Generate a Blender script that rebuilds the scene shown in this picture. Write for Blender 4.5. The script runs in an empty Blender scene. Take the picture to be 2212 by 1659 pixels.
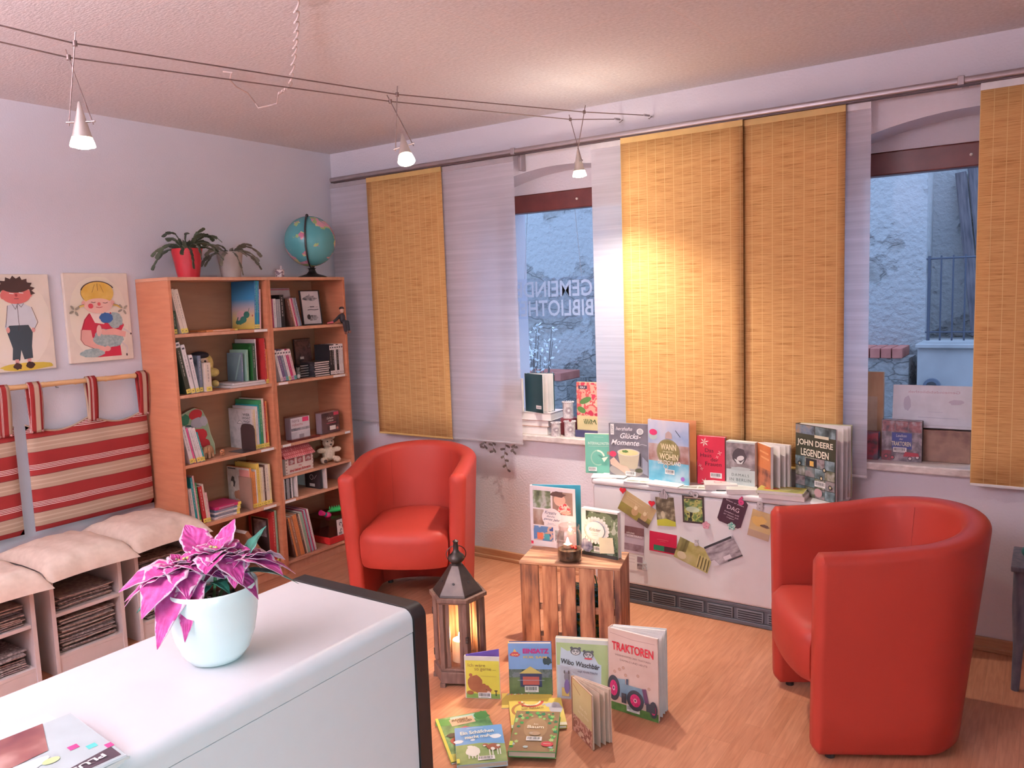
import bpy, bmesh, math, random
from mathutils import Vector, Matrix, Euler
random.seed(7)
SC = bpy.context.scene
COL = SC.collection
PI = math.pi
R = math.radians

# ---------------------------------------------------------------- camera
CAM = Vector((4.0073, -3.8630, 1.5905))
YAW, PITCH, ROLL, FPX = 2.1657, -0.1091, -0.0358, 1725.33
cd = bpy.data.cameras.new('camera')
cam = bpy.data.objects.new('camera', cd)
COL.objects.link(cam)
fw = Vector((math.cos(PITCH)*math.cos(YAW), math.cos(PITCH)*math.sin(YAW), math.sin(PITCH)))
rt0 = fw.cross(Vector((0, 0, 1))).normalized()
up0 = rt0.cross(fw)
rt = math.cos(ROLL)*rt0 + math.sin(ROLL)*up0
up = -math.sin(ROLL)*rt0 + math.cos(ROLL)*up0
cam.matrix_world = Matrix(((rt.x, up.x, -fw.x, CAM.x), (rt.y, up.y, -fw.y, CAM.y), (rt.z, up.z, -fw.z, CAM.z), (0, 0, 0, 1)))
cd.sensor_fit = 'HORIZONTAL'
cd.sensor_width = 36.0
cd.lens = FPX/2212*36.0
cd.clip_start = 0.02
cd.clip_end = 100
SC.camera = cam

# ---------------------------------------------------------------- world: blue dusk sky
w = bpy.data.worlds.new('dusk_sky')
SC.world = w
w.use_nodes = True
bg = w.node_tree.nodes['Background']
bg.inputs[0].default_value = (0.42, 0.61, 1.0, 1)
bg.inputs[1].default_value = 2.7

# ---------------------------------------------------------------- view
SC.view_settings.view_transform = 'Standard'
SC.view_settings.look = 'None'
SC.view_settings.gamma = 1
SC.view_settings.use_curve_mapping = False
SC.view_settings.exposure = 0.1

# ---------------------------------------------------------------- added fill lights
def light(name, kind, loc, energy, col, **kw):
    l = bpy.data.lights.new(name, kind)
    l.energy = energy
    l.color = col
    tgt = kw.pop('target', None)
    for k, v in kw.items():
        setattr(l, k, v)
    o = bpy.data.objects.new(name, l)
    COL.objects.link(o)
    o.location = loc
    if tgt is not None:
        o.rotation_euler = (Vector(tgt)-Vector(loc)).to_track_quat('-Z', 'Y').to_euler()
    return o
# fill lights added behind the camera: down, up and cool; housings built below
light('fill_downlight', 'AREA', (1.8, -4.6, 2.08), 2, (1.0, 0.84, 0.88), shape='RECTANGLE', size=1.3, size_y=0.2, target=(1.8, -4.6, 0))
light('fill_uplight', 'AREA', (1.8, -4.6, 2.14), 370, (0.88, 0.85, 0.96), shape='RECTANGLE', size=1.3, size_y=0.2, target=(1.8, -4.6, 3))  # added to brighten the ceiling and the bounce from it
light('cool_fill_light', 'AREA', (5.25, -4.45, 1.38), 15, (0.50, 0.90, 1.0), shape='RECTANGLE', size=0.3, size_y=0.2, spread=R(80), target=(2.62, -3.0, 0.45))  # added to cool and brighten the cabinet side
# ---------------------------------------------------------------- helpers: materials
_M = {}
def nodes(name):
    m = bpy.data.materials.new(name)
    m.use_nodes = True
    nt = m.node_tree
    return m, nt, nt.nodes, nt.links, nt.nodes['Principled BSDF']
def setp(b, **kw):
    names = {'rough': 'Roughness', 'metal': 'Metallic', 'spec': 'Specular IOR Level', 'trans': 'Transmission Weight', 'coat': 'Coat Weight', 'ior': 'IOR', 'alpha': 'Alpha', 'sheen': 'Sheen Weight'}
    for k, v in kw.items():
        b.inputs[names[k]].default_value = v
def plain(col, rough=0.55, var=0.06, **kw):
    """procedural plain colour: slight noise mottling, tiny bump"""
    key = ('p', tuple(round(c, 3) for c in col), rough, var, tuple(sorted(kw.items())))
    if key in _M: return _M[key]
    m, nt, N, L, b = nodes('surface_%d' % len(_M))
    tc = N.new('ShaderNodeTexCoord')
    n = N.new('ShaderNodeTexNoise'); n.inputs['Scale'].default_value = 18
    L.new(tc.outputs['Object'], n.inputs['Vector'])
    r = N.new('ShaderNodeValToRGB')
    r.color_ramp.elements[0].position = 0.3; r.color_ramp.elements[1].position = 0.7
    r.color_ramp.elements[0].color = (*[c*(1-var) for c in col], 1)
    r.color_ramp.elements[1].color = (*[min(1, c*(1+var)) for c in col], 1)
    L.new(n.outputs['Fac'], r.inputs['Fac'])
    L.new(r.outputs['Color'], b.inputs['Base Color'])
    setp(b, rough=rough, **kw)
    _M[key] = m
    return m
def emis(name, col, s):
    m, nt, N, L, b = nodes(name)
    b.inputs['Base Color'].default_value = (*col, 1)
    b.inputs['Emission Color'].default_value = (*col, 1)
    b.inputs['Emission Strength'].default_value = s
    return m
def mottled(cols, scale=10, rough=0.5, stretch=(1, 1, 1), detail=3, const=False, bump=0.0, bdist=0.002, coord='Object', **kw):
    """noise running through several colours (photographs, foliage, stone, paper)"""
    key = ('m', str(cols), scale, rough, stretch, detail, const, bump, coord, str(kw))
    if key in _M: return _M[key]
    m, nt, N, L, b = nodes('mottled_%d' % len(_M))
    tc = N.new('ShaderNodeTexCoord'); mp = N.new('ShaderNodeMapping')
    mp.inputs['Scale'].default_value = stretch
    L.new(tc.outputs[coord], mp.inputs['Vector'])
    n = N.new('ShaderNodeTexNoise'); n.inputs['Scale'].default_value = scale; n.inputs['Detail'].default_value = detail
    L.new(mp.outputs[0], n.inputs['Vector'])
    r = N.new('ShaderNodeValToRGB')
    if const: r.color_ramp.interpolation = 'CONSTANT'
    k = len(cols)
    e = r.color_ramp.elements
    while len(e) < k: e.new(0.5)
    for i, c in enumerate(cols):
        e[i].position = 0.32+0.36*i/max(1, k-1) if not const else (0.0 if i == 0 else 0.32+0.36*i/k)
        e[i].color = (*c, 1)
    L.new(n.outputs['Fac'], r.inputs['Fac']); L.new(r.outputs['Color'], b.inputs['Base Color'])
    setp(b, rough=rough, **kw)
    if bump:
        bp = N.new('ShaderNodeBump'); bp.inputs['Strength'].default_value = bump; bp.inputs['Distance'].default_value = bdist
        L.new(n.outputs['Fac'], bp.inputs['Height']); L.new(bp.outputs[0], b.inputs['Normal'])
    _M[key] = m
    return m
def glassy(col=(1, 1, 1), gloss=0.08):
    key = ('g', col, gloss)
    if key in _M: return _M[key]
    m, nt, N, L, b = nodes('clear_glass_%d' % len(_M))
    out = N['Material Output']
    t = N.new('ShaderNodeBsdfTransparent'); t.inputs[0].default_value = (*col, 1)
    g = N.new('ShaderNodeBsdfGlossy'); g.inputs['Roughness'].default_value = 0.03
    fr = N.new('ShaderNodeLayerWeight'); fr.inputs[0].default_value = 0.5
    pw = N.new('ShaderNodeMath'); pw.operation = 'POWER'; pw.inputs[1].default_value = 3.0
    ad = N.new('ShaderNodeMath'); ad.operation = 'MULTIPLY_ADD'; ad.inputs[1].default_value = 0.45; ad.inputs[2].default_value = gloss*0.5
    ad.use_clamp = True
    L.new(fr.outputs['Facing'], pw.inputs[0]); L.new(pw.outputs[0], ad.inputs[0])
    mx = N.new('ShaderNodeMixShader')
    L.new(ad.outputs[0], mx.inputs[0]); L.new(t.outputs[0], mx.inputs[1]); L.new(g.outputs[0], mx.inputs[2])
    L.new(mx.outputs[0], out.inputs[0])
    _M[key] = m
    return m

# ---------------------------------------------------------------- helpers: meshes
def tag(o, label=None, cat=None, group=None, kind=None):
    if label: o['label'] = label
    if cat: o['category'] = cat
    if group: o['group'] = group
    if kind: o['kind'] = kind
    return o
def empty(name, loc=(0, 0, 0), rot=(0, 0, 0), label=None, cat=None, group=None, kind=None, parent=None):
    o = bpy.data.objects.new(name, None)
    o.empty_display_size = 0.05
    COL.objects.link(o)
    o.location = loc; o.rotation_euler = rot
    if parent: o.parent = parent
    return tag(o, label, cat, group, kind)
class MB:
    def __init__(s):
        s.v = []; s.f = []; s.mi = []; s.T = Matrix.Identity(4)
    def add(s, vs, fs, mi=0):
        b = len(s.v)
        s.v += [tuple(s.T @ Vector(p)) for p in vs]
        s.f += [tuple(b+i for i in f) for f in fs]
        s.mi += [mi]*len(fs)
        return s
    def box(s, x0, x1, y0, y1, z0, z1, mi=0):
        vs = [(x, y, z) for x in (x0, x1) for y in (y0, y1) for z in (z0, z1)]
        return s.add(vs, [(0, 1, 3, 2), (4, 6, 7, 5), (0, 4, 5, 1), (2, 3, 7, 6), (0, 2, 6, 4), (1, 5, 7, 3)], mi)
    def tube(s, path, r, n=8, mi=0, cap=True):
        path = [Vector(p) for p in path]
        rs = r if isinstance(r, (list, tuple)) else [r]*len(path)
        vs = []; prev = None
        for i, p in enumerate(path):
            d = (path[min(i+1, len(path)-1)]-path[max(i-1, 0)])
            if d.length < 1e-9: d = Vector((0, 0, 1))
            d.normalize()
            if prev is None:
                a = Vector((0, 0, 1)) if abs(d.z) < 0.9 else Vector((1, 0, 0))
                u = d.cross(a).normalized()
            else:
                u = (prev-d*prev.dot(d)).normalized()
            prev = u; w_ = d.cross(u)
            for k in range(n):
                a = 2*PI*k/n
                vs.append(tuple(p+rs[i]*(math.cos(a)*u+math.sin(a)*w_)))
        fs = []
        for i in range(len(path)-1):
            for k in range(n):
                a = i*n+k; b = i*n+(k+1) % n
                fs.append((a, b, b+n, a+n))
        if cap:
            fs.append(tuple(range(n-1, -1, -1))); fs.append(tuple(len(vs)-n+k for k in range(n)))
        return s.add(vs, fs, mi)
    def lathe(s, prof, n=24, c=(0, 0, 0), mi=0, rot=0.0, cap=False):
        vs = [(c[0]+r*math.cos(2*PI*k/n+rot), c[1]+r*math.sin(2*PI*k/n+rot), c[2]+z) for r, z in prof for k in range(n)]
        fs = []
        for i in range(len(prof)-1):
            for k in range(n):
                a = i*n+k; b = i*n+(k+1) % n
                fs.append((a, b, b+n, a+n))
        if cap:
            fs.append(tuple(range(n-1, -1, -1))); fs.append(tuple(len(vs)-n+k for k in range(n)))
        return s.add(vs, fs, mi)
    def ball(s, c, r, n=14, m=9, mi=0):
        rx, ry, rz = r if isinstance(r, (tuple, list)) else (r, r, r)
        vs = [(c[0], c[1], c[2]-rz)]
        for j in range(1, m):
            ph = -PI/2+PI*j/m
            for k in range(n):
                a = 2*PI*k/n
                vs.append((c[0]+rx*math.cos(ph)*math.cos(a), c[1]+ry*math.cos(ph)*math.sin(a), c[2]+rz*math.sin(ph)))
        vs.append((c[0], c[1], c[2]+rz))
        fs = [(0, 1+(k+1) % n, 1+k) for k in range(n)]
        for j in range(m-2):
            for k in range(n):
                a = 1+j*n+k; b = 1+j*n+(k+1) % n
                fs.append((a, b, b+n, a+n))
        t = len(vs)-1; o_ = 1+(m-2)*n
        fs += [(o_+k, o_+(k+1) % n, t) for k in range(n)]
        return s.add(vs, fs, mi)
    def prism(s, pts, z0, z1, mi=0):
        n = len(pts)
        vs = [(p[0], p[1], z0) for p in pts]+[(p[0], p[1], z1) for p in pts]
        fs = [tuple(range(n-1, -1, -1)), tuple(range(n, 2*n))]+[(i, (i+1) % n, (i+1) % n+n, i+n) for i in range(n)]
        return s.add(vs, fs, mi)
    def grid(s, fn, nu, nv, mi=0):
        vs = [fn(i/nu, j/nv) for j in range(nv+1) for i in range(nu+1)]
        fs = [(j*(nu+1)+i, j*(nu+1)+i+1, (j+1)*(nu+1)+i+1, (j+1)*(nu+1)+i) for j in range(nv) for i in range(nu)]
        return s.add(vs, fs, mi)
    def build(s, name, mats, parent=None, smooth=False, bevel=0, solid=0, sub=0, remesh=0, seg=2, loc=None, rot=None, **tg):
        me = bpy.data.meshes.new(name)
        me.from_pydata(s.v, [], s.f)
        mats = mats if isinstance(mats, (list, tuple)) else [mats]
        for m in mats: me.materials.append(m)
        if len(mats) > 1: me.polygons.foreach_set('material_index', s.mi)
        bm = bmesh.new(); bm.from_mesh(me); bmesh.ops.recalc_face_normals(bm, faces=bm.faces); bm.to_mesh(me); bm.free()
        if smooth: me.polygons.foreach_set('use_smooth', [True]*len(me.polygons))
        me.update()
        if smooth: me.set_sharp_from_angle(angle=R(48))
        o = bpy.data.objects.new(name, me)
        COL.objects.link(o)
        if parent: o.parent = parent
        if loc: o.location = loc
        if rot: o.rotation_euler = rot
        if remesh:
            md = o.modifiers.new('remesh', 'REMESH'); md.mode = 'VOXEL'; md.voxel_size = remesh; md.use_smooth_shade = True
            md = o.modifiers.new('smooth', 'SMOOTH'); md.iterations = 4
        if solid:
            md = o.modifiers.new('solid', 'SOLIDIFY'); md.thickness = solid; md.offset = 0
        if bevel:
            md = o.modifiers.new('bevel', 'BEVEL'); md.width = bevel; md.segments = seg; md.limit_method = 'ANGLE'; md.angle_limit = R(35)
        if sub:
            md = o.modifiers.new('sub', 'SUBSURF'); md.levels = sub; md.render_levels = sub
        tag(o, **tg) if tg else None
        return o
def box(name, x0, x1, y0, y1, z0, z1, mat, parent=None, bevel=0, **k):
    return MB().box(x0, x1, y0, y1, z0, z1).build(name, mat, parent, bevel=bevel, **k)
def struct(o): o['kind'] = 'structure'; return o
def copy_tree(o, parent=None):
    c = o.copy(); COL.objects.link(c)
    if parent is not None: c.parent = parent
    for ch in [x for x in bpy.data.objects if x.parent == o and x != c]:
        copy_tree(ch, c)
    return c

# ---------------------------------------------------------------- helpers: lettering
_T = {}
def text_geo(s, bold=0.0, shear=0.0, space=1.0):
    """flat outline of a line of writing, normalised: x from 0, cap height 1"""
    key = (s, bold, shear, space)
    if key in _T: return _T[key]
    c = bpy.data.curves.new('t', 'FONT'); c.body = s; c.size = 1.0; c.offset = bold; c.shear = shear; c.space_character = space
    c.resolution_u = 3
    o = bpy.data.objects.new('t', c); COL.objects.link(o)
    bpy.context.view_layer.update()
    dg = bpy.context.evaluated_depsgraph_get()
    me = bpy.data.meshes.new_from_object(o.evaluated_get(dg))
    vs = [tuple(v.co) for v in me.vertices]; fs = [tuple(p.vertices) for p in me.polygons]
    bpy.data.objects.remove(o); bpy.data.curves.remove(c); bpy.data.meshes.remove(me)
    x0 = min(v[0] for v in vs); x1 = max(v[0] for v in vs)
    y0 = min(v[1] for v in vs); y1 = max(v[1] for v in vs)
    _T[key] = ([(v[0]-x0, v[1]-y0) for v in vs], fs, x1-x0, y1-y0)
    return _T[key]
class Art:
    """printed matter on a plane: local x right, y up, raised by hair-thin layers"""
    def __init__(s): s.mb = MB(); s.mats = []; s.k = 1
    def m(s, mat):
        if isinstance(mat, tuple): mat = plain(mat, 0.5, 0.04)
        if mat not in s.mats: s.mats.append(mat)
        return s.mats.index(mat)
    def poly(s, pts, mat, z=None):
        zz = (z if z is not None else s.k*0.00022); s.k += 1
        s.mb.add([(p[0], p[1], zz) for p in pts], [tuple(range(len(pts)))], s.m(mat)); return s
    def rect(s, x0, y0, x1, y1, mat): return s.poly([(x0, y0), (x1, y0), (x1, y1), (x0, y1)], mat)
    def ell(s, cx, cy, rx, ry, mat, rot=0, n=20, a0=0, a1=2*PI):
        c, d = math.cos(rot), math.sin(rot); P = []
        full = abs(a1-a0-2*PI) < 1e-6
        for k in range(n if full else n+1):
            a = a0+(a1-a0)*k/n; x = rx*math.cos(a); y = ry*math.sin(a)
            P.append((cx+c*x-d*y, cy+d*x+c*y))
        return s.poly(P, mat)
    def blob(s, cx, cy, rx, ry, mat, n=14, j=0.25, seed=0):
        rg = random.Random(seed)
        return s.poly([(cx+rx*(1+rg.uniform(-j, j))*math.cos(2*PI*k/n), cy+ry*(1+rg.uniform(-j, j))*math.sin(2*PI*k/n)) for k in range(n)], mat)
    def ring(s, cx, cy, r0, r1, mat, a0=0, a1=2*PI, n=24, ky=1.0):
        zz = s.k*0.00022; s.k += 1; vs = []; fs = []
        for i in range(n+1):
            a = a0+(a1-a0)*i/n
            vs += [(cx+r0*math.cos(a), cy+ky*r0*math.sin(a), zz), (cx+r1*math.cos(a), cy+ky*r1*math.sin(a), zz)]
            if i: fs.append((2*i-2, 2*i-1, 2*i+1, 2*i))
        s.mb.add(vs, fs, s.m(mat)); return s
    def line(s, pts, wd, mat):
        zz = s.k*0.00022; s.k += 1; mi = s.m(mat)
        for a, b in zip(pts, pts[1:]):
            dx, dy = b[0]-a[0], b[1]-a[1]; l = math.hypot(dx, dy) or 1; nx, ny = -dy/l*wd/2, dx/l*wd/2
            s.mb.add([(a[0]+nx, a[1]+ny, zz), (b[0]+nx, b[1]+ny, zz), (b[0]-nx, b[1]-ny, zz), (a[0]-nx, a[1]-ny, zz)], [(0, 1, 2, 3)], mi)
        return s
    def text(s, t, cx, cy, wd, ht, mat, rot=0, bold=0.0, shear=0.0, mirror=False, space=1.0):
        vs, fs, tw, th = text_geo(t, bold, shear, space)
        zz = s.k*0.00022; s.k += 1
        c, d = math.cos(rot), math.sin(rot); P = []
        for x, y in vs:
            u = (x/tw-0.5)*wd*(-1 if mirror else 1); v = (y/th-0.5)*ht
            P.append((cx+c*u-d*v, cy+d*u+c*v, zz))
        s.mb.add(P, fs, s.m(mat)); return s
    def build(s, name, parent, M=None, **k):
        if M is not None:
            s.mb.v = [tuple(M @ Vector(p)) for p in s.mb.v]
        me = bpy.data.meshes.new(name); me.from_pydata(s.mb.v, [], s.mb.f)
        for m in s.mats: me.materials.append(m)
        me.polygons.foreach_set('material_index', s.mb.mi); me.update()
        o = bpy.data.objects.new(name, me); COL.objects.link(o); o.parent = parent
        tag(o, **k)
        return o
# plane maps: cover on the -Y side of an object; face on the +X side
def onY(y=0.0): return Matrix(((1, 0, 0, 0), (0, 0, -1, y), (0, 1, 0, 0), (0, 0, 0, 1)))
def onX(x=0.0): return Matrix(((0, 0, 1, x), (1, 0, 0, 0), (0, 1, 0, 0), (0, 0, 0, 1)))
# ---------------------------------------------------------------- room shell
H = 2.571; X1 = 5.7; Y1 = -5.3
def wall_mat(name, col, bump=0.25, scale=140):
    m, nt, N, L, b = nodes(name)
    tc = N.new('ShaderNodeTexCoord')
    n = N.new('ShaderNodeTexNoise'); n.inputs['Scale'].default_value = scale; n.inputs['Detail'].default_value = 4
    n2 = N.new('ShaderNodeTexNoise'); n2.inputs['Scale'].default_value = 1.6
    L.new(tc.outputs['Object'], n.inputs['Vector']); L.new(tc.outputs['Object'], n2.inputs['Vector'])
    r = N.new('ShaderNodeValToRGB')
    r.color_ramp.elements[0].color = (*[c*0.95 for c in col], 1); r.color_ramp.elements[1].color = (*col, 1)
    L.new(n2.outputs['Fac'], r.inputs['Fac']); L.new(r.outputs['Color'], b.inputs['Base Color'])
    bp = N.new('ShaderNodeBump'); bp.inputs['Strength'].default_value = bump; bp.inputs['Distance'].default_value = 0.003
    L.new(n.outputs['Fac'], bp.inputs['Height']); L.new(bp.outputs[0], b.inputs['Normal'])
    setp(b, rough=0.9, spec=0.2)
    return m
WALL = wall_mat('wall_paint', (0.71, 0.67, 0.72))
WALLW = wall_mat('wall_woodchip', (0.74, 0.69, 0.74), 0.6, 90)
# ceiling of fibre board panels with faint seams
def ceiling_mat():
    m, nt, N, L, b = nodes('fibre_board_ceiling')
    tc = N.new('ShaderNodeTexCoord')
    mp = N.new('ShaderNodeMapping'); mp.inputs['Location'].default_value = (0.25, 0.04, 0)
    L.new(tc.outputs['Object'], mp.inputs['Vector'])
    br = N.new('ShaderNodeTexBrick')
    br.offset = 0.5; br.inputs['Scale'].default_value = 1.0
    br.inputs['Brick Width'].default_value = 1.25; br.inputs['Row Height'].default_value = 0.55
    br.inputs['Mortar Size'].default_value = 0.0035; br.inputs['Mortar Smooth'].default_value = 0.3
    br.inputs['Color1'].default_value = (0.82, 0.79, 0.80, 1); br.inputs['Color2'].default_value = (0.80, 0.77, 0.78, 1)
    br.inputs['Mortar'].default_value = (0.84, 0.77, 0.77, 1)
    L.new(mp.outputs[0], br.inputs['Vector'])
    n = N.new('ShaderNodeTexNoise'); n.inputs['Scale'].default_value = 70; n.inputs['Detail'].default_value = 6
    n2 = N.new('ShaderNodeTexNoise'); n2.inputs['Scale'].default_value = 160
    mp2 = N.new('ShaderNodeMapping'); mp2.inputs['Scale'].default_value = (0.3, 1, 1); mp2.inputs['Rotation'].default_value = (0, 0, 0.6)
    L.new(tc.outputs['Object'], mp2.inputs['Vector']); L.new(mp2.outputs[0], n2.inputs['Vector'])
    L.new(tc.outputs['Object'], n.inputs['Vector'])
    r = N.new('ShaderNodeValToRGB'); r.color_ramp.elements[0].position = 0.3; r.color_ramp.elements[1].position = 0.72
    r.color_ramp.elements[0].color = (0.84, 0.82, 0.82, 1); r.color_ramp.elements[1].color = (1.0, 1.0, 1.0, 1)
    L.new(n.outputs['Fac'], r.inputs['Fac'])
    mx = N.new('ShaderNodeMix'); mx.data_type = 'RGBA'; mx.blend_type = 'MULTIPLY'; mx.inputs[0].default_value = 1
    L.new(br.outputs['Color'], mx.inputs[6]); L.new(r.outputs['Color'], mx.inputs[7])
    L.new(mx.outputs[2], b.inputs['Base Color'])
    bp = N.new('ShaderNodeBump'); bp.inputs['Strength'].default_value = 0.5; bp.inputs['Distance'].default_value = 0.003
    L.new(n2.outputs['Fac'], bp.inputs['Height']); L.new(bp.outputs[0], b.inputs['Normal'])
    setp(b, rough=0.95, spec=0.1)
    return m
def floor_mat():
    m, nt, N, L, b = nodes('beech_laminate')
    tc = N.new('ShaderNodeTexCoord')
    mp = N.new('ShaderNodeMapping'); mp.inputs['Rotation'].default_value = (0, 0, R(90))
    L.new(tc.outputs['Object'], mp.inputs['Vector'])
    br = N.new('ShaderNodeTexBrick'); br.offset = 0.37; br.offset_frequency = 3
    br.inputs['Scale'].default_value = 1; br.inputs['Brick Width'].default_value = 0.42; br.inputs['Row Height'].default_value = 0.065
    br.inputs['Mortar Size'].default_value = 0.0006
    br.inputs['Color1'].default_value = (0.61, 0.275, 0.155, 1); br.inputs['Color2'].default_value = (0.53, 0.225, 0.12, 1)
    br.inputs['Mortar'].default_value = (0.42, 0.2, 0.11, 1)
    L.new(mp.outputs[0], br.inputs['Vector'])
    mp2 = N.new('ShaderNodeMapping'); mp2.inputs['Scale'].default_value = (26, 2.2, 1)
    L.new(tc.outputs['Object'], mp2.inputs['Vector'])
    n = N.new('ShaderNodeTexNoise'); n.inputs['Scale'].default_value = 3.5; n.inputs['Detail'].default_value = 6; n.inputs['Distortion'].default_value = 0.6
    L.new(mp2.outputs[0], n.inputs['Vector'])
    r = N.new('ShaderNodeValToRGB'); r.color_ramp.elements[0].position = 0.35; r.color_ramp.elements[1].position = 0.65
    r.color_ramp.elements[0].color = (0.82, 0.76, 0.72, 1); r.color_ramp.elements[1].color = (1, 1, 1, 1)
    L.new(n.outputs['Fac'], r.inputs['Fac'])
    mx = N.new('ShaderNodeMix'); mx.data_type = 'RGBA'; mx.blend_type = 'MULTIPLY'; mx.inputs[0].default_value = 1
    L.new(br.outputs['Color'], mx.inputs[6]); L.new(r.outputs['Color'], mx.inputs[7])
    L.new(mx.outputs[2], b.inputs['Base Color'])
    setp(b, rough=0.42, spec=0.35)
    return m
struct(box('floor', -0.1, X1, Y1, 0.05, -0.06, 0, floor_mat()))
struct(box('ceiling', -0.1, X1, Y1, 0.0, H, H+0.06, ceiling_mat()))
struct(box('wall_left', -0.12, 0, Y1, 0.0, 0, H, WALL))
struct(box('wall_right', X1, X1+0.1, Y1, 0.0, 0, H, WALL))
struct(box('wall_rear', -0.12, X1+0.1, Y1-0.1, Y1, 0, H, WALL))
# window wall with two arched niches
WT = 0.5; ND = 0.20
SILL = 0.79; WTOP = 2.185
niches = [(1.20, 2.30), (3.20, 4.30)]
def arch(x, a, b):
    c = (a+b)/2; t = (x-c)/((b-a)/2)
    return 2.195+0.10*(1-t*t)
mb = MB(); xs = [0.0]
for a, b in niches:
    mb.box(xs[-1], a, 0, WT, 0, H); 
    mb.box(a, b, 0, WT, 0, SILL-0.035)
    n = 16
    for i in range(n):
        xa = a+(b-a)*i/n; xb = a+(b-a)*(i+1)/n; za, zb = arch(xa, a, b), arch(xb, a, b)
        mb.add([(xa, 0, za), (xb, 0, zb), (xb, 0, H), (xa, 0, H), (xa, ND, za), (xb, ND, zb)], [(0, 1, 2, 3), (0, 4, 5, 1)])
    # lintel wall above the window
    mb.box(a, b, ND, WT, WTOP, H)
    xs.append(b)
mb.box(xs[-1], X1, 0, WT, 0, H)
struct(mb.build('wall_window', WALLW))
WOODM = mottled([(0.42, 0.20, 0.11), (0.52, 0.27, 0.15)], 9, 0.45, (1, 1, 14))
SKIRT = mottled([(0.46, 0.22, 0.12), (0.56, 0.29, 0.16)], 8, 0.4, (1, 12, 12))
mb = MB(); mb.box(0.0, 2.04, -0.018, 0, 0, 0.058); mb.box(0.0, 2.04, -0.03, 0, 0, 0.02); mb.box(3.27, X1, -0.018, 0, 0, 0.058); mb.box(3.27, X1, -0.03, 0, 0, 0.02)
struct(mb.build('baseboard_window', SKIRT, bevel=0.004))
struct(box('baseboard_left', 0, 0.018, Y1, -1.46, 0, 0.058, SKIRT, bevel=0.004))
# marble sills
MARB = mottled([(0.62, 0.54, 0.50), (0.76, 0.68, 0.64), (0.55, 0.47, 0.44)], 14, 0.3, (1, 2, 2), 6)
BROWN = mottled([(0.115, 0.022, 0.018), (0.16, 0.032, 0.025)], 12, 0.35, (1, 1, 1))
for i, (a, b) in enumerate(niches):
    root = empty('window_%d' % (i+1), ((a+b)/2, ND, SILL), kind='structure')
    hw = (b-a)/2
    f = MB()
    f.box(-hw, hw, 0, 0.07, WTOP-SILL-0.105, WTOP-SILL)      # top rail
    f.box(-hw, hw, 0, 0.07, 0, 0.075)
    f.box(-hw, -hw+0.06, 0, 0.07, 0, WTOP-SILL); f.box(hw-0.06, hw, 0, 0.07, 0, WTOP-SILL)
    f.build('window_frame', BROWN, root, bevel=0.006)
    box('window_pane', -hw+0.05, hw-0.05, 0.04, 0.046, 0.07, WTOP-SILL-0.1, glassy((0.97, 0.99, 1.0), 0.012), root)
    k = MB(); k.lathe([(0.0, 0.0), (0.007, 0.0), (0.006, 0.006), (0, 0.008)], 14); 
    hx = 1.75-(a+b)/2 if i == 0 else 3.70-(a+b)/2
    k.build('frame_button', plain((0.75, 0.68, 0.62), 0.3), root, smooth=True, loc=(hx, -0.001, WTOP-SILL-0.055), rot=(R(90), 0, 0))
    sl = MB(); sl.box(-hw+0.001, hw-0.001, -ND-0.035, 0, -0.035, 0)
    if i == 0: pass
    sl.build('window_sill', MARB, root, bevel=0.006)
# curtain rail: fat tube with a wall bracket, sections joined by a sleeve
rail = empty('curtain_rail', (0.08, -0.08, 2.385), label='long grey metal curtain rail with panel tracks along the window wall', cat='curtain rail')
RAILM = plain((0.42, 0.36, 0.37), 0.32, metal=0.65)
q = MB(); q.box(0, 4.9, -0.022, 0.022, -0.014, 0.014); q.build('rail_profile', RAILM, rail, bevel=0.011, seg=4)
q = MB(); q.box(0.01, 4.9, -0.016, 0.016, -0.020, -0.0145); q.build('track', plain((0.09, 0.05, 0.05), 0.5), rail)
for xb in (1.44, 3.6, 4.4):
    q = MB(); q.box(xb-0.012, xb+0.012, -0.026, 0.026, -0.018, 0.018)
    if xb < 2: q.box(xb+0.0, xb+0.02, 0.03, 0.078, -0.10, 0.012)
    q.box(xb-0.005, xb+0.02, 0.02, 0.079, -0.012, 0.006); q.build('wall_bracket', RAILM, rail, bevel=0.002)
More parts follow.
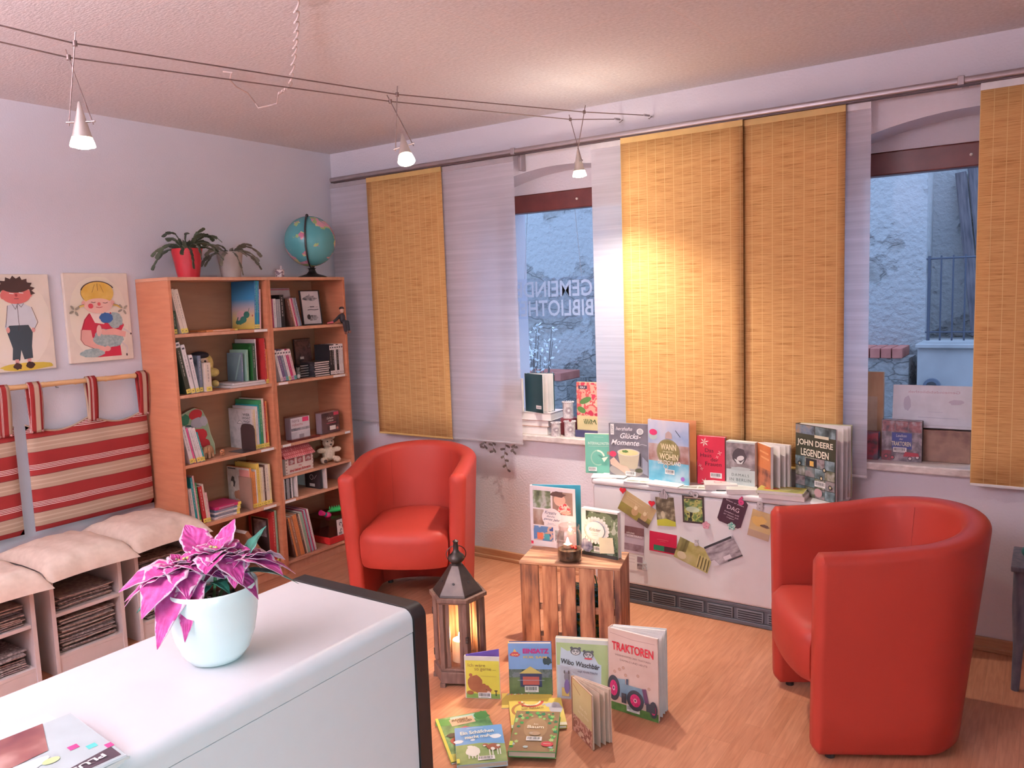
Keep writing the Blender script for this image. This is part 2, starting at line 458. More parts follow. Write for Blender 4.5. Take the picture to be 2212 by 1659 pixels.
# ---------------------------------------------------------------- window panels
def voile_mat():
    m, nt, N, L, b = nodes('striped_voile')
    out = N['Material Output']
    tc = N.new('ShaderNodeTexCoord')
    mp = N.new('ShaderNodeMapping'); mp.inputs['Scale'].default_value = (0.6, 1, 34)
    L.new(tc.outputs['Object'], mp.inputs['Vector'])
    n = N.new('ShaderNodeTexNoise'); n.inputs['Scale'].default_value = 1.0; n.inputs['Detail'].default_value = 5; n.inputs['Roughness'].default_value = 0.75
    L.new(mp.outputs[0], n.inputs['Vector'])
    r = N.new('ShaderNodeValToRGB'); r.color_ramp.elements[0].position = 0.42; r.color_ramp.elements[1].position = 0.62
    r.color_ramp.elements[0].color = (0.78, 0.78, 0.78, 1); r.color_ramp.elements[1].color = (0.93, 0.93, 0.93, 1)
    L.new(n.outputs['Fac'], r.inputs['Fac'])
    t = N.new('ShaderNodeBsdfTransparent')
    d = N.new('ShaderNodeBsdfDiffuse'); d.inputs[0].default_value = (0.84, 0.79, 0.83, 1)
    tl = N.new('ShaderNodeBsdfTranslucent'); tl.inputs[0].default_value = (0.95, 0.92, 0.97, 1)
    m1 = N.new('ShaderNodeMixShader'); m1.inputs[0].default_value = 0.52
    L.new(d.outputs[0], m1.inputs[1]); L.new(tl.outputs[0], m1.inputs[2])
    m2 = N.new('ShaderNodeMixShader'); L.new(r.outputs['Color'], m2.inputs[0])
    L.new(t.outputs[0], m2.inputs[1]); L.new(m1.outputs[0], m2.inputs[2]); L.new(m2.outputs[0], out.inputs[0])
    return m
def bamboo_mat():
    m, nt, N, L, b = nodes('woven_grass_blind')
    tc = N.new('ShaderNodeTexCoord')
    mp = N.new('ShaderNodeMapping'); mp.inputs['Scale'].default_value = (7, 1, 240)
    L.new(tc.outputs['Object'], mp.inputs['Vector'])
    n = N.new('ShaderNodeTexNoise'); n.inputs['Scale'].default_value = 1.0; n.inputs['Detail'].default_value = 4; n.inputs['Roughness'].default_value = 0.7
    L.new(mp.outputs[0], n.inputs['Vector'])
    r = N.new('ShaderNodeValToRGB'); e = r.color_ramp.elements
    e.new(0.5); e.new(0.6)
    for el, p, c in zip(e, (0.30, 0.40, 0.50, 0.75), ((0.26, 0.11, 0.03), (0.50, 0.25, 0.08), (0.62, 0.34, 0.125), (0.72, 0.44, 0.19))):
        el.position = p; el.color = (*c, 1)
    L.new(n.outputs['Fac'], r.inputs['Fac'])
    # warp threads every 3.2 cm
    sx = N.new('ShaderNodeSeparateXYZ'); L.new(tc.outputs['Object'], sx.inputs[0])
    a = N.new('ShaderNodeMath'); a.operation = 'MULTIPLY'; a.inputs[1].default_value = 1/0.047; L.new(sx.outputs[0], a.inputs[0])
    fr = N.new('ShaderNodeMath'); fr.operation = 'FRACT'; L.new(a.outputs[0], fr.inputs[0])
    lt = N.new('ShaderNodeMath'); lt.operation = 'LESS_THAN'; lt.inputs[1].default_value = 0.05; L.new(fr.outputs[0], lt.inputs[0])
    mx = N.new('ShaderNodeMix'); mx.data_type = 'RGBA'; L.new(lt.outputs[0], mx.inputs[0]); L.new(r.outputs['Color'], mx.inputs[6])
    mx.inputs[7].default_value = (0.72, 0.50, 0.22, 1)
    L.new(mx.outputs[2], b.inputs['Base Color'])
    bp = N.new('ShaderNodeBump'); bp.inputs['Strength'].default_value = 0.5; bp.inputs['Distance'].default_value = 0.002
    L.new(n.outputs['Fac'], bp.inputs['Height']); L.new(bp.outputs[0], b.inputs['Normal'])
    setp(b, rough=0.7, spec=0.2)
    return m
VOILE = voile_mat(); BAMBOO = bamboo_mat()
PLAST = plain((0.72, 0.66, 0.68), 0.4)
def panel(x0, x1, y, zb, mat, name, label, cat, th=0.0015, seed=0, barcol=PLAST, zt=2.365):
    root = empty(name, (x0, y, zb), label=label, cat=cat, group=None)
    w_ = x1-x0; h_ = zt-zb
    def fn(u, v): return (u*w_, 0.002*math.sin(u*5+seed)*(1-v), v*(h_-0.02)+0.004)
    MB().grid(fn, 12, 10).build('fabric' if mat is VOILE else 'weave', mat, root, smooth=True, solid=0 if mat is VOILE else 0.003)
    box('top_strip', 0, w_, -0.003, 0.003, h_-0.028, h_, barcol, root, bevel=0.001)
    box('bottom_bar', 0, w_, -0.005, 0.005, 0, 0.012, barcol, root, bevel=0.003)
    return root
panel(0.045, 0.64, -0.062, 0.80, VOILE, 'panel_curtain', 'sheer voile panel hanging in the room corner, half behind the leftmost woven blind', 'curtain', barcol=plain((0.45, 0.4, 0.42), 0.4))
panel(0.393, 0.998, -0.082, 0.735, BAMBOO, 'woven_blind', 'woven grass panel blind hanging above the red armchair by the bookcase', 'blind', barcol=plain((0.62, 0.40, 0.14), 0.6))
panel(0.90, 1.50, -0.066, 0.735, VOILE, 'panel_curtain', 'sheer voile panel with trailing vine below it, left of the mirrored window lettering', 'curtain', seed=1, barcol=plain((0.45, 0.4, 0.42), 0.4))
panel(1.985, 2.585, -0.062, 0.80, VOILE, 'panel_curtain', 'sheer voile panel behind the green diet book, right of the mirrored window lettering', 'curtain', seed=2)
panel(2.172, 2.797, -0.094, 0.735, BAMBOO, 'woven_blind', 'brightly lit woven grass blind, left one of the middle pair', 'blind', seed=3, barcol=plain((0.62, 0.40, 0.14), 0.6))
panel(2.785, 3.242, -0.074, 0.735, BAMBOO, 'woven_blind', 'woven grass blind behind the tall tractor book, right one of the middle pair', 'blind', seed=4, barcol=plain((0.62, 0.40, 0.14), 0.6))
panel(2.75, 3.342, -0.058, 0.72, VOILE, 'panel_curtain', 'narrow visible strip of striped voile beside the window with the tractor lexicon', 'curtain', seed=5)
panel(3.748, 4.35, -0.082, 0.735, BAMBOO, 'woven_blind', 'woven grass blind with white bottom bar at the right edge of the photo', 'blind', seed=6, barcol=plain((0.8, 0.78, 0.78), 0.4))

# ---------------------------------------------------------------- courtyard outside
def stone_mat():
    m, nt, N, L, b = nodes('rubble_stone')
    tc = N.new('ShaderNodeTexCoord')
    mp = N.new('ShaderNodeMapping'); mp.inputs['Scale'].default_value = (1.0, 1, 2.1); L.new(tc.outputs['Object'], mp.inputs['Vector'])
    n0 = N.new('ShaderNodeTexNoise'); n0.inputs['Scale'].default_value = 2.0; n0.inputs['Detail'].default_value = 5
    L.new(mp.outputs[0], n0.inputs['Vector'])
    av = N.new('ShaderNodeMix'); av.data_type = 'RGBA'; av.inputs[0].default_value = 0.5
    L.new(mp.outputs[0], av.inputs[6]); L.new(n0.outputs['Color'], av.inputs[7])
    vo = N.new('ShaderNodeTexVoronoi'); vo.feature = 'DISTANCE_TO_EDGE'; vo.inputs['Scale'].default_value = 6.0
    L.new(av.outputs[2], vo.inputs['Vector'])
    vc = N.new('ShaderNodeTexVoronoi'); vc.inputs['Scale'].default_value = 7.5; L.new(av.outputs[2], vc.inputs['Vector'])
    # plaster remains
    n1 = N.new('ShaderNodeTexNoise'); n1.inputs['Scale'].default_value = 1.3; n1.inputs['Detail'].default_value = 8
    L.new(tc.outputs['Object'], n1.inputs['Vector'])
    sz = N.new('ShaderNodeSeparateXYZ'); L.new(tc.outputs['Object'], sz.inputs[0])
    gz = N.new('ShaderNodeMath'); gz.operation = 'MULTIPLY_ADD'; gz.inputs[1].default_value = 0.13; gz.inputs[2].default_value = -0.19; L.new(sz.outputs[2], gz.inputs[0])
    sm = N.new('ShaderNodeMath'); sm.operation = 'ADD'; L.new(n1.outputs['Fac'], sm.inputs[0]); L.new(gz.outputs[0], sm.inputs[1])
    r1 = N.new('ShaderNodeValToRGB'); r1.color_ramp.elements[0].position = 0.50; r1.color_ramp.elements[1].position = 0.53
    L.new(sm.outputs[0], r1.inputs['Fac'])
    re = N.new('ShaderNodeValToRGB'); re.color_ramp.elements[0].position = 0.0; re.color_ramp.elements[1].position = 0.05
    re.color_ramp.elements[0].color = (0.26, 0.25, 0.24, 1); re.color_ramp.elements[1].color = (0.40, 0.385, 0.37, 1)
    L.new(vo.outputs['Distance'], re.inputs['Fac'])
    nz = N.new('ShaderNodeTexNoise'); nz.inputs['Scale'].default_value = 22; nz.inputs['Detail'].default_value = 6; L.new(tc.outputs['Object'], nz.inputs['Vector'])
    rz = N.new('ShaderNodeValToRGB'); rz.color_ramp.elements[0].position = 0.3; rz.color_ramp.elements[0].color = (0.62, 0.6, 0.58, 1); rz.color_ramp.elements[1].color = (1, 1, 1, 1); L.new(nz.outputs['Fac'], rz.inputs['Fac'])
    mu = N.new('ShaderNodeMix'); mu.data_type = 'RGBA'; mu.blend_type = 'MULTIPLY'; mu.inputs[0].default_value = 1
    L.new(re.outputs['Color'], mu.inputs[6]); L.new(rz.outputs['Color'], mu.inputs[7])
    mx = N.new('ShaderNodeMix'); mx.data_type = 'RGBA'; L.new(r1.outputs['Color'], mx.inputs[0])
    L.new(mu.outputs[2], mx.inputs[6]); mx.inputs[7].default_value = (0.38, 0.37, 0.36, 1)
    L.new(mx.outputs[2], b.inputs['Base Color'])
    # height: stones proud, joints deep, plaster flat
    hm = N.new('ShaderNodeMix'); hm.data_type = 'FLOAT'; L.new(r1.outputs['Color'], hm.inputs[0]); L.new(re.outputs['Color'], hm.inputs[2]); hm.inputs[3].default_value = 0.75
    ah = N.new('ShaderNodeMath'); ah.operation = 'MULTIPLY_ADD'; ah.inputs[1].default_value = 0.5; L.new(nz.outputs['Fac'], ah.inputs[0]); L.new(hm.outputs[0], ah.inputs[2])
    bp = N.new('ShaderNodeBump'); bp.inputs['Strength'].default_value = 1.0; bp.inputs['Distance'].default_value = 0.05
    L.new(ah.outputs[0], bp.inputs['Height']); L.new(bp.outputs[0], b.inputs['Normal'])
    setp(b, rough=0.9)
    return m
STONE = stone_mat()
CONC = mottled([(0.34, 0.33, 0.32), (0.42, 0.41, 0.40)], 4, 0.9, (1, 1, 1), 6, bump=0.3)
struct(box('floor_courtyard', -4.5, 7.5, WT, 5.2, -0.3, -0.02, CONC))
def rough_wall(name, x0, x1, y0, y1, z0, z1):
    return MB().box(x0, x1, y0, y1, z0, z1).build(name, STONE, kind='structure')
rough_wall('wall_courtyard_left', -3.5, 3.22, 2.9, 3.3, -0.02, 3.1)
rough_wall('wall_courtyard_right', 3.22, 7.0, 3.25, 3.6, -0.02, 2.9)
rough_wall('wall_courtyard_low', -2.2, 0.34, 2.45, 2.9, -0.02, 0.80)
rough_wall('wall_courtyard_step', 2.3, 3.16, 2.55, 2.9, -0.02, 1.04)
BRICK = mottled([(0.42, 0.13, 0.10), (0.55, 0.20, 0.15)], 9, 0.85, (1, 1, 1), 4)
def coping(x0, x1, y, z, label):
    root = empty('brick_coping', (x0, y, z), label=label, cat='brick coping')
    n = int((x1-x0)/0.075)
    for i in range(n):
        MB().box(i*0.075, i*0.075+0.068, -0.02, 0.34, 0, 0.075).build('brick', BRICK, root, bevel=0.006)
coping(-0.75, 0.36, 2.45, 0.80, 'row of red bricks capping the low courtyard wall behind the window lettering')
coping(2.45, 3.17, 2.55, 1.04, 'row of red bricks on the stone step behind the window with the white card')
c = empty('concrete_block', (3.22, 2.5, -0.02), label='pale concrete retaining block outside behind the white card', cat='concrete wall')
box('block', 0, 1.6, 0, 0.72, 0, 1.14, CONC, c, bevel=0.01)
box('slab', -0.01, 1.62, -0.03, 0.74, 1.14, 1.17, CONC, c, bevel=0.006)
q = MB(); q.lathe([(0.035, 0), (0.055, 0), (0.055, 0.05), (0.035, 0.05), (0.035, 0)], 24)
q.build('pipe_ring', plain((0.12, 0.14, 0.18), 0.5), c, smooth=True, loc=(0.10, 0.0, 0.87), rot=(R(90), 0, 0))
# planks leaning on the far wall
PLK = mottled([(0.05, 0.045, 0.055), (0.14, 0.12, 0.13)], 6, 0.8, (10, 10, 1))
for i in range(6):
    q = MB(); q.box(0, 0.075, 0, 0.03, 0, 1.25+0.03*(i % 3))
    o = q.build('plank', PLK, bevel=0.003)
    o.location = (3.52+0.085*i, 2.98+0.01*i, 1.175); o.rotation_euler = (R(-9), R(-7), 0)
    tag(o, ['dark weathered plank leaning outside the right window, frontmost edge one', 'dark weathered plank leaning outside, second from the left edge of the bundle', 'dark weathered plank leaning outside in the middle of the bundle', 'dark weathered plank leaning outside, partly behind the right woven blind', 'weathered plank leaning outside, hidden mostly behind the right woven blind', 'last weathered plank of the leaning bundle behind the right woven blind'][i], 'plank', 'weathered planks leaning outside')
fc = empty('metal_railing', (3.26, 2.56, 1.17), label='thin dark metal railing on the concrete block outside', cat='railing')
q = MB(); q.tube([(0, 0, 0.58), (0.5, 0, 0.58)], 0.007); q.tube([(0, 0, 0.06), (0.5, 0, 0.06)], 0.006); q.build('rail', plain((0.06, 0.07, 0.1), 0.5), fc)
for i in range(7):
    MB().tube([(0.02+i*0.075, 0, 0), (0.02+i*0.075, 0, 0.6)], 0.006 if i % 4 else 0.011).build('bar', plain((0.06, 0.07, 0.1), 0.5), fc)
# shrub with pale leaves beyond the left window
sh = empty('shrub', (0.30, 1.9, -0.02), label='bare shrub with pale leaves outside below the window lettering', cat='shrub')
q = MB(); lf = MB(); rg = random.Random(3)
for i in range(16):
    a = rg.uniform(0, 2*PI); top = Vector((0.26*math.cos(a)*rg.random()-0.02, 0.2*math.sin(a), rg.uniform(0.95, 1.38)))
    pts = [Vector((0.02*math.cos(a), 0.02*math.sin(a), 0)), top*0.55+Vector((rg.uniform(-.03, .03), 0, 0)), top]
    q.tube(pts, [0.009, 0.006, 0.003], 5)
    for k in range(20):
        p = pts[1].lerp(pts[2], rg.random()) if rg.random() < .8 else pts[2]
        p = p+Vector((rg.uniform(-.07, .07), rg.uniform(-.05, .05), rg.uniform(-.05, .05)))
        if p.z < 0.80: continue
        u = Vector((rg.uniform(-1, 1), rg.uniform(-.6, .6), rg.uniform(-.6, .6))).normalized()*0.022; v = Vector((rg.uniform(-1, 1), rg.uniform(-.4, .4), rg.uniform(-1, 1))).normalized()*0.012
        lf.add([p-u, p+v, p+u, p-v], [(0, 1, 2, 3)])
q.build('stems', plain((0.18, 0.15, 0.14), 0.8), sh, smooth=True)
lf.build('leaves', plain((0.72, 0.74, 0.74), 0.6), sh)
# ---------------------------------------------------------------- bookcases
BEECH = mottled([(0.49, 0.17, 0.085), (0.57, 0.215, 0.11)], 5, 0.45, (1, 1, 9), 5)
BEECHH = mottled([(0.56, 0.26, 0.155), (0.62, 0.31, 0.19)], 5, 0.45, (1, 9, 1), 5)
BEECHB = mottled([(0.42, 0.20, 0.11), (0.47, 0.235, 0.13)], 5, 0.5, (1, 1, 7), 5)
BD = 0.293; HB = 1.75
def bookcase(y0, y1, shelves, label):
    root = empty('bookcase', (0.004, y0, 0), label=label, cat='bookcase', group='beech bookcases')
    wd = y1-y0; t = 0.017; d = BD-0.004
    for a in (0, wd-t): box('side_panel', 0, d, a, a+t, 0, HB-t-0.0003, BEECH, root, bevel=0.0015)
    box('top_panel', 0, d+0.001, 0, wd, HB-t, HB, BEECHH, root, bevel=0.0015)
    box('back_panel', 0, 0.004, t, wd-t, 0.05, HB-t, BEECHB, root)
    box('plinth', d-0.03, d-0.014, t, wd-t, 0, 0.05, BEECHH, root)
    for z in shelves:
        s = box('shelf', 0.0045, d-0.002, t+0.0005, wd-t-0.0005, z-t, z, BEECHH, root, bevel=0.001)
    return root
SH = [0.072, 0.438, 0.773, 1.141, 1.458]
bcl = bookcase(-1.449, -0.8245, SH, 'beech bookcase against the wall, nearer the striped wall cushions')
bcr = bookcase(-0.8235, -0.224, SH, 'beech bookcase in the room corner, under the globe')
def edge_strip(par, y, z, w_=0.07):
    q = MB().box(BD-0.0055, BD-0.0045, y, y+w_, z-0.0155, z-0.002)
    q.build('shelf_label', plain((0.85, 0.78, 0.76), 0.5), par)
for y, z in ((0.51, SH[4]), (0.50, SH[2]), (0.49, SH[1]), (0.50, SH[0])): edge_strip(bcl, y, z, 0.09)
for y, z, w_ in ((0.03, SH[3], 0.07), (0.46, SH[3], 0.10), (0.03, SH[2], 0.06), (0.53, SH[2], 0.045), (0.02, SH[1], 0.08)): edge_strip(bcr, y, z, w_)
# cd rack insert in the right bookcase: a board on two dividers
ins = empty('cubby_insert', (0.02, -0.8055, SH[1]+0.0005), label='white edged shelf insert with dividers under the little house box', cat='shelf insert')
WB = plain((0.72, 0.60, 0.56), 0.5)
box('top_board', 0, 0.262, 0, 0.563, 0.128, 0.142, BEECHH, ins, bevel=0.001)
for y in (0.001, 0.10, 0.335, 0.55): box('divider', 0, 0.262, y, y+0.012, 0, 0.1275, WB, ins, bevel=0.001)

# ---------------------------------------------------------------- tub armchairs
def red_leather(name='red_leatherette'):
    m, nt, N, L, b = nodes(name)
    tc = N.new('ShaderNodeTexCoord')
    n = N.new('ShaderNodeTexNoise'); n.inputs['Scale'].default_value = 3; n.inputs['Detail'].default_value = 5
    v = N.new('ShaderNodeTexVoronoi'); v.inputs['Scale'].default_value = 420
    L.new(tc.outputs['Object'], n.inputs['Vector']); L.new(tc.outputs['Object'], v.inputs['Vector'])
    r = N.new('ShaderNodeValToRGB'); r.color_ramp.elements[0].color = (0.34, 0.030, 0.019, 1); r.color_ramp.elements[1].color = (0.42, 0.042, 0.026, 1)
    L.new(n.outputs['Fac'], r.inputs['Fac']); L.new(r.outputs['Color'], b.inputs['Base Color'])
    bp = N.new('ShaderNodeBump'); bp.inputs['Strength'].default_value = 0.12; bp.inputs['Distance'].default_value = 0.001
    L.new(v.outputs['Distance'], bp.inputs['Height']); L.new(bp.outputs[0], b.inputs['Normal'])
    setp(b, rough=0.5, spec=0.3)
    return m
RED = red_leather()
DARK = plain((0.02, 0.015, 0.015), 0.6)
def tub_chair(loc, th, label):
    """local frame: chair faces +X, width along Y"""
    root = empty('tub_armchair', (loc[0], loc[1], 0), (0, 0, th), label=label, cat='armchair', group=None)
    W, a, b_, ha, hb, ts, tb = 0.672, 0.356, 0.300, 0.72, 0.786, 0.046, 0.10
    TH = 0.088
    la = a/(a+1.57*W/2)
    def plan(u, off):
        t = abs(u); s = 1 if u > 0 else -1
        hw = W/2-off
        if t > 1-la:
            q = (t-(1-la))/la; return s*hw, a*q, 0.0
        ph = t/(1-la)*PI/2
        return s*hw*math.sin(ph), -(b_-off)*math.cos(ph), math.cos(ph)
    def zt(u): return ha+(hb-ha)*(0.5+0.5*math.cos(PI*min(1, abs(u))))
    def pt(u, off, z):
        lx, ly, bk = plan(u, off); k = 1-min(1, z/hb)
        lx2 = lx*(1-2*ts/W*k); ly2 = ly+bk*tb*k
        return (ly2, lx2, z)
    n = 64
    def ring(u, shrink=0.0):
        z1 = zt(u)-shrink
        P = []
        zb = 0.022+shrink; rr = min(0.03, (TH-2*shrink)/2-0.004)
        o, i = shrink, TH-shrink
        P.append(pt(u, o+0.012, zb)); P.append(pt(u, o, zb+0.015))
        for k in range(1, 6): P.append(pt(u, o, zb+0.015+(z1-rr-zb-0.015)*k/6))
        P.append(pt(u, o, z1-rr))
        for k in range(1, 6):
            an = PI/2*k/6; P.append(pt(u, o+rr*(1-math.cos(an)), z1-rr+rr*math.sin(an)))
        P.append(pt(u, o+rr, z1)); P.append(pt(u, i-rr, z1+0.002))
        for k in range(1, 6):
            an = PI/2*k/6; P.append(pt(u, i-rr+rr*math.sin(an), z1-rr+rr*math.cos(an)))
        for k in range(6, -1, -1): P.append(pt(u, i, zb+0.015+(z1-rr-zb-0.015)*k/6))
        P.append(pt(u, i-0.012, zb))
        return P
    us = []; 
    rings = []
    for k, sh_ in ((0, 0.018), (1, 0.007), (2, 0.0)):
        P = ring(-1, sh_); off = (0.0, -0.010, -0.018)[k]
        rings.append([(p[0]+off, p[1], p[2]) for p in P])
    for i in range(1, n): 
        u = -1+2*i/n
        if abs(u) < 0.985: rings.append(ring(u))
    for k, sh_ in ((2, 0.0), (1, 0.007), (0, 0.018)):
        P = ring(1, sh_); off = (0.0, -0.010, -0.018)[k]
        rings.append([(p[0]+off, p[1], p[2]) for p in P])
    m = len(rings[0]); vs = [p for r_ in rings for p in r_]; fs = []
    for i in range(len(rings)-1):
        for k in range(m):
            fs.append((i*m+k, i*m+(k+1) % m, (i+1)*m+(k+1) % m, (i+1)*m+k))
    b0 = (len(rings)-1)*m
    for k in range(m//2-1): fs.append((k, k+1, m-2-k, m-1-k)); fs.append((b0+k, b0+m-1-k, b0+m-2-k, b0+k+1))
    MB().add(vs, fs).build('shell', RED, root, smooth=True)
    # vertical seams
    for u in (-0.30, 0.30):
        q = MB(); q.tube([pt(u, TH+0.0005, z) for z in (0.44, 0.5, 0.6, 0.68, zt(u)-0.03)], 0.0012, 5); q.build('seam', plain((0.36, 0.03, 0.02), 0.6), root, smooth=True)
    # seat cushion: fills the inside, domed top, bulging front
    def outline(s, z):
        P = []
        for i in range(n+1):
            u = -1+2*i/n
            x, y, z_ = pt(u*0.999, TH+0.002, z)
            P.append(Vector((x, y, 0)))
        # front bulge
        A, B = P[-1], P[0]; F = []
        for k in range(1, 12):
            t = k/12; p = A.lerp(B, t); p.x += 0.05*math.sin(PI*t)**0.5; F.append(p)
        for p in P: p.x = min(p.x, A.x)
        Q = P+F
        c = Vector((0.08, 0, 0))
        return [c+(q_-c)*s for q_ in Q]
    prof = [(0.02, 0.458), (0.3, 0.456), (0.6, 0.449), (0.82, 0.438), (0.93, 0.427), (0.985, 0.405), (1.0, 0.375), (1.0, 0.30), (0.99, 0.262), (0.96, 0.243), (0.5, 0.24), (0.02, 0.24)]
    vs = []; 
    for s, z in prof: vs += [(p.x, p.y, z) for p in outline(s, z)]
    m = len(outline(1, .4)); fs = []
    for i in range(len(prof)-1):
        for k in range(m): fs.append((i*m+k, i*m+(k+1) % m, (i+1)*m+(k+1) % m, (i+1)*m+k))
    fs.append(tuple(range(m))); fs.append(tuple((len(prof)-1)*m+k for k in range(m)))
    MB().add(vs, fs).build('seat', RED, root, smooth=True)
    for u in (-0.93, -0.35, 0.35, 0.93):
        x, y, z = pt(u, TH/2, 0.02); MB().lathe([(0.016, 0.0), (0.016, 0.024)], 12, cap=True).build('foot', DARK, root, loc=(x, y, 0.0))
    return root
tub_chair((1.159, -0.617), R(-61.9), 'red tub armchair in front of the bookcase and left woven blind')
tub_chair((3.562, -0.800), R(-150.5), 'red tub armchair seen from the side, nearest the viewer on the right')

# ---------------------------------------------------------------- storage heater
HW = plain((0.72, 0.69, 0.70), 0.35, 0.02)
ht = empty('storage_heater', (2.05, -0.005, 0), label='wide white storage heater covered with postcards, under the middle blinds', cat='heater')
HD = 0.25
q = MB(); q.box(0, 1.21, -HD, 0, 0.10, 0.60); q.build('casing', HW, ht, bevel=0.012, seg=3)
q = MB(); q.box(-0.008, 1.218, -HD-0.004, 0, 0.603, 0.635); q.build('top_plate', HW, ht, bevel=0.012, seg=3)
GR = plain((0.10, 0.10, 0.115), 0.45)
q = MB(); q.box(0.01, 1.20, -HD+0.012, -0.01, 0.002, 0.099); q.box(0.01, 1.20, -HD+0.004, -HD+0.012, 0.082, 0.099); q.box(0.01, 1.20, -HD-0.0, -HD+0.012, 0.002, 0.022); q.build('plinth', GR, ht, bevel=0.002)
for i in range(8):
    x = 0.035+i*0.145
    q = MB(); q.box(x, x+0.125, -HD+0.002, -HD+0.0118, 0.026, 0.078)
    g = q.build('grille', plain((0.17, 0.17, 0.19), 0.45), ht)
    q = MB()
    for k in range(4): q.box(x+0.006, x+0.119, -HD+0.0008, -HD+0.0022, 0.031+k*0.0115, 0.036+k*0.0115)
    q.build('slot', plain((0.015, 0.015, 0.018), 0.8), g)

# ---------------------------------------------------------------- counter in the foreground
ctr = empty('counter_cabinet', (2.216, -2.335, 0), label='white waterfall edge cabinet with a black end panel, under the poinsettia', cat='cabinet')
CW = plain((0.73, 0.71, 0.72), 0.33, 0.01)
CK = plain((0.022, 0.018, 0.018), 0.32, 0.1)
CX = 0.455; CL = -1.75; CT = 0.8
def waterfall(y0, y1, x0, x1, zt, r, zb, rl=None):
    P = [(x0, zb)]
    P += [(x0, zt)]
    for k in range(17):
        a = PI/2-PI/2*k/16; P.append((x1-r+r*math.cos(a), zt-r+r*math.sin(a)))
    P += [(x1, zb)]
    mb = MB(); n = len(P)
    mb.add([(p[0], y0, p[1]) for p in P]+[(p[0], y1, p[1]) for p in P], [tuple(range(n)), tuple(range(2*n-1, n-1, -1))]+[(i, (i+1) % n, (i+1) % n+n, i+n) for i in range(n)])
    return mb
waterfall(CL, -0.048, 0.004, CX, CT, 0.03, CT-0.058).build('countertop', CW, ctr, smooth=True)
box('body', 0.01, CX-0.001, CL, -0.048, 0.0, CT-0.060, CW, ctr, bevel=0.001)
waterfall(-0.046, 0, 0.0, CX+0.004, CT+0.003, 0.035, 0.0).build('end_panel', CK, ctr, smooth=True)

# ---------------------------------------------------------------- cube stools with cushions
ST = plain((0.70, 0.62, 0.60), 0.45, 0.03)
def cushion(sx, sy, h, seed):
    rg = random.Random(seed)
    ph = [rg.uniform(0, 6) for _ in range(6)]
    mb = MB(); n = 22
    for sgn in (1, -1):
        def fn(u, v):
            a, b = 2*u-1, 2*v-1
            pin = 1-0.10*(1-a*a)*abs(b)**3; pin2 = 1-0.10*(1-b*b)*abs(a)**3
            e = max(0, (1-abs(a)**3.2)*(1-abs(b)**3.2))
            z = h*0.5*(0.55*((1-a**6)*(1-b**6))**0.5+0.45*(1-a*a)*(1-b*b))
            wr = 0.0028*(math.sin(9*a+ph[0]+3*b)+math.sin(13*b+ph[1]-4*a)+math.sin(21*(a+b)*0.5+ph[2]))*(0.4+max(abs(a), abs(b)))
            fall = -0.014*(max(abs(a), abs(b))**6)-0.034*max(0, (a-.66)/.34)**1.5
            return (a*sx/2*pin2, b*sy/2*pin, sgn*(z+wr*e**0.3*0.8)*(1.15 if sgn > 0 else 0.62)+fall)
        mb.grid(fn, n, n)
    return mb
LINEN = mottled([(0.66, 0.50, 0.40), (0.74, 0.58, 0.47)], 30, 0.85, (1, 1, 1), 4, bump=0.3, bdist=0.001)
PAPER = [mottled([(0.36, 0.29, 0.26), (0.14, 0.10, 0.10), (0.50, 0.42, 0.38)], 60, 0.7, (1, 1, 1), 4, coord='Object'),
         mottled([(0.22, 0.12, 0.10), (0.42, 0.34, 0.30), (0.08, 0.05, 0.05)], 34, 0.6, (1, 1, 1), 4),
         mottled([(0.48, 0.40, 0.36), (0.24, 0.18, 0.17)], 50, 0.7, (1, 1, 1), 4)]
def newspaper(i, w_, d_, t, rg):
    mb = MB()
    amp = rg.uniform(0.001, 0.004)
    def f(zo):
        return lambda u, v: ((u-0.5)*d_, (v-0.5)*w_, zo+amp*math.sin(3*u+5*v+i)*0.5)
    n = 4
    vs = []
    for zo in (0, t):
        g = f(zo); vs += [g(a/n, b/n) for b in range(n+1) for a in range(n+1)]
    N1 = (n+1)**2; fs = []
    for b in range(n):
        for a in range(n):
            q_ = b*(n+1)+a; fs.append((q_, q_+1, q_+n+2, q_+n+1)); fs.append((N1+q_, N1+q_+1, N1+q_+n+2, N1+q_+n+1))
    rim = [a for a in range(n+1)]+[(b)*(n+1)+n for b in range(1, n+1)]+[n*(n+1)+a for a in range(n-1, -1, -1)]+[b*(n+1) for b in range(n-1, 0, -1)]
    for k in range(len(rim)):
        a, b = rim[k], rim[(k+1) % len(rim)]; fs.append((a, b, N1+b, N1+a))
    mb.add(vs, fs)
    return mb
_np = []
def make_papers():
    rg = random.Random(5)
    for i in range(6):
        o = newspaper(i, 0.245, 0.30, 0.0055, rg).build('newspaper', PAPER[i % 3])
        _np.append(o)
make_papers()
_used = set()
def paper_stack(x, y, z, n, where, seed, fan=0.02):
    rg = random.Random(seed); zz = z
    for k in range(n):
        i = rg.randrange(6); src = _np[i]
        if i in _used:
            o = src.copy(); COL.objects.link(o)
        else:
            o = src; _used.add(i)
        o.location = (x+rg.uniform(-fan, fan)*0.7, y+rg.uniform(-0.008, 0.008), zz+0.0035)
        o.rotation_euler = (0, 0, rg.uniform(-0.06, 0.06)+(PI if rg.random() < .5 else 0))
        top = k == n-1
        tag(o, ('old newspaper lying on top of the pile, %s' if top else 'folded old newspaper within the pile, %s') % where, 'newspaper', None if top else 'newspapers, %s' % where)
        zz += 0.0098
    return zz
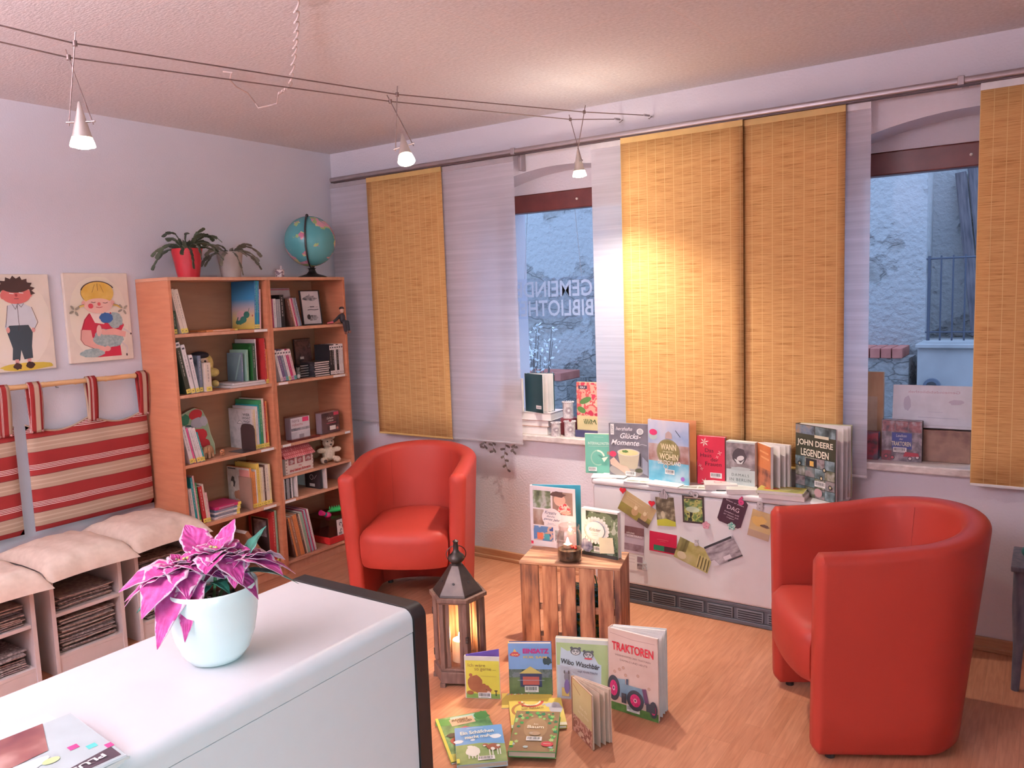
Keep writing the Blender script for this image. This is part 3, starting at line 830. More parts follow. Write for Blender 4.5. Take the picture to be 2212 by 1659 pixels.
def stool(yc, where, n1, n2, hstool, seed, xo=0.0):
    root = empty('cube_stool', (0.045+xo, yc-0.16, 0), label='white open cube stool %s' % where[0], cat='stool')
    d = 0.385; t = 0.018; w_ = 0.325; h = hstool
    for a in (0, w_-t): box('side_panel', 0, d, a, a+t, 0, h-t, ST, root, bevel=0.0015)
    box('seat_board', 0, d, 0, w_, h-t+0.0003, h, ST, root, bevel=0.0015)
    box('back_panel', 0, 0.006, t, w_-t, 0, h-t, ST, root)
    box('shelf', 0.007, d-0.006, t+.0004, w_-t-.0004, 0.265, 0.281, ST, root, bevel=0.001)
    box('bottom_board', 0.007, d-0.006, t+.0004, w_-t-.0004, 0.075, 0.09, ST, root, bevel=0.001)
    box('plinth', d-0.02, d-0.007, t+.0004, w_-t-.0004, 0.0, 0.0745, ST, root)
    paper_stack(0.045+xo+0.205, yc+0.003, 0.0905, n1, 'lower shelf, %s' % where[2], seed)
    paper_stack(0.045+xo+0.205, yc+0.003, 0.2815, n2, 'upper shelf, %s' % where[2], seed+1)
    c = cushion(0.50, 0.412, 0.105, seed).build('cushion', LINEN, None, smooth=True, loc=(0.045+xo+0.232, yc+0.003, h+0.037), rot=(0, 0, 0))
    tag(c, 'beige linen cushion lying on the %s' % where[1], 'cushion')
    return root
stool(-1.67, ('beside the bookcase, right end of the bench row', 'stool beside the bookcase', 'stool beside the bookcase'), 9, 10, 0.475, 11)
stool(-2.07, ('in the middle of the bench row', 'middle stool of the bench row', 'middle stool'), 15, 6, 0.465, 21, 0.015)
stool(-2.47, ('at the left edge of the photo', 'stool at the left edge of the photo', 'leftmost stool'), 8, 9, 0.45, 31, 0.04)

# ---------------------------------------------------------------- striped back cushions on a bamboo pole
def stripe_mat(axis='Z', name='striped_canvas', period=0.178, off=0.0):
    m, nt, N, L, b = nodes(name)
    tc = N.new('ShaderNodeTexCoord'); sx = N.new('ShaderNodeSeparateXYZ'); L.new(tc.outputs['Object'], sx.inputs[0])
    a = N.new('ShaderNodeMath'); a.operation = 'MULTIPLY_ADD'; a.inputs[1].default_value = 1/period; a.inputs[2].default_value = off
    L.new(sx.outputs[{'X': 0, 'Y': 1, 'Z': 2}[axis]], a.inputs[0])
    fr = N.new('ShaderNodeMath'); fr.operation = 'FRACT'; L.new(a.outputs[0], fr.inputs[0])
    r = N.new('ShaderNodeValToRGB'); r.color_ramp.interpolation = 'CONSTANT'
    redc, wh, bl, ta, tb_ = (0.25, 0.022, 0.020), (0.80, 0.68, 0.62), (0.10, 0.03, 0.03), (0.42, 0.28, 0.20), (0.52, 0.37, 0.27)
    stops = [(0.0, redc), (0.13, bl), (0.14, ta), (0.24, tb_), (0.27, ta), (0.35, tb_), (0.39, ta), (0.50, bl), (0.51, redc), (0.66, wh), (0.675, redc), (0.70, wh), (0.715, redc), (0.74, wh), (0.755, redc), (0.78, wh), (0.795, redc)]
    e = r.color_ramp.elements
    while len(e) < len(stops): e.new(0.99)
    for el, (p, c_) in zip(e, stops): el.position = p; el.color = (*c_, 1)
    L.new(fr.outputs[0], r.inputs['Fac']); L.new(r.outputs['Color'], b.inputs['Base Color'])
    setp(b, rough=0.85, spec=0.15)
    return m
STR = stripe_mat(); STRV = stripe_mat('Y', 'striped_canvas_loop', 0.06, 0.45)
BAMB = mottled([(0.60, 0.33, 0.15), (0.72, 0.45, 0.22)], 7, 0.4, (8, 1, 8), 4)
pole = empty('bamboo_pole', (0.05, -2.9, 1.252), label='bamboo pole on the wall carrying the striped back cushions', cat='pole')
q = MB(); pts = []; rs = []
yy = 0.0
while yy < 1.43:
    for dy, rr in ((0, 0.0125), (0.006, 0.0145), (0.012, 0.0125), (0.14, 0.012)):
        if yy+dy < 1.43: pts.append((0.0, yy+dy, 0.003*math.sin(yy*3))); rs.append(rr)
    yy += 0.152
q.tube(pts, rs, 12); q.build('cane', BAMB, pole, smooth=True)
for yb in (0.1, 0.98): 
    MB().tube([(-0.048, yb, 0), (-0.02, yb, 0), (-0.008, yb, -0.018), (0.012, yb, -0.018)], 0.003, 6).build('hook', plain((0.3, 0.28, 0.27), 0.4, metal=0.6), pole)
def back_pad(y0, y1, label, loops):
    root = empty('back_cushion', (0.03, y0, 0.56), label=label, cat='cushion')
    w_ = y1-y0; h = 0.50
    def top(u): return h+0.012-0.045*math.sin(PI*((u*2) % 1.0))**1.0 if True else h
    mb = MB()
    for sgn in (1, -1):
        def fn(u, v):
            z = v*top(u); a = 2*u-1; b = 2*v-1
            e = max(0, (1-abs(a)**5)*(1-abs(b)**5))
            x = sgn*0.017*e**0.4+0.004*math.sin(7*a+4*b)*e+0.006
            return (x, u*w_, z)
        mb.grid(fn, 28, 20)
    mb.build('pad', STR, root, smooth=True)
    # piping along the scalloped top
    q = MB(); q.tube([(0.006, i/28*w_, top(i/28)) for i in range(29)], 0.0045, 6); q.build('piping', plain((0.40, 0.28, 0.20), 0.8), root, smooth=True)
    for ly, lw in loops:
        P = []
        mb = MB()
        zb = top(ly/w_)-0.0-0.56*0
        zp = 1.255-0.56
        for s in (1, -1):
            def fn2(u, v, s=s): return (0.02+s*(0.0185*min(1, v*1.2+0.15)) if v < 0.9 else 0.02+s*0.017*math.sqrt(max(0, 1-((v-0.9)/0.1)**2)), ly-lw/2+u*lw+0.004*math.sin(v*3), zb-0.02+v*(zp+0.017-zb+0.02))
            mb.grid(fn2, 4, 16)
        mb.build('loop', STRV, root, smooth=True, solid=0.0015)
        q = MB()
        for dy in (-lw/2+0.006, lw/2-0.006): q.ball((0.026, ly+dy, zb-0.015), 0.006, 10, 6)
        q.build('button', plain((0.42, 0.16, 0.14), 0.5), root, smooth=True)
back_pad(-2.075, -1.467, 'striped red and beige back cushion beside the bookcase', [(0.045, 0.06), (0.315, 0.05), (0.585, 0.05)])
back_pad(-2.735, -2.125, 'striped red and beige back cushion cut by the left edge of the photo', [(0.03, 0.06), (0.30, 0.05), (0.565, 0.06)])
# ---------------------------------------------------------------- cable lamps
STEEL = plain((0.42, 0.36, 0.36), 0.3, metal=0.9)
CABLE = plain((0.22, 0.15, 0.14), 0.45, metal=0.5)
c1 = [(2.304, 0.0, 2.467), (2.200, -0.521, 2.42), (1.983, -1.558, 2.345), (1.785, -2.637, 2.315), (1.66, -3.6, 2.36), (1.50, Y1, 2.46)]
c2 = [(2.142, 0.0, 2.473), (2.075, -0.430, 2.42), (1.894, -1.498, 2.345), (1.651, -2.585, 2.315), (1.52, -3.6, 2.36), (1.34, Y1, 2.46)]
for pts, lab in ((c1, 'low voltage steel cable under the ceiling, the upper one in the photo'), (c2, 'low voltage steel cable under the ceiling, the lower one in the photo')):
    root = empty('lamp_cable', pts[0], label=lab, cat='cable')
    o = Vector(pts[0]); q = MB(); q.tube([Vector(p)-o+Vector((0, -0.04 if i == 0 else 0, 0)) for i, p in enumerate(pts)], 0.0022, 6); q.build('wire', CABLE, root, smooth=True)
    q = MB(); q.tube([(0, 0, 0.0), (0, -0.016, 0), (0.008, -0.03, -0.008), (0.0, -0.034, -0.016), (-0.01, -0.02, -0.01)], 0.0025, 6)
    q.build('wall_hook', STEEL, root, smooth=True)
    q = MB(); q.tube([(0, -0.034, 0), (-0.003, -0.085, -0.004)], 0.0055, 8); q.build('turnbuckle', STEEL, root, smooth=True)
BULB = emis('lit_halogen_bulb', (1.0, 0.86, 0.68), 60)
GLOWG = emis('glowing_glass_reflector', (1.0, 0.84, 0.70), 6)
CONEM = plain((0.62, 0.56, 0.52), 0.3, metal=0.6)
def cable_lamp(a, b, head, aim, energy, label, spot=70, col=(1.0, 0.78, 0.56), bar=None, spill=0.09, beam=None):
    """a, b: clamps on the two cables; head: mouth of the reflector; aim: point it lights"""
    a, b, head, aim = Vector(a), Vector(b), Vector(head), Vector(aim)
    m = (a+b)/2
    root = empty('cable_lamp', m, label=label, cat='lamp', group=None)
    d = (aim-head).normalized()
    side = Vector(bar) if bar else (a-b); side.z = 0; side.normalize(); side = (side-d*side.dot(d)).normalized()
    pivot = head-d*0.066
    ea, eb = pivot-side*0.034, pivot+side*0.034       # rods cross: clamp a goes to the far end
    for p, e_ in ((a, ea), (b, eb)):
        v = (e_-p).normalized()
        MB().tube([p-v*0.03-m, e_+v*0.01-m], 0.0019, 6).build('rod', CABLE, root, smooth=True)
        MB().lathe([(0.0, -0.007), (0.0065, -0.007), (0.0065, 0.007), (0, 0.007)], 10).build('cable_clamp', CABLE, root, smooth=False, loc=p-m)
    MB().tube([ea-side*0.008-m, eb+side*0.008-m], 0.0032, 8).build('cross_bar', STEEL, root, smooth=True)
    rot = d.to_track_quat('-Z', 'Y').to_euler()
    k = MB(); k.lathe([(0.0, 0.122), (0.004, 0.118), (0.0075, 0.100), (0.0145, 0.072), (0.021, 0.045), (0.0265, 0.024), (0.0250, 0.024), (0.019, 0.045), (0.01, 0.065)], 24)
    k.build('reflector', CONEM, root, smooth=True, loc=head-m, rot=rot)
    k = MB(); k.lathe([(0.0265, 0.023), (0.031, 0.010), (0.0335, 0.0), (0.032, -0.002), (0.029, 0.004), (0.0245, 0.023)], 24)
    k.build('glass_reflector', GLOWG, root, smooth=True, loc=head-m, rot=rot)
    k = MB(); k.lathe([(0.0, -0.008), (0.017, -0.006), (0.0285, 0.0), (0.0275, 0.008), (0.0, 0.010)], 20)
    k.build('bulb', BULB, root, smooth=True, loc=head-m, rot=rot)
    light('lamp_spill', 'POINT', head+d*0.02, energy*spill, col, shadow_soft_size=0.11)
    if beam: light('lamp_beam', 'SPOT', head+d*0.012, beam[0], col, spot_size=R(62), spot_blend=1.0, shadow_soft_size=0.022, target=beam[1])
    light('lamp_light', 'SPOT', head+d*0.012, energy, col, spot_size=R(spot), spot_blend=0.8, shadow_soft_size=0.022, target=aim)
cable_lamp(c1[3], c2[3], (1.748, -2.62, 2.050), (1.70, -2.60, 0.0), 5, 'lit cone spotlight hanging from the cables at the left, above the cube stools', 95, bar=(.83, .45, 0))
cable_lamp(c1[2], c2[2], (1.984, -1.525, 2.108), (2.75, -2.05, 0.0), 11, 'lit cone spotlight with the brightest glare, middle of the three cable lamps', 100, bar=(.8, .3, 0))
cable_lamp(c1[1], c2[1], (2.156, -0.500, 2.140), (2.20, -0.36, 0.0), 95, 'lit cone spotlight nearest the windows, hanging before the dark window frame', 125, (1.0, 0.90, 0.77), spill=0.07, beam=(105, (1.95, -0.72, 0)))
# unseen housings added behind the camera for the fill lights
for nm, (x, y, z, sx, sy), lab, cc in (('a', (1.8, -4.6, 2.11, 1.4, 0.26), 'long added fill luminaire, unseen behind the viewer', (1.0, 0.78, 0.78)), ('b', (5.27, -4.47, 1.42, 0.36, 0.26), 'short cool added fill luminaire, unseen behind the viewer', (0.7, 0.93, 1.0))):
    root = empty('fill_luminaire', (x, y, z), label=lab, cat='lamp')
    q = MB(); q.box(-sx/2, sx/2, -sy/2, -sy/2+.012, -.025, .025); q.box(-sx/2, sx/2, sy/2-.012, sy/2, -.025, .025); q.box(-sx/2, -sx/2+.012, -sy/2, sy/2, -.025, .025); q.box(sx/2-.012, sx/2, -sy/2, sy/2, -.025, .025)
    q.build('housing', plain((0.7, 0.7, 0.7), 0.4), root)
    box('diffuser', -sx/2+.013, sx/2-.013, -sy/2+.013, sy/2-.013, -0.004, 0.004, emis('fill_diffuser_'+nm, cc, 2.0), root)
    for k in (-1, 1): MB().tube([(k*sx*.4, 0, 0.004), (k*sx*.4, 0, H-z)], 0.002, 6).build('suspension_wire', STEEL, root)
# coiled white cord under the ceiling
root = empty('coiled_cord', (1.97, -2.0, H), label='coiled white cord pinned loosely under the ceiling above the cable lamps', cat='cord')
q = MB(); P = []
pa = [Vector(p) for p in ((2.30, -2.32, 2.55), (1.967, -2.003, 2.56), (1.765, -1.827, 2.555), (1.556, -1.656, 2.55), (1.243, -1.41, 2.535), (1.16, -1.40, 2.52))]
def along(pts, t):
    t *= len(pts)-1; i = min(int(t), len(pts)-2); return pts[i].lerp(pts[i+1], t-i)
n = 420; turns = 15
for i in range(n+1):
    t = i/n; p = along(pa, t); f = 0.35+0.65*t; a = 2*PI*turns*t**1.25
    P.append(p+Vector((0.020*math.cos(a), -0.014*math.cos(a)+0.010*math.sin(a), 0.008*math.sin(a)-0.006))-Vector((1.97, -2.0, H)))
tail = [(1.149, -1.394, 2.52), (1.06, -1.33, 2.50), (0.97, -1.285, 2.515), (0.93, -1.33, 2.50), (0.896, -1.318, 2.53), (0.95, -1.40, 2.55), (0.986, -1.489, 2.555), (1.05, -1.57, 2.556), (1.149, -1.635, 2.557), (1.12, -1.68, 2.558)]
for a, b in zip(tail, tail[1:]):
    for k in range(3): P.append(Vector(a).lerp(Vector(b), k/3)-Vector((1.97, -2.0, H)))
q.tube(P, 0.0034, 6); q.build('wire', plain((0.72, 0.58, 0.55), 0.5), root, smooth=True)

# ---------------------------------------------------------------- globe
gl = empty('globe', (0.17, -0.375, HB), (0, 0, R(38)), label='school globe on a dark stand on top of the corner bookcase', cat='globe')
def globe_mat():
    m, nt, N, L, b = nodes('globe_map')
    tc = N.new('ShaderNodeTexCoord')
    n = N.new('ShaderNodeTexNoise'); n.inputs['Scale'].default_value = 8.5; n.inputs['Detail'].default_value = 5; n.inputs['Roughness'].default_value = 0.55
    L.new(tc.outputs['Object'], n.inputs['Vector'])
    n2 = N.new('ShaderNodeTexVoronoi'); n2.inputs['Scale'].default_value = 22; L.new(tc.outputs['Object'], n2.inputs['Vector'])
    r = N.new('ShaderNodeValToRGB'); r.color_ramp.interpolation = 'CONSTANT'; e = r.color_ramp.elements
    e[0].color = (0.09, 0.38, 0.40, 1); e[1].position = 0.545; e[1].color = (1, 1, 1, 1)
    L.new(n.outputs['Fac'], r.inputs['Fac'])
    r2 = N.new('ShaderNodeValToRGB'); r2.color_ramp.interpolation = 'CONSTANT'; e = r2.color_ramp.elements
    for _ in range(3): e.new(0.9)
    for el, p, c in zip(e, (0, 0.3, 0.5, 0.68, 0.84), ((0.60, 0.20, 0.30), (0.72, 0.36, 0.42), (0.38, 0.52, 0.22), (0.72, 0.60, 0.30), (0.66, 0.28, 0.34))): el.position = p; el.color = (*c, 1)
    L.new(n2.outputs['Color'], r2.inputs['Fac'])
    st = N.new('ShaderNodeMath'); st.operation = 'GREATER_THAN'; st.inputs[1].default_value = 0.545; L.new(n.outputs['Fac'], st.inputs[0])
    mx = N.new('ShaderNodeMix'); mx.data_type = 'RGBA'; L.new(st.outputs[0], mx.inputs[0]); mx.inputs[6].default_value = (0.10, 0.36, 0.38, 1); L.new(r2.outputs['Color'], mx.inputs[7])
    L.new(mx.outputs[2], b.inputs['Base Color']); setp(b, rough=0.25)
    return m
BLKP = plain((0.025, 0.018, 0.018), 0.35)
GC = Vector((0, 0, 0.225)); GRAD = 0.155
sp = MB(); sp.ball((0, 0, 0), GRAD, 40, 24); so = sp.build('sphere', globe_mat(), gl, smooth=True, loc=GC, rot=(R(-23), 0, R(20)))
ax = Vector((0, math.sin(R(-20)), math.cos(R(-20))))       # tilted axis
q = MB(); P = []
e1 = ax; e2 = Vector((0, -ax.z, ax.y))
P = [GC+(GRAD+0.010)*(math.cos(a)*e1+math.sin(a)*e2) for a in [PI*(-0.02+1.04*k/30) for k in range(31)]]
q.tube(P, 0.0055, 6); q.build('meridian_arm', BLKP, gl, smooth=True)
q = MB(); q.lathe([(0.0, 0.0), (0.088, 0.0), (0.090, 0.006), (0.070, 0.014), (0.035, 0.024), (0.020, 0.040), (0.018, 0.052), (0.028, 0.060), (0.0, 0.062)], 28); q.build('base', BLKP, gl, smooth=True)
for s in (1, -1):
    q = MB(); q.ball(GC+ax*(GRAD+0.008)*s, (0.010, 0.010, 0.010), 10, 7); q.build('axis_knob', BLKP, gl, smooth=True)
MB().tube([(0.0, 0.03, 0.075), (0.01, 0.05, 0.05), (0.02, 0.09, 0.006)], 0.003, 6).build('cable', BLKP, gl, smooth=True)

# ---------------------------------------------------------------- christmas cacti on the bookcase
def leafseg(mb, p, d, up_, L_, W_, mi=0):
    d = d.normalized(); s = d.cross(up_).normalized(); nrm = s.cross(d)
    pts = [(0, .25), (.15, .75), (.35, .85), (.5, 1.0), (.68, .85), (.85, 1.0), (1, .45)]
    ring = [p+d*(t*L_)+s*(w_*W_/2) for t, w_ in pts]+[p+d*(t*L_)-s*(w_*W_/2) for t, w_ in reversed(pts)]
    n = len(ring); th = nrm*0.0016
    mb.add([r_+th for r_ in ring]+[r_-th for r_ in ring], [tuple(range(n)), tuple(range(2*n-1, n-1, -1))]+[(i, (i+1) % n, (i+1) % n+n, i+n) for i in range(n)], mi)
def pot(root, r0, r1, h, mat, soil_z, t=0.006, name='pot'):
    q = MB(); q.lathe([(0, 0), (r0, 0), (r1, h), (r1-t, h), (r0-t*0.6, soil_z-0.03), (0, soil_z-0.03)], 32); q.build(name, mat, root, smooth=True)
    q = MB(); q.lathe([(0, soil_z), ((r0+r1)/2*0.95-t, soil_z)], 24, cap=True); q.build('soil', mottled([(0.05, 0.03, 0.025), (0.12, 0.08, 0.06)], 60, 0.95), root)
def cactus(loc, r0, r1, h, mat, label, nb, reach, col, seed, lift=1.0):
    root = empty('christmas_cactus', loc, label=label, cat='potted plant')
    pot(root, r0, r1, h, mat, h-0.012)
    rg = random.Random(seed)
    for i in range(nb):
        a = 2*PI*i/nb+rg.uniform(-.3, .3); el = rg.uniform(0.25, 1.3)*lift
        p = Vector((0.02*math.cos(a), 0.02*math.sin(a), h-0.014)); d = Vector((math.cos(a)*math.cos(el), math.sin(a)*math.cos(el), math.sin(el)))
        mb = MB(); ns = rg.randint(4, 6)
        for k in range(ns):
            Ls = reach/5*rg.uniform(0.85, 1.15)
            leafseg(mb, p, d, Vector((-math.sin(a)*0.5+rg.uniform(-.6, .6), math.cos(a)*0.5, 1)), Ls, 0.021)
            p = p+d*Ls*0.93; d = (d+Vector((rg.uniform(-.1, .1), rg.uniform(-.1, .1), -0.42))).normalized()
        mb.build('branch', col, root)
CACT = mottled([(0.045, 0.06, 0.035), (0.09, 0.10, 0.055)], 20, 0.5)
CACT2 = mottled([(0.13, 0.12, 0.085), (0.19, 0.16, 0.12)], 20, 0.55)
cactus((0.16, -1.235, HB), 0.055, 0.080, 0.155, plain((0.50, 0.02, 0.03), 0.35), 'christmas cactus in a bright red pot on top of the left bookcase', 26, 0.20, CACT, 2)
cactus((0.16, -0.965, HB), 0.052, 0.070, 0.145, plain((0.46, 0.38, 0.34), 0.55), 'christmas cactus in a grey beige pot, between the red pot and the small cup', 17, 0.185, CACT2, 9, 0.75)
# small printed cup with a brush handle
cu = empty('cup', (0.2, -0.655, HB), label='small printed cup holding a pale stick, beside the globe', cat='cup')
q = MB(); q.lathe([(0, 0), (0.024, 0), (0.028, 0.048), (0.026, 0.048), (0.022, 0.004), (0, 0.004)], 20)
q.build('cup_body', mottled([(0.75, 0.62, 0.6), (0.25, 0.15, 0.18), (0.8, 0.7, 0.68)], 40, 0.4, const=True), cu, smooth=True)
MB().tube([(0, 0.006, 0.006), (0.0, 0.014, 0.07)], [0.003, 0.006], 8).build('stick', plain((0.62, 0.52, 0.54), 0.4), cu, smooth=True)

# ---------------------------------------------------------------- poinsettia
PX, PY = 2.462, -2.812
po = empty('poinsettia', (PX, PY, CT), label='pink poinsettia in a white ceramic pot on the white cabinet', cat='potted plant')
q = MB(); q.lathe([(0, 0), (0.046, 0), (0.058, 0.005), (0.073, 0.024), (0.087, 0.062), (0.095, 0.105), (0.099, 0.145), (0.0995, 0.172), (0.0975, 0.175), (0.0945, 0.172), (0.091, 0.12), (0.07, 0.03), (0, 0.02)], 48)
q.build('ceramic_pot', plain((0.80, 0.88, 0.86), 0.22, 0.01), po, smooth=True)
q = MB(); q.lathe([(0.048, 0.02), (0.074, 0.150), (0.072, 0.150), (0.046, 0.02)], 32); q.build('inner_pot', plain((0.38, 0.13, 0.08), 0.6), po, smooth=True)
q = MB(); q.lathe([(0, 0.134), (0.071, 0.132)], 24, cap=True)
rg = random.Random(4)
for i in range(50):
    a = rg.uniform(0, 6.28); r_ = 0.068*math.sqrt(rg.random()); q.ball((r_*math.cos(a), r_*math.sin(a), 0.133), rg.uniform(0.003, 0.006), 6, 4, 1 if i % 5 == 0 else 0)
q.build('soil', [mottled([(0.02, 0.015, 0.012), (0.06, 0.04, 0.03)], 80, 0.95), plain((0.6, 0.6, 0.55), 0.8)], po)
def bract_mat(name, c0, c1, pale):
    m, nt, N, L, b = nodes(name)
    uv = N.new('ShaderNodeUVMap'); sp_ = N.new('ShaderNodeSeparateXYZ'); L.new(uv.outputs[0], sp_.inputs[0])
    tc = N.new('ShaderNodeTexCoord'); n = N.new('ShaderNodeTexNoise'); n.inputs['Scale'].default_value = 60; n.inputs['Detail'].default_value = 6
    L.new(tc.outputs['Object'], n.inputs['Vector'])
    r = N.new('ShaderNodeValToRGB'); r.color_ramp.elements[0].position = 0.38; r.color_ramp.elements[1].position = 0.66
    r.color_ramp.elements[0].color = (*c0, 1); r.color_ramp.elements[1].color = (*c1, 1); L.new(n.outputs['Fac'], r.inputs['Fac'])
    a1 = N.new('ShaderNodeMath'); a1.operation = 'MULTIPLY_ADD'; a1.inputs[1].default_value = 2; a1.inputs[2].default_value = -1; L.new(sp_.outputs[0], a1.inputs[0])
    a2 = N.new('ShaderNodeMath'); a2.operation = 'ABSOLUTE'; L.new(a1.outputs[0], a2.inputs[0])
    a3 = N.new('ShaderNodeMath'); a3.operation = 'MULTIPLY_ADD'; a3.inputs[1].default_value = 0.9; L.new(n.outputs['Fac'], a3.inputs[0]); L.new(a2.outputs[0], a3.inputs[2])
    r3 = N.new('ShaderNodeValToRGB'); r3.color_ramp.elements[0].position = 0.0; r3.color_ramp.elements[1].position = 0.06
    a4 = N.new('ShaderNodeMath'); a4.operation = 'SUBTRACT'; a4.inputs[1].default_value = 1.28; L.new(a3.outputs[0], a4.inputs[0]); L.new(a4.outputs[0], r3.inputs['Fac'])
    mx = N.new('ShaderNodeMix'); mx.data_type = 'RGBA'; L.new(r3.outputs['Color'], mx.inputs[0]); L.new(r.outputs['Color'], mx.inputs[6]); mx.inputs[7].default_value = (*pale, 1)
    L.new(mx.outputs[2], b.inputs['Base Color'])
    # raised side veins
    wv = N.new('ShaderNodeTexWave'); wv.inputs['Scale'].default_value = 1.4; wv.inputs['Distortion'].default_value = 1.0
    cb = N.new('ShaderNodeCombineXYZ'); a5 = N.new('ShaderNodeMath'); a5.operation = 'MULTIPLY_ADD'; a5.inputs[1].default_value = -0.5; L.new(a2.outputs[0], a5.inputs[0]); L.new(sp_.outputs[1], a5.inputs[2]); L.new(a5.outputs[0], cb.inputs[0]); L.new(cb.outputs[0], wv.inputs['Vector'])
    bp = N.new('ShaderNodeBump'); bp.inputs['Strength'].default_value = 0.5; bp.inputs['Distance'].default_value = 0.002; L.new(wv.outputs['Fac'], bp.inputs['Height']); L.new(bp.outputs[0], b.inputs['Normal'])
    setp(b, rough=0.55, spec=0.25)
    return m
PINK = bract_mat('pink_bract', (0.42, 0.035, 0.19), (0.54, 0.09, 0.30), (0.72, 0.46, 0.56))
UNDER = bract_mat('bract_underside', (0.58, 0.36, 0.46), (0.68, 0.48, 0.56), (0.70, 0.52, 0.58))
GLEAF = mottled([(0.015, 0.10, 0.07), (0.03, 0.16, 0.11)], 20, 0.35)
GEDGE = plain((0.55, 0.62, 0.45), 0.5)
def leaf(base, d, nrm, Ln, Wd, droop, cup, mats, name, seed, twist=0.0):
    rg = random.Random(seed)
    d = d.normalized(); s = d.cross(nrm).normalized(); nn = s.cross(d).normalized()
    NU, NV = 10, 16; vs = []
    prof = lambda t: (math.sin(PI*min(1, t**0.78))**0.8)*(1.0+0.07*math.sin(t*19+seed))*(1-0.25*t**3) if 0 < t < 1 else 0.0
    for j in range(NV+1):
        t = j/NV
        cen = base+d*(Ln*t)+Vector((0, 0, -droop*t*t*Ln))+nn*(0.03*Ln*math.sin(PI*t))
        hw = max(0.0006, Wd/2*prof(t))
        for i in range(NU+1):
            a = 2*i/NU-1
            fold = cup*abs(a)*hw+0.05*hw*math.sin(t*22+a*3+seed)
            vs.append(cen+s*(a*hw)*math.cos(twist*t)+nn*(fold+a*hw*math.sin(twist*t)))
    fs = []; mi = []
    for j in range(NV):
        for i in range(NU):
            fs.append((j*(NU+1)+i, j*(NU+1)+i+1, (j+1)*(NU+1)+i+1, (j+1)*(NU+1)+i))
            mi.append(0)
    mb = MB(); mb.v = [tuple(v) for v in vs]; mb.f = fs; mb.mi = mi
    o = mb.build(name, mats, po, smooth=True)
    uvl = o.data.uv_layers.new(name='UVMap')
    for lp in o.data.loops: uvl.data[lp.index].uv = ((lp.vertex_index % (NU+1))/NU, (lp.vertex_index//(NU+1))/NV)
    md = o.modifiers.new('solid', 'SOLIDIFY'); md.thickness = 0.0009; md.offset = -1
    if len(mats) > 1: md.material_offset = 1
    return o
# camera-independent layout: heads of bracts on short stems, big lower bracts drooping outwards
BM = [PINK, UNDER]
heads = [((0.010, 0.010, 0.236), 0.092, 0.0), ((-0.040, -0.040, 0.214), 0.088, 0.7), ((0.034, 0.046, 0.220), 0.080, 1.3)]
k = 0
for hi, (hc, Ln, ph) in enumerate(heads):
    hc = Vector(hc)
    st = MB(); st.tube([(hc.x*0.15, hc.y*0.15, 0.130), (hc.x*0.6, hc.y*0.6, 0.18), tuple(hc)], 0.0035, 8); st.build('stem', plain((0.10, 0.22, 0.09), 0.5), po, smooth=True)
    for ring_, (n_, el, fl, dr) in enumerate(((6, 0.10, 1.0, 0.35), (5, 0.42, 0.78, 0.25), (4, 0.80, 0.50, 0.15))):
        for i in range(n_):
            a = ph+ring_*0.5+2*PI*i/n_+rg.uniform(-.2, .2)
            d = Vector((math.cos(a)*math.cos(el), math.sin(a)*math.cos(el), math.sin(el)))
            out = (Vector((hc.x, hc.y, 0)).dot(Vector((d.x, d.y, 0)))) 
            L2 = Ln*fl*(1.0+(0.35 if out > 0.02 and ring_ == 0 else 0))*rg.uniform(0.85, 1.15)
            leaf(hc+Vector((0, 0, 0.004*ring_)), d, Vector((0, 0, 1)) if el < .9 else Vector((-d.x, -d.y, 1)), L2, L2*0.92, dr+rg.uniform(-.1, .35), rg.uniform(0.08, 0.3), BM, 'bract', k, rg.uniform(-.3, .3)); k += 1
    q = MB()
    for i in range(12): q.ball(hc+Vector((rg.uniform(-.012, .012), rg.uniform(-.012, .012), 0.012+rg.uniform(0, .012))), rg.uniform(0.002, 0.0045), 7, 5, i % 2)
    q.build('flower_buds', [plain((0.55, 0.50, 0.14), 0.5), plain((0.36, 0.42, 0.26), 0.5)], po, smooth=True)
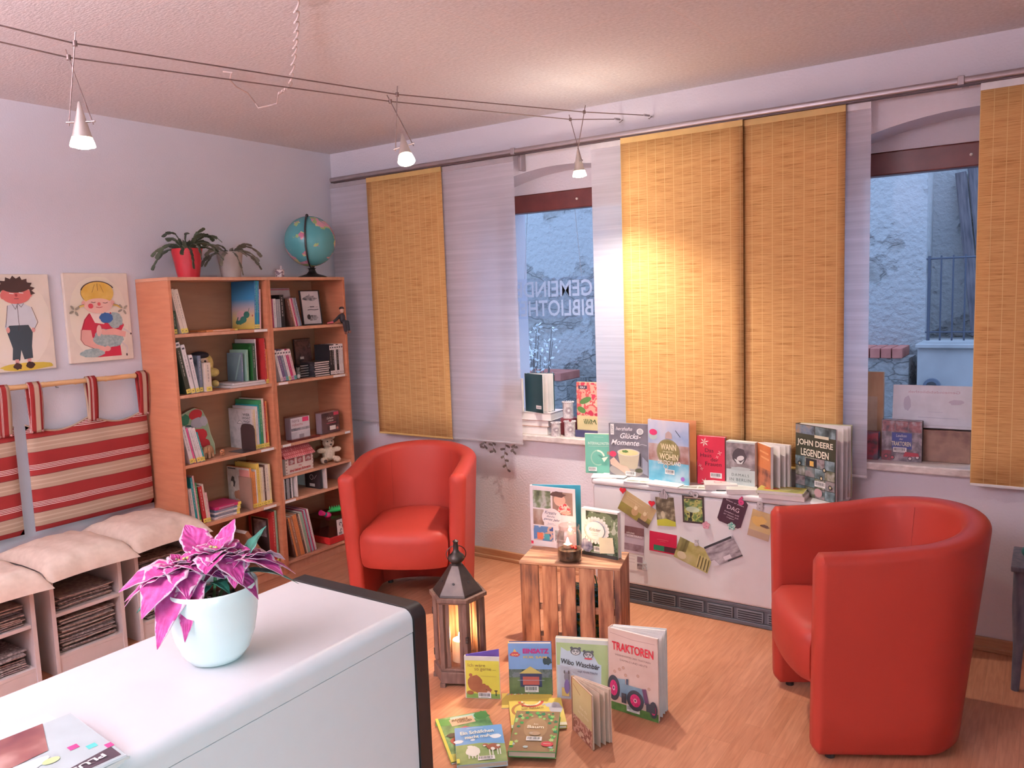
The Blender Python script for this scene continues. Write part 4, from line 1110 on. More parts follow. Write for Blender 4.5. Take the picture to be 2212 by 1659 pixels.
# long individual bracts and green leaves reaching out (directions in the room)
for (dx, dy, dz), b0, Ln, wd_, dr, kind in [((-0.55, -0.75, 0.15), (-0.05, -0.05, .19), 0.165, 0.10, 0.35, 0), ((-0.75, -0.62, -0.02), (-0.04, -0.04, .18), 0.175, 0.085, 0.35, 0),
        ((0.25, -0.9, -0.1), (-0.02, -0.06, .175), 0.13, 0.095, 0.95, 0), ((0.55, -0.80, -0.05), (0.0, -0.05, .17), 0.10, 0.07, 1.2, 0), ((0.62, 0.72, 0.18), (0.04, 0.05, .20), 0.165, 0.085, 0.50, 0), ((0.2, 0.95, 0.05), (0.03, 0.06, .19), 0.13, 0.08, 0.5, 0),
        ((0.80, 0.25, 0.1), (0.04, 0.02, .18), 0.10, 0.085, 0.8, 0), ((-0.3, 0.75, 0.75), (0.0, 0.04, .23), 0.11, 0.055, 0.05, 0), ((-0.75, 0.1, 0.7), (-0.03, 0.0, .22), 0.12, 0.08, 0.05, 0),
        ((0.1, 0.70, 0.75), (0.05, 0.07, .185), 0.125, 0.062, 0.0, 1), ((-0.35, -0.80, -0.05), (-0.04, -0.05, .165), 0.13, 0.05, 0.4, 1), ((0.65, 0.78, -0.05), (0.06, 0.06, .17), 0.15, 0.05, 0.3, 1), ((0.5, 0.0, 0.1), (0.01, 0.0, .15), 0.07, 0.04, 0.5, 1), ((0.3, -0.4, 0.1), (0.0, -0.01, .145), 0.06, 0.035, 0.4, 1)]:
    leaf(Vector(b0)*0.74+Vector((0, 0, .068)), Vector((dx, dy, dz)), Vector((0, 0, 1)), Ln*0.84, wd_*0.92, dr, 0.22, BM if kind == 0 else [GLEAF], 'bract' if kind == 0 else 'leaf', k, 0.3); k += 1

# ---------------------------------------------------------------- lantern with candle
LN = empty('lantern', (1.985, -1.335, 0), (0, 0, R(24)), label='hexagonal wooden lantern with a dark metal roof and a burning candle, on the floor', cat='lantern')
GWD = mottled([(0.12, 0.058, 0.042), (0.21, 0.11, 0.078)], 12, 0.6, (6, 6, 1), 5)
DMT = mottled([(0.045, 0.035, 0.032), (0.09, 0.065, 0.055)], 12, 0.42, metal=0.7)
def hexp(r, rot=0): return [(r*math.cos(PI/3*k+rot), r*math.sin(PI/3*k+rot)) for k in range(6)]
q = MB(); q.prism(hexp(0.118), 0.018, 0.066); q.prism(hexp(0.108), 0.066, 0.078); q.build('base', GWD, LN, bevel=0.002)
q = MB()
for p in hexp(0.108): q.box(p[0]-0.011, p[0]+0.011, p[1]-0.011, p[1]+0.011, 0, 0.018)
q.build('feet', GWD, LN)
for p in hexp(0.098):
    MB().lathe([(0.0145, 0.078), (0.0145, 0.352)], 6, (p[0], p[1], 0), rot=math.atan2(p[1], p[0]), cap=True).build('post', GWD, LN)
hx = hexp(0.092)
for i in range(6):
    a, b = Vector((*hx[i], 0)), Vector((*hx[(i+1) % 6], 0)); t = (b-a).normalized(); nn = Vector((t.y, -t.x, 0))*0.003
    a2, b2 = a+t*0.012, b-t*0.012
    def P4(p, z): return (p.x, p.y, z)
    MB().add([P4(a2-nn*.3, .080), P4(b2-nn*.3, .080), P4(b2-nn*.3, .348), P4(a2-nn*.3, .348), P4(a2+nn*.3, .080), P4(b2+nn*.3, .080), P4(b2+nn*.3, .348), P4(a2+nn*.3, .348)], [(0, 1, 2, 3), (7, 6, 5, 4), (0, 4, 5, 1), (1, 5, 6, 2), (2, 6, 7, 3), (3, 7, 4, 0)]).build('glass_pane', glassy((0.98, 0.95, 0.92), 0.06), LN)
    for (c, d_) in ((a2, a2+t*0.014), (b2-t*0.014, b2)):
        q = MB(); o_ = nn*1.2
        q.add([P4(c-o_, .079), P4(d_-o_, .079), P4(d_-o_, .35), P4(c-o_, .35), P4(c+o_, .079), P4(d_+o_, .079), P4(d_+o_, .35), P4(c+o_, .35)], [(0, 1, 2, 3), (7, 6, 5, 4), (0, 4, 5, 1), (1, 5, 6, 2), (2, 6, 7, 3), (3, 7, 4, 0)])
        q.build('pane_frame', GWD, LN)
q = MB(); q.prism(hexp(0.112), 0.352, 0.362); q.prism(hexp(0.124), 0.362, 0.378); q.build('eaves', GWD, LN, bevel=0.002)
q = MB(); q.lathe([(0.108, 0.378), (0.104, 0.388), (0.072, 0.430), (0.043, 0.472), (0.028, 0.492)], 6, cap=True); q.build('roof', DMT, LN, bevel=0.002)
for i in range(6):
    a = PI/3*i+PI/6; r_ = 0.0735*math.cos(PI/6)+0.0008
    q = MB(); q.lathe([(0, 0), (0.0055, 0), (0.0055, 0.001), (0, 0.001)], 12); q.build('vent_hole', DARK, LN, loc=(r_*math.cos(a), r_*math.sin(a), 0.4275), rot=(0, R(52), a))
q = MB(); q.lathe([(0.026, 0.489), (0.018, 0.497), (0.030, 0.506), (0.036, 0.517), (0.032, 0.530), (0.018, 0.540), (0.011, 0.552), (0.012, 0.566), (0.009, 0.582), (0.013, 0.590), (0.0, 0.598)], 20); q.build('finial', DMT, LN, smooth=True)
q = MB(); q.tube([(0.041*math.cos(a), 0.0, 0.535+0.036*math.sin(a)) for a in [2*PI*k/32 for k in range(33)]], 0.002, 6, cap=False); q.build('carry_ring', DMT, LN, smooth=True, rot=(0, 0, R(20)))
q = MB(); q.box(-0.006, 0.006, -0.006, 0.006, -0.012, 0.012); q.tube([(0, 0, 0), (0.006, -0.018, 0.001)], 0.0025, 6); q.ball((0.006, -0.02, 0.001), 0.004, 8, 6)
q.build('door_latch', DMT, LN, loc=(0.098*math.cos(R(-60))+0.008, 0.098*math.sin(R(-60))-0.012, 0.205), rot=(0, 0, R(-10)))
for z in (0.11, 0.29): MB().tube([(-0.11, -0.004, z-0.014), (-0.11, -0.004, z+0.014)], 0.004, 8).build('hinge', DMT, LN, smooth=True)
cn = empty('pillar_candle', (1.99, -1.340, 0.0785), label='thick white candle burning inside the hexagonal lantern', cat='candle')
WAX = plain((0.88, 0.80, 0.70), 0.5); 
q = MB(); q.lathe([(0, 0), (0.034, 0), (0.034, 0.085), (0.030, 0.09), (0.02, 0.084), (0, 0.084)], 28); q.build('wax', WAX, cn, smooth=True)
MB().tube([(0, 0, 0.083), (0.001, 0, 0.094)], 0.001, 6).build('wick', DARK, cn)
FLM = emis('flame', (1.0, 0.72, 0.38), 120)
q = MB(); q.lathe([(0, 0.092), (0.004, 0.095), (0.0065, 0.102), (0.005, 0.113), (0.0018, 0.124), (0, 0.128)], 14); q.build('flame', FLM, cn, smooth=True)
light('candle_light', 'POINT', (1.99, -1.340, 0.19), 7.0, (1.0, 0.55, 0.22), shadow_soft_size=0.018)

# ---------------------------------------------------------------- crate
CR = empty('wooden_crate', (2.077, -1.008, 0), (0, 0, R(15.8)), label='flamed wooden fruit crate standing upright on the floor with books on it', cat='crate')
CRW = mottled([(0.09, 0.03, 0.02), (0.34, 0.13, 0.065), (0.54, 0.26, 0.14)], 3.2, 0.6, (9, 9, 1.4), 6)
CRH = mottled([(0.14, 0.05, 0.03), (0.42, 0.20, 0.11), (0.56, 0.31, 0.19)], 3.2, 0.6, (1.4, 9, 9), 6)
cw, cdp, chh = 0.455, 0.225, 0.42
for k in range(5):
    x = 0.022+k*0.0835
    box('front_slat', x, x+0.068, 0.0, 0.009, 0.004, chh-0.013, CRW, CR, bevel=0.002)
box('end_post', cw-0.03, cw-0.002, 0.0095, 0.028, 0.004, chh-0.013, CRW, CR, bevel=0.002)
box('end_post', 0.002, 0.020, 0.0095, 0.028, 0.004, chh-0.013, CRW, CR, bevel=0.002)
for k in range(3):
    y = 0.03+k*0.066; box('side_slat', cw-0.012, cw-0.001, y, y+0.06, 0.004, chh-0.013, CRW, CR, bevel=0.002); box('side_slat', 0.001, 0.012, y, y+0.06, 0.004, chh-0.013, CRW, CR, bevel=0.002)
for k in range(3):
    y = 0.0+k*0.076; box('top_slat', 0, cw, y, y+0.072, chh-0.012, chh, CRH, CR, bevel=0.002)
box('bottom_board', 0.013, cw-0.013, 0.03, cdp-0.01, 0.001, 0.012, CRH, CR, bevel=0.002)
for z in (0.05, 0.20): box('cross_batten', 0.021, cw-0.031, 0.0095, 0.020, z, z+0.03, CRH, CR, bevel=0.002)
# jar with tealight on the crate
JA = empty('jar', (2.272, -0.892, chh), label='clear glass jar filled with earth and a burning tealight on the crate', cat='jar')
q = MB(); q.lathe([(0, 0), (0.036, 0), (0.043, 0.008), (0.045, 0.03), (0.045, 0.100), (0.040, 0.118), (0.0345, 0.126), (0.0345, 0.131), (0.038, 0.133), (0.038, 0.141), (0.0365, 0.144), (0.0345, 0.141), (0.033, 0.126), (0.0415, 0.10), (0.042, 0.02), (0, 0.008)], 36); q.build('glass', glassy((0.93, 0.9, 0.9), 0.10), JA, smooth=True)
q = MB(); q.lathe([(0, 0.009), (0.040, 0.010), (0.0412, 0.048), (0, 0.052)], 24); q.build('earth', mottled([(0.03, 0.018, 0.012), (0.12, 0.07, 0.04)], 60, 0.95), JA)
q = MB()
rg = random.Random(8)
for i in range(5): q.ball((0.022+rg.uniform(-.008, .008), 0.0+rg.uniform(-.012, .012), 0.056), 0.005, 8, 6)
q.build('red_berries', plain((0.45, 0.02, 0.02), 0.3), JA, smooth=True)
JA.scale = (1.24, 1.24, 1.12)
tl_ = empty('tealight', (2.267, -0.897, chh+0.0592), label='small tealight burning inside the glass jar', cat='candle')
q = MB(); q.lathe([(0, 0), (0.019, 0), (0.019, 0.016), (0.018, 0.016), (0.018, 0.013), (0, 0.013)], 20); q.build('cup', plain((0.7, 0.6, 0.5), 0.3, metal=0.7), tl_, smooth=True)
q = MB(); q.lathe([(0, 0.014), (0.004, 0.017), (0.007, 0.024), (0.0045, 0.035), (0, 0.046)], 14); q.build('flame', FLM, tl_, smooth=True)
light('tealight_light', 'POINT', (2.267, -0.897, chh+0.095), 0.9, (1.0, 0.6, 0.3), shadow_soft_size=0.012)
# colourful gift bag inside the crate
gb = empty('paper_bag', (2.22, -0.895, 0.0125), (0, 0, R(15.8)), label='green and blue patterned bag inside the wooden crate', cat='bag')
MB().box(0, 0.20, 0, 0.10, 0, 0.27).build('bag_body', mottled([(0.02, 0.10, 0.05), (0.05, 0.30, 0.45), (0.03, 0.16, 0.08), (0.35, 0.28, 0.08), (0.03, 0.09, 0.05)], 22, 0.6, const=True), gb, bevel=0.006)
MB().tube([(0.08, 0.05, 0.268), (0.09, 0.05, 0.32), (0.13, 0.05, 0.34), (0.15, 0.05, 0.32), (0.16, 0.05, 0.268)], 0.003, 6).build('handle', plain((0.05, 0.2, 0.1), 0.6), gb, smooth=True)

# ---------------------------------------------------------------- painted stool at the right edge
ps = empty('painted_stool', (3.925, -0.36, 0), label='small blue grey painted wooden stool cut by the right edge of the photo', cat='stool')
PB = mottled([(0.10, 0.11, 0.16), (0.20, 0.19, 0.23)], 14, 0.6, (3, 3, 1), 5)
box('top', -0.014, 0.36, -0.012, 0.27, 0.478, 0.50, PB, ps, bevel=0.004)
box('apron', 0.012, 0.33, 0.008, 0.022, 0.405, 0.4775, mottled([(0.10, 0.11, 0.18), (0.42, 0.36, 0.10), (0.08, 0.09, 0.16)], 12, 0.6), ps, bevel=0.002)
for lx, ly in ((0.0, 0.0), (0.31, 0.0), (0.0, 0.225), (0.31, 0.225)):
    MB().tube([(lx+.016, ly+.016, 0.4775), (lx+.014, ly+.014, 0.33), (lx+.018, ly+.016, 0.18), (lx+.012, ly+.014, 0.0)], [0.022, 0.021, 0.018, 0.014], 8).build('leg', PB, ps, smooth=True)
tq = MB(); tq.ball((0, 0, 0.03), (0.045, 0.04, 0.03), 18, 10); tq.lathe([(0.012, 0.055), (0.016, 0.075), (0, 0.078)], 12)
tag(tq.build('lidded_pot', plain((0.03, 0.20, 0.20), 0.35), None, smooth=True, loc=(3.985, -0.25, 0.5005)), 'dark teal round lidded pot on the blue grey stool', 'pot')
# ---------------------------------------------------------------- books: builders
PG = mottled([(0.74, 0.66, 0.62), (0.82, 0.75, 0.71)], 3, 0.8, (1, 60, 1), 4)
PGH = plain((0.80, 0.73, 0.70), 0.75, 0.05)
WHT = (0.84, 0.80, 0.80); BLK = (0.03, 0.025, 0.03); YEL = (0.80, 0.62, 0.12)
def barcode(root, x, y, w_, M, h_=0.02, rot=0.0):
    a = Art(); a.k = 14; c, s = math.cos(rot), math.sin(rot)
    def T(px, py): return (x+c*px-s*py, y+s*px+c*py)
    a.poly([T(0, 0), T(w_, 0), T(w_, h_), T(0, h_)], (0.86, 0.82, 0.80))
    rg = random.Random(int(x*9999)+int(w_*777)); u = 0.004
    zz = a.k
    while u < w_-0.006:
        b_ = rg.choice((0.0006, 0.0012, 0.0018)); a.k = zz
        a.poly([T(u, h_*0.3), T(u+b_, h_*0.3), T(u+b_, h_*0.88), T(u, h_*0.88)], BLK); u += b_+rg.choice((0.0008, 0.0014))
    a.line([T(w_*0.2, h_*0.15), T(w_*0.8, h_*0.15)], 0.0012, BLK)
    a.build('barcode_label', root, M)
def book(loc, rz, w_, h_, t, col, art=None, title=None, label='', tilt=0.0, opened=0.0, cat='book', name='book', back=None, spine=None, group=None, rounded=0.0, bar=None, soft=False, flat=False, inner=None, pages=None, lean=0.0):
    """closed or fanned book; cover faces local -Y, spine at x=0; flat=True lies with the cover up"""
    rot = (R(-90), 0, 0) if flat else (R(tilt), R(lean), rz)
    root = empty(name, loc, rot, label=label, cat=cat, group=group)
    if flat:
        root.rotation_mode = 'XYZ'
        root.matrix_world = Matrix.Translation(Vector(loc)+Vector((0, 0, t))) @ Matrix.Rotation(rz, 4, 'Z') @ Matrix.Rotation(R(-90), 4, 'X')
    ct = 0.0025 if not soft else 0.0008
    cm = col if not isinstance(col, tuple) else plain(col, 0.38, 0.04)
    bm_ = cm if back is None else (plain(back, 0.4) if isinstance(back, tuple) else back)
    sm_ = cm if spine is None else (plain(spine, 0.4) if isinstance(spine, tuple) else spine)
    ov = 0.0 if soft else 0.003
    pm = pages or PGH
    if not opened:
        q = MB(); q.box(0, w_, 0, ct, 0, h_); q.box(0, w_, t-ct, t, 0, h_, 1); q.box(-0.0005, ct, ct*0.5, t-ct*0.5, 0, h_, 2)
        q.build('cover', [cm, bm_, sm_], root, bevel=min(0.0012, ct*0.4))
        q = MB(); q.box(ct, w_-ov-0.0005, ct, t-ct, ov, h_-ov); q.build('pages', pm, root)
    else:
        tp = t*0.5
        q = MB(); q.box(0, w_, 0, ct, 0, h_); q.build('front_cover', [cm], root, bevel=min(0.0012, ct*0.4))
        q = MB(); q.box(ct, w_-ov, ct, ct+tp*0.7, ov, h_-ov); q.build('pages', pm, root)
        T = Matrix.Translation((0, t*0.9, 0)) @ Matrix.Rotation(opened, 4, 'Z')
        q = MB(); q.T = T; q.box(0.003, w_, 0, ct, 0, h_); q.build('back_cover', bm_ if inner is None else [inner if not isinstance(inner, tuple) else plain(inner, 0.5)], root, bevel=min(0.0012, ct*0.4))
        T2 = Matrix.Translation((0, t*0.88, 0)) @ Matrix.Rotation(opened*0.94, 4, 'Z')
        if inner is None:
            q = MB(); q.T = T2; q.box(0.003, w_-ov, -tp*0.55, 0, ov, h_-ov); q.build('pages', pm, root)
        # loose leaves between
        for k in range(2):
            T3 = Matrix.Translation((0, t*(0.5+0.15*k), 0)) @ Matrix.Rotation(opened*(0.35+0.3*k), 4, 'Z')
            if inner is None:
                q = MB(); q.T = T3; q.box(0.003, w_-ov, -0.0008, 0.0008, ov, h_-ov); q.build('page', pm, root)
        q = MB(); q.box(-0.002, 0.002, 0, t*0.9, 0, h_); q.build('spine', sm_, root, bevel=0.0008)
    M = onY(-0.0002)
    if art:
        a = Art(); art(a, w_, h_); a.build('cover_picture', root, M)
    if title:
        a = Art(); a.k = 16; title(a, w_, h_); a.build('title', root, M)
    if bar: barcode(root, bar[0]*w_, bar[1]*h_, bar[2], M, bar[3] if len(bar) > 3 else 0.018, bar[4] if len(bar) > 4 else 0)
    return root
ORD = ['first', 'second', 'third', 'fourth', 'fifth', 'sixth', 'seventh', 'eighth', 'ninth', 'tenth', 'eleventh', 'twelfth', 'thirteenth']
CN = {'red': (0.42, 0.03, 0.03), 'dark green': (0.03, 0.08, 0.04), 'cream': (0.72, 0.58, 0.48), 'blue': (0.03, 0.20, 0.38), 'teal': (0.02, 0.30, 0.32), 'white': (0.74, 0.66, 0.66),
      'pink': (0.70, 0.10, 0.25), 'grey': (0.36, 0.32, 0.34), 'olive black': (0.05, 0.055, 0.035), 'orange': (0.70, 0.25, 0.08), 'green': (0.04, 0.24, 0.09), 'dark brown': (0.12, 0.05, 0.035), 'black': (0.02, 0.016, 0.018),
      'purple': (0.16, 0.09, 0.20), 'pale yellow': (0.76, 0.60, 0.34), 'magenta': (0.48, 0.03, 0.12), 'pale green': (0.30, 0.46, 0.34), 'blue grey': (0.16, 0.19, 0.26), 'brown': (0.35, 0.16, 0.09), 'silver': (0.32, 0.32, 0.34), 'pale pink': (0.75, 0.45, 0.45), 'yellow': (0.75, 0.5, 0.1), 'pale blue': (0.35, 0.50, 0.55)}
def spine_book(loc, tilt, t, h_, d, cname, label, sticker=None, group=None, cover=None, marks=1, seed=0, kind='book', topst=False):
    """book on a shelf: spine faces +X, thickness along Y, leans by tilt about X"""
    z0 = t*math.sin(-tilt) if tilt < 0 else 0
    root = empty('book' if kind == 'book' else kind.replace(' ', '_'), (loc[0], loc[1], loc[2]+z0), (tilt, 0, 0), label=label, cat=kind, group=group)
    c = plain(CN[cname], 0.4, 0.08); ct = min(0.002, t*0.2)
    q = MB(); q.box(-d, 0, 0, ct, 0, h_); q.box(-d, 0, t-ct, t, 0, h_); q.box(-ct, 0.0, ct*0.6, t-ct*0.6, 0, h_)
    q.build('cover', c, root, bevel=min(0.0012, ct*0.45))
    MB().box(-d+0.003, -ct, ct, t-ct, 0.002, h_-0.003).build('pages', PGH, root)
    rg = random.Random(seed+int(t*1e5)+int(h_*1e4))
    if marks:
        a = Art(); lum = sum(CN[cname]); dd = (0.08, 0.06, 0.07) if lum > 1.0 else (0.75, 0.68, 0.62); dark = tuple(round(x_*.45+y_*.55, 2) for x_, y_ in zip(dd, CN[cname]))
        s_ = h_*0.34; v = s_; hi = h_*(0.92 if not topst else 0.82)
        while v < hi:
            ln = rg.uniform(0.006, 0.020); a.k = 2
            a.rect(t*0.38, v, t*rg.uniform(.52, .62), min(v+ln, hi), dark); v += ln+rg.uniform(0.002, 0.006)
        a.build('spine_lettering', root, onX(0.0003))
    if sticker:
        a = Art(); a.k = 4; a.rect(0.0003, 0.003, t-0.0003, 0.026, sticker); a.rect(t*0.3, 0.012, t*0.7, 0.016, (0.2, 0.16, 0.1)); a.build('spine_sticker', root, onX(0.0003))
    if topst:
        a = Art(); a.k = 4; a.rect(0.0003, h_-0.034, t-0.0003, h_-0.006, (0.78, 0.7, 0.7)); a.rect(t*0.2, h_-0.024, t*0.8, h_-0.015, (0.1, 0.08, 0.1)); a.build('spine_tag', root, onX(0.0003))
    if cover:
        a = Art(); cover(a, d, h_)
        a.build('cover_picture', root, Matrix(((1, 0, 0, -d), (0, 0, -1, -0.0002), (0, 1, 0, 0), (0, 0, 0, 1))))
    return root
def row(y, z, x, tilt, specs, where, group, gap=0.0008, right=False, seed=0, start=0, kind='book'):
    """specs: (thickness, height, depth, colour, sticker, cover, topsticker)"""
    for i, s in enumerate(specs):
        t, h_, d, cn = s[:4]; st = s[4] if len(s) > 4 else None; cov = s[5] if len(s) > 5 else None; tp = s[6] if len(s) > 6 else False
        sn = {YEL: 'yellow-stickered ', None: ''}.get(st, 'tagged ')
        lb = '%s%s %s, %s from the left %s' % (sn, cn, kind, ORD[min(i+start, 12)], where)
        spine_book((x, y, z+0.0004), tilt, t, h_, d, cn, lb, st, group, cov, 1, seed+i, kind, tp)
        y += t/math.cos(tilt)+gap
    return y
Y_ = YEL
# ---- left bookcase
g = 'books on the top shelf of the left bookcase'
w1 = 'at the left end, top shelf, left bookcase'
y = row(-1.4315, SH[4], 0.27, 0, [(.010, .115, .16, 'red', Y_), (.018, .12, .17, 'dark green', Y_)], w1, g)
row(-1.381, SH[4], 0.275, R(11), [(.018, .235, .19, 'cream', Y_), (.022, .232, .19, 'cream', Y_)], w1, g, seed=5, start=2)
def cov_crea(a, w_, h_):
    a.poly([(0.004, 0.0), (w_, 0.0), (w_, h_), (0.004, h_)], M_BLUEFADE)
    dg = (0.03, 0.14, 0.10)
    a.ell(w_*.42, h_*.27, w_*.20, h_*.12, (0.72, 0.42, 0.42)); a.ell(w_*.52, h_*.2, w_*.14, h_*.07, dg); a.blob(w_*.36, h_*.14, w_*.16, h_*.05, dg, seed=3); a.ell(w_*.66, h_*.3, w_*.13, h_*.07, dg); a.line([(w_*.72, h_*.34), (w_*.78, h_*.44)], .004, dg); a.line([(w_*.2, h_*.12), (w_*.3, h_*.25)], .008, dg); a.ell(w_*.92, h_*.28, .006, .006, (0.5, 0.1, 0.1))
    a.text('Traumgute Nacht', w_*.5, h_*.82, w_*.6, h_*.06, (0.02, 0.10, 0.2)) if False else None
def fade_mat(name, cols):
    m, nt, N, L, b = nodes(name)
    tc = N.new('ShaderNodeTexCoord'); sx = N.new('ShaderNodeSeparateXYZ'); L.new(tc.outputs['Generated'], sx.inputs[0])
    r = N.new('ShaderNodeValToRGB'); e = r.color_ramp.elements
    while len(e) < len(cols): e.new(0.5)
    for el, (p, c) in zip(e, cols): el.position = p; el.color = (*c, 1)
    L.new(sx.outputs[2], r.inputs['Fac']); L.new(r.outputs['Color'], b.inputs['Base Color']); setp(b, rough=0.4)
    return m
M_BLUEFADE = fade_mat('picture_sunset', [(0, (0.72, 0.50, 0.08)), (0.25, (0.70, 0.50, 0.22)), (0.42, (0.55, 0.42, 0.42)), (0.62, (0.05, 0.25, 0.45)), (1.0, (0.02, 0.13, 0.28))])
w2 = 'in the right cluster, top shelf, left bookcase'
row(-0.912, SH[4], 0.265, R(-3.5), [(.012, .272, .205, 'blue', Y_, cov_crea), (.010, .272, .205, 'teal', Y_), (.010, .272, .205, 'blue', Y_), (.010, .225, .20, 'pale pink', None)], w2, g, seed=11)
for i, (yy, L_, t, cn) in enumerate(((-1.225, 0.20, 0.010, 'orange'),)):
    b_ = empty('book', (0.262, yy, SH[4]+0.0004), label='thin orange book lying flat on the top shelf of the left bookcase', cat='book', group=None)
    MB().box(-0.15, 0, 0, L_, 0, t).build('cover', plain(CN[cn], 0.4), b_, bevel=0.001); a = Art(); a.rect(L_*.9, 0.0005, L_-.001, t-.0005, YEL); a.rect(L_*.2, t*.3, L_*.75, t*.7, (0.75, 0.5, 0.4)); a.build('spine_lettering', b_, onX(0.0003))
g = 'books on the second shelf of the left bookcase'; w1 = 'at the left end, second shelf, left bookcase'
row(-1.4315, SH[3], 0.27, R(0.5), [(.012, .185, .2, 'teal', Y_)], w1, g)
row(-1.377, SH[3], 0.272, R(10), [(.026, .283, .215, 'olive black', Y_, None, True), (.024, .262, .21, 'white', Y_, None, True)], w1, g, start=1, gap=0.002)
row(-1.318, SH[3], 0.268, R(9), [(.022, .205, .16, 'white', Y_, None, True)], w1, g, start=3)
def cov_photo(a, w_, h_): a.rect(.004, 0.004, w_-.004, h_-.004, mottled([(0.05, 0.07, 0.10), (0.35, 0.38, 0.44), (0.55, 0.55, 0.60)], 9, 0.4))
row(-1.284, SH[3], 0.25, 0, [(.020, .195, .13, 'blue grey', Y_, cov_photo), ], w1, g, start=4)
row(-1.258, SH[3], 0.272, 0, [(.034, .155, .13, 'cream', Y_)], w1, g, start=5)
w2 = 'on the right, second shelf, left bookcase'
for i, (yy, L_, t, zz, dx) in enumerate(((-1.105, 0.245, 0.013, 0, 0), (-1.08, 0.235, 0.010, 0.0138, 0.006))):
    b_ = empty('book', (0.268-dx, yy, SH[3]+0.0004+zz), label=('lower' if i == 0 else 'upper')+' white book lying flat under the standing books, second shelf', cat='book', group='books lying flat on the second shelf')
    MB().box(-0.17, 0, 0, L_, 0, t).build('cover', plain((0.70, 0.6, 0.58), 0.5), b_, bevel=0.001)
z2 = SH[3]+0.0246
def cov_dark(a, w_, h_): a.rect(.004, .004, w_-.004, h_-.004, mottled([(0.10, 0.14, 0.17), (0.16, 0.22, 0.22)], 7, 0.4)); a.line([(w_*.55, h_*.05), (w_*.95, h_*.95)], 0.012, (0.22, 0.32, 0.29))
def cov_mint(a, w_, h_): a.rect(.003, .003, w_-.003, h_-.003, mottled([(0.26, 0.42, 0.33), (0.33, 0.49, 0.39)], 6, 0.4))
def cov_green(a, w_, h_): a.rect(.003, .003, w_-.003, h_-.003, (0.015, 0.10, 0.02))
row(-0.992, z2, 0.225, R(-2), [(.010, .162, .13, 'blue grey', None, cov_dark)], w2, g, start=0)
row(-0.965, z2, 0.235, R(-2), [(.012, .178, .15, 'pale green', None, cov_mint)], w2, g, start=1)
row(-0.930, z2, 0.245, R(-1), [(.022, .212, .175, 'dark green', None, cov_green), (.006, .235, .18, 'white', None)], w2, g, start=2)
row(-0.870, SH[3], 0.268, 0, [(.012, .262, .2, 'red', Y_), (.011, .20, .19, 'orange', Y_)], w2, g, start=4, seed=3) if False else row(-0.8635, SH[3], 0.27, 0, [(.010, .262, .2, 'red', Y_), (.009, .20, .19, 'orange', Y_)], w2, g, start=4, seed=3)
# yellow plush doll with dark cap
PLY = mottled([(0.62, 0.44, 0.12), (0.72, 0.54, 0.22)], 60, 0.95, bump=0.6, bdist=0.003)
dl = empty('plush_doll', (0.125, -1.178, SH[3]), (0, 0, R(-18)), label='yellow plush doll with a dark cap sitting behind the cream book, second shelf', cat='plush toy')
q = MB(); q.ball((0, 0, 0.075), (0.042, 0.045, 0.065)); q.ball((0.0, 0, 0.155), (0.045, 0.048, 0.045)); q.ball((0.045, 0.055, 0.03), (0.03, 0.02, 0.02)); q.ball((0.05, -0.03, 0.03), (0.035, 0.02, 0.02)); q.ball((0.02, 0.06, 0.09), (0.02, 0.03, 0.025)); q.ball((0.0, -0.055, 0.1), (0.02, 0.03, 0.02)); q.ball((-0.01, 0.04, 0.14), (0.03, 0.03, 0.05))
q.build('body', PLY, dl, remesh=0.005)
q = MB(); q.ball((0.025, -0.004, 0.150), (0.030, 0.036, 0.032)); q.build('face', plain((0.70, 0.48, 0.36), 0.8), dl, smooth=True)
q = MB(); q.ball((0.01, -0.01, 0.188), (0.048, 0.052, 0.022)); q.ball((0.02, -0.055, 0.182), (0.02, 0.022, 0.008)); q.build('cap', plain((0.03, 0.02, 0.03), 0.8), dl, smooth=True)
for s in (-1, 1): MB().ball((0.053, 0.013*s-0.006, 0.157), 0.006, 10, 7).build('eye', plain((0.02, 0.01, 0.01), 0.3), dl, smooth=True)
g = 'books on the third shelf of the left bookcase'; w1 = 'at the left end, third shelf, left bookcase'
row(-1.392, SH[2], 0.276, R(11), [(.024, .205, .15, 'white', Y_), (.010, .195, .15, 'pink', Y_)], w1, g, gap=0.001)
row(-1.350, SH[2], 0.276, R(12), [(.020, .195, .15, 'white', Y_), (.018, .19, .14, 'white', Y_), (.008, .165, .14, 'teal', Y_)], w1, g, start=2, gap=0.001)
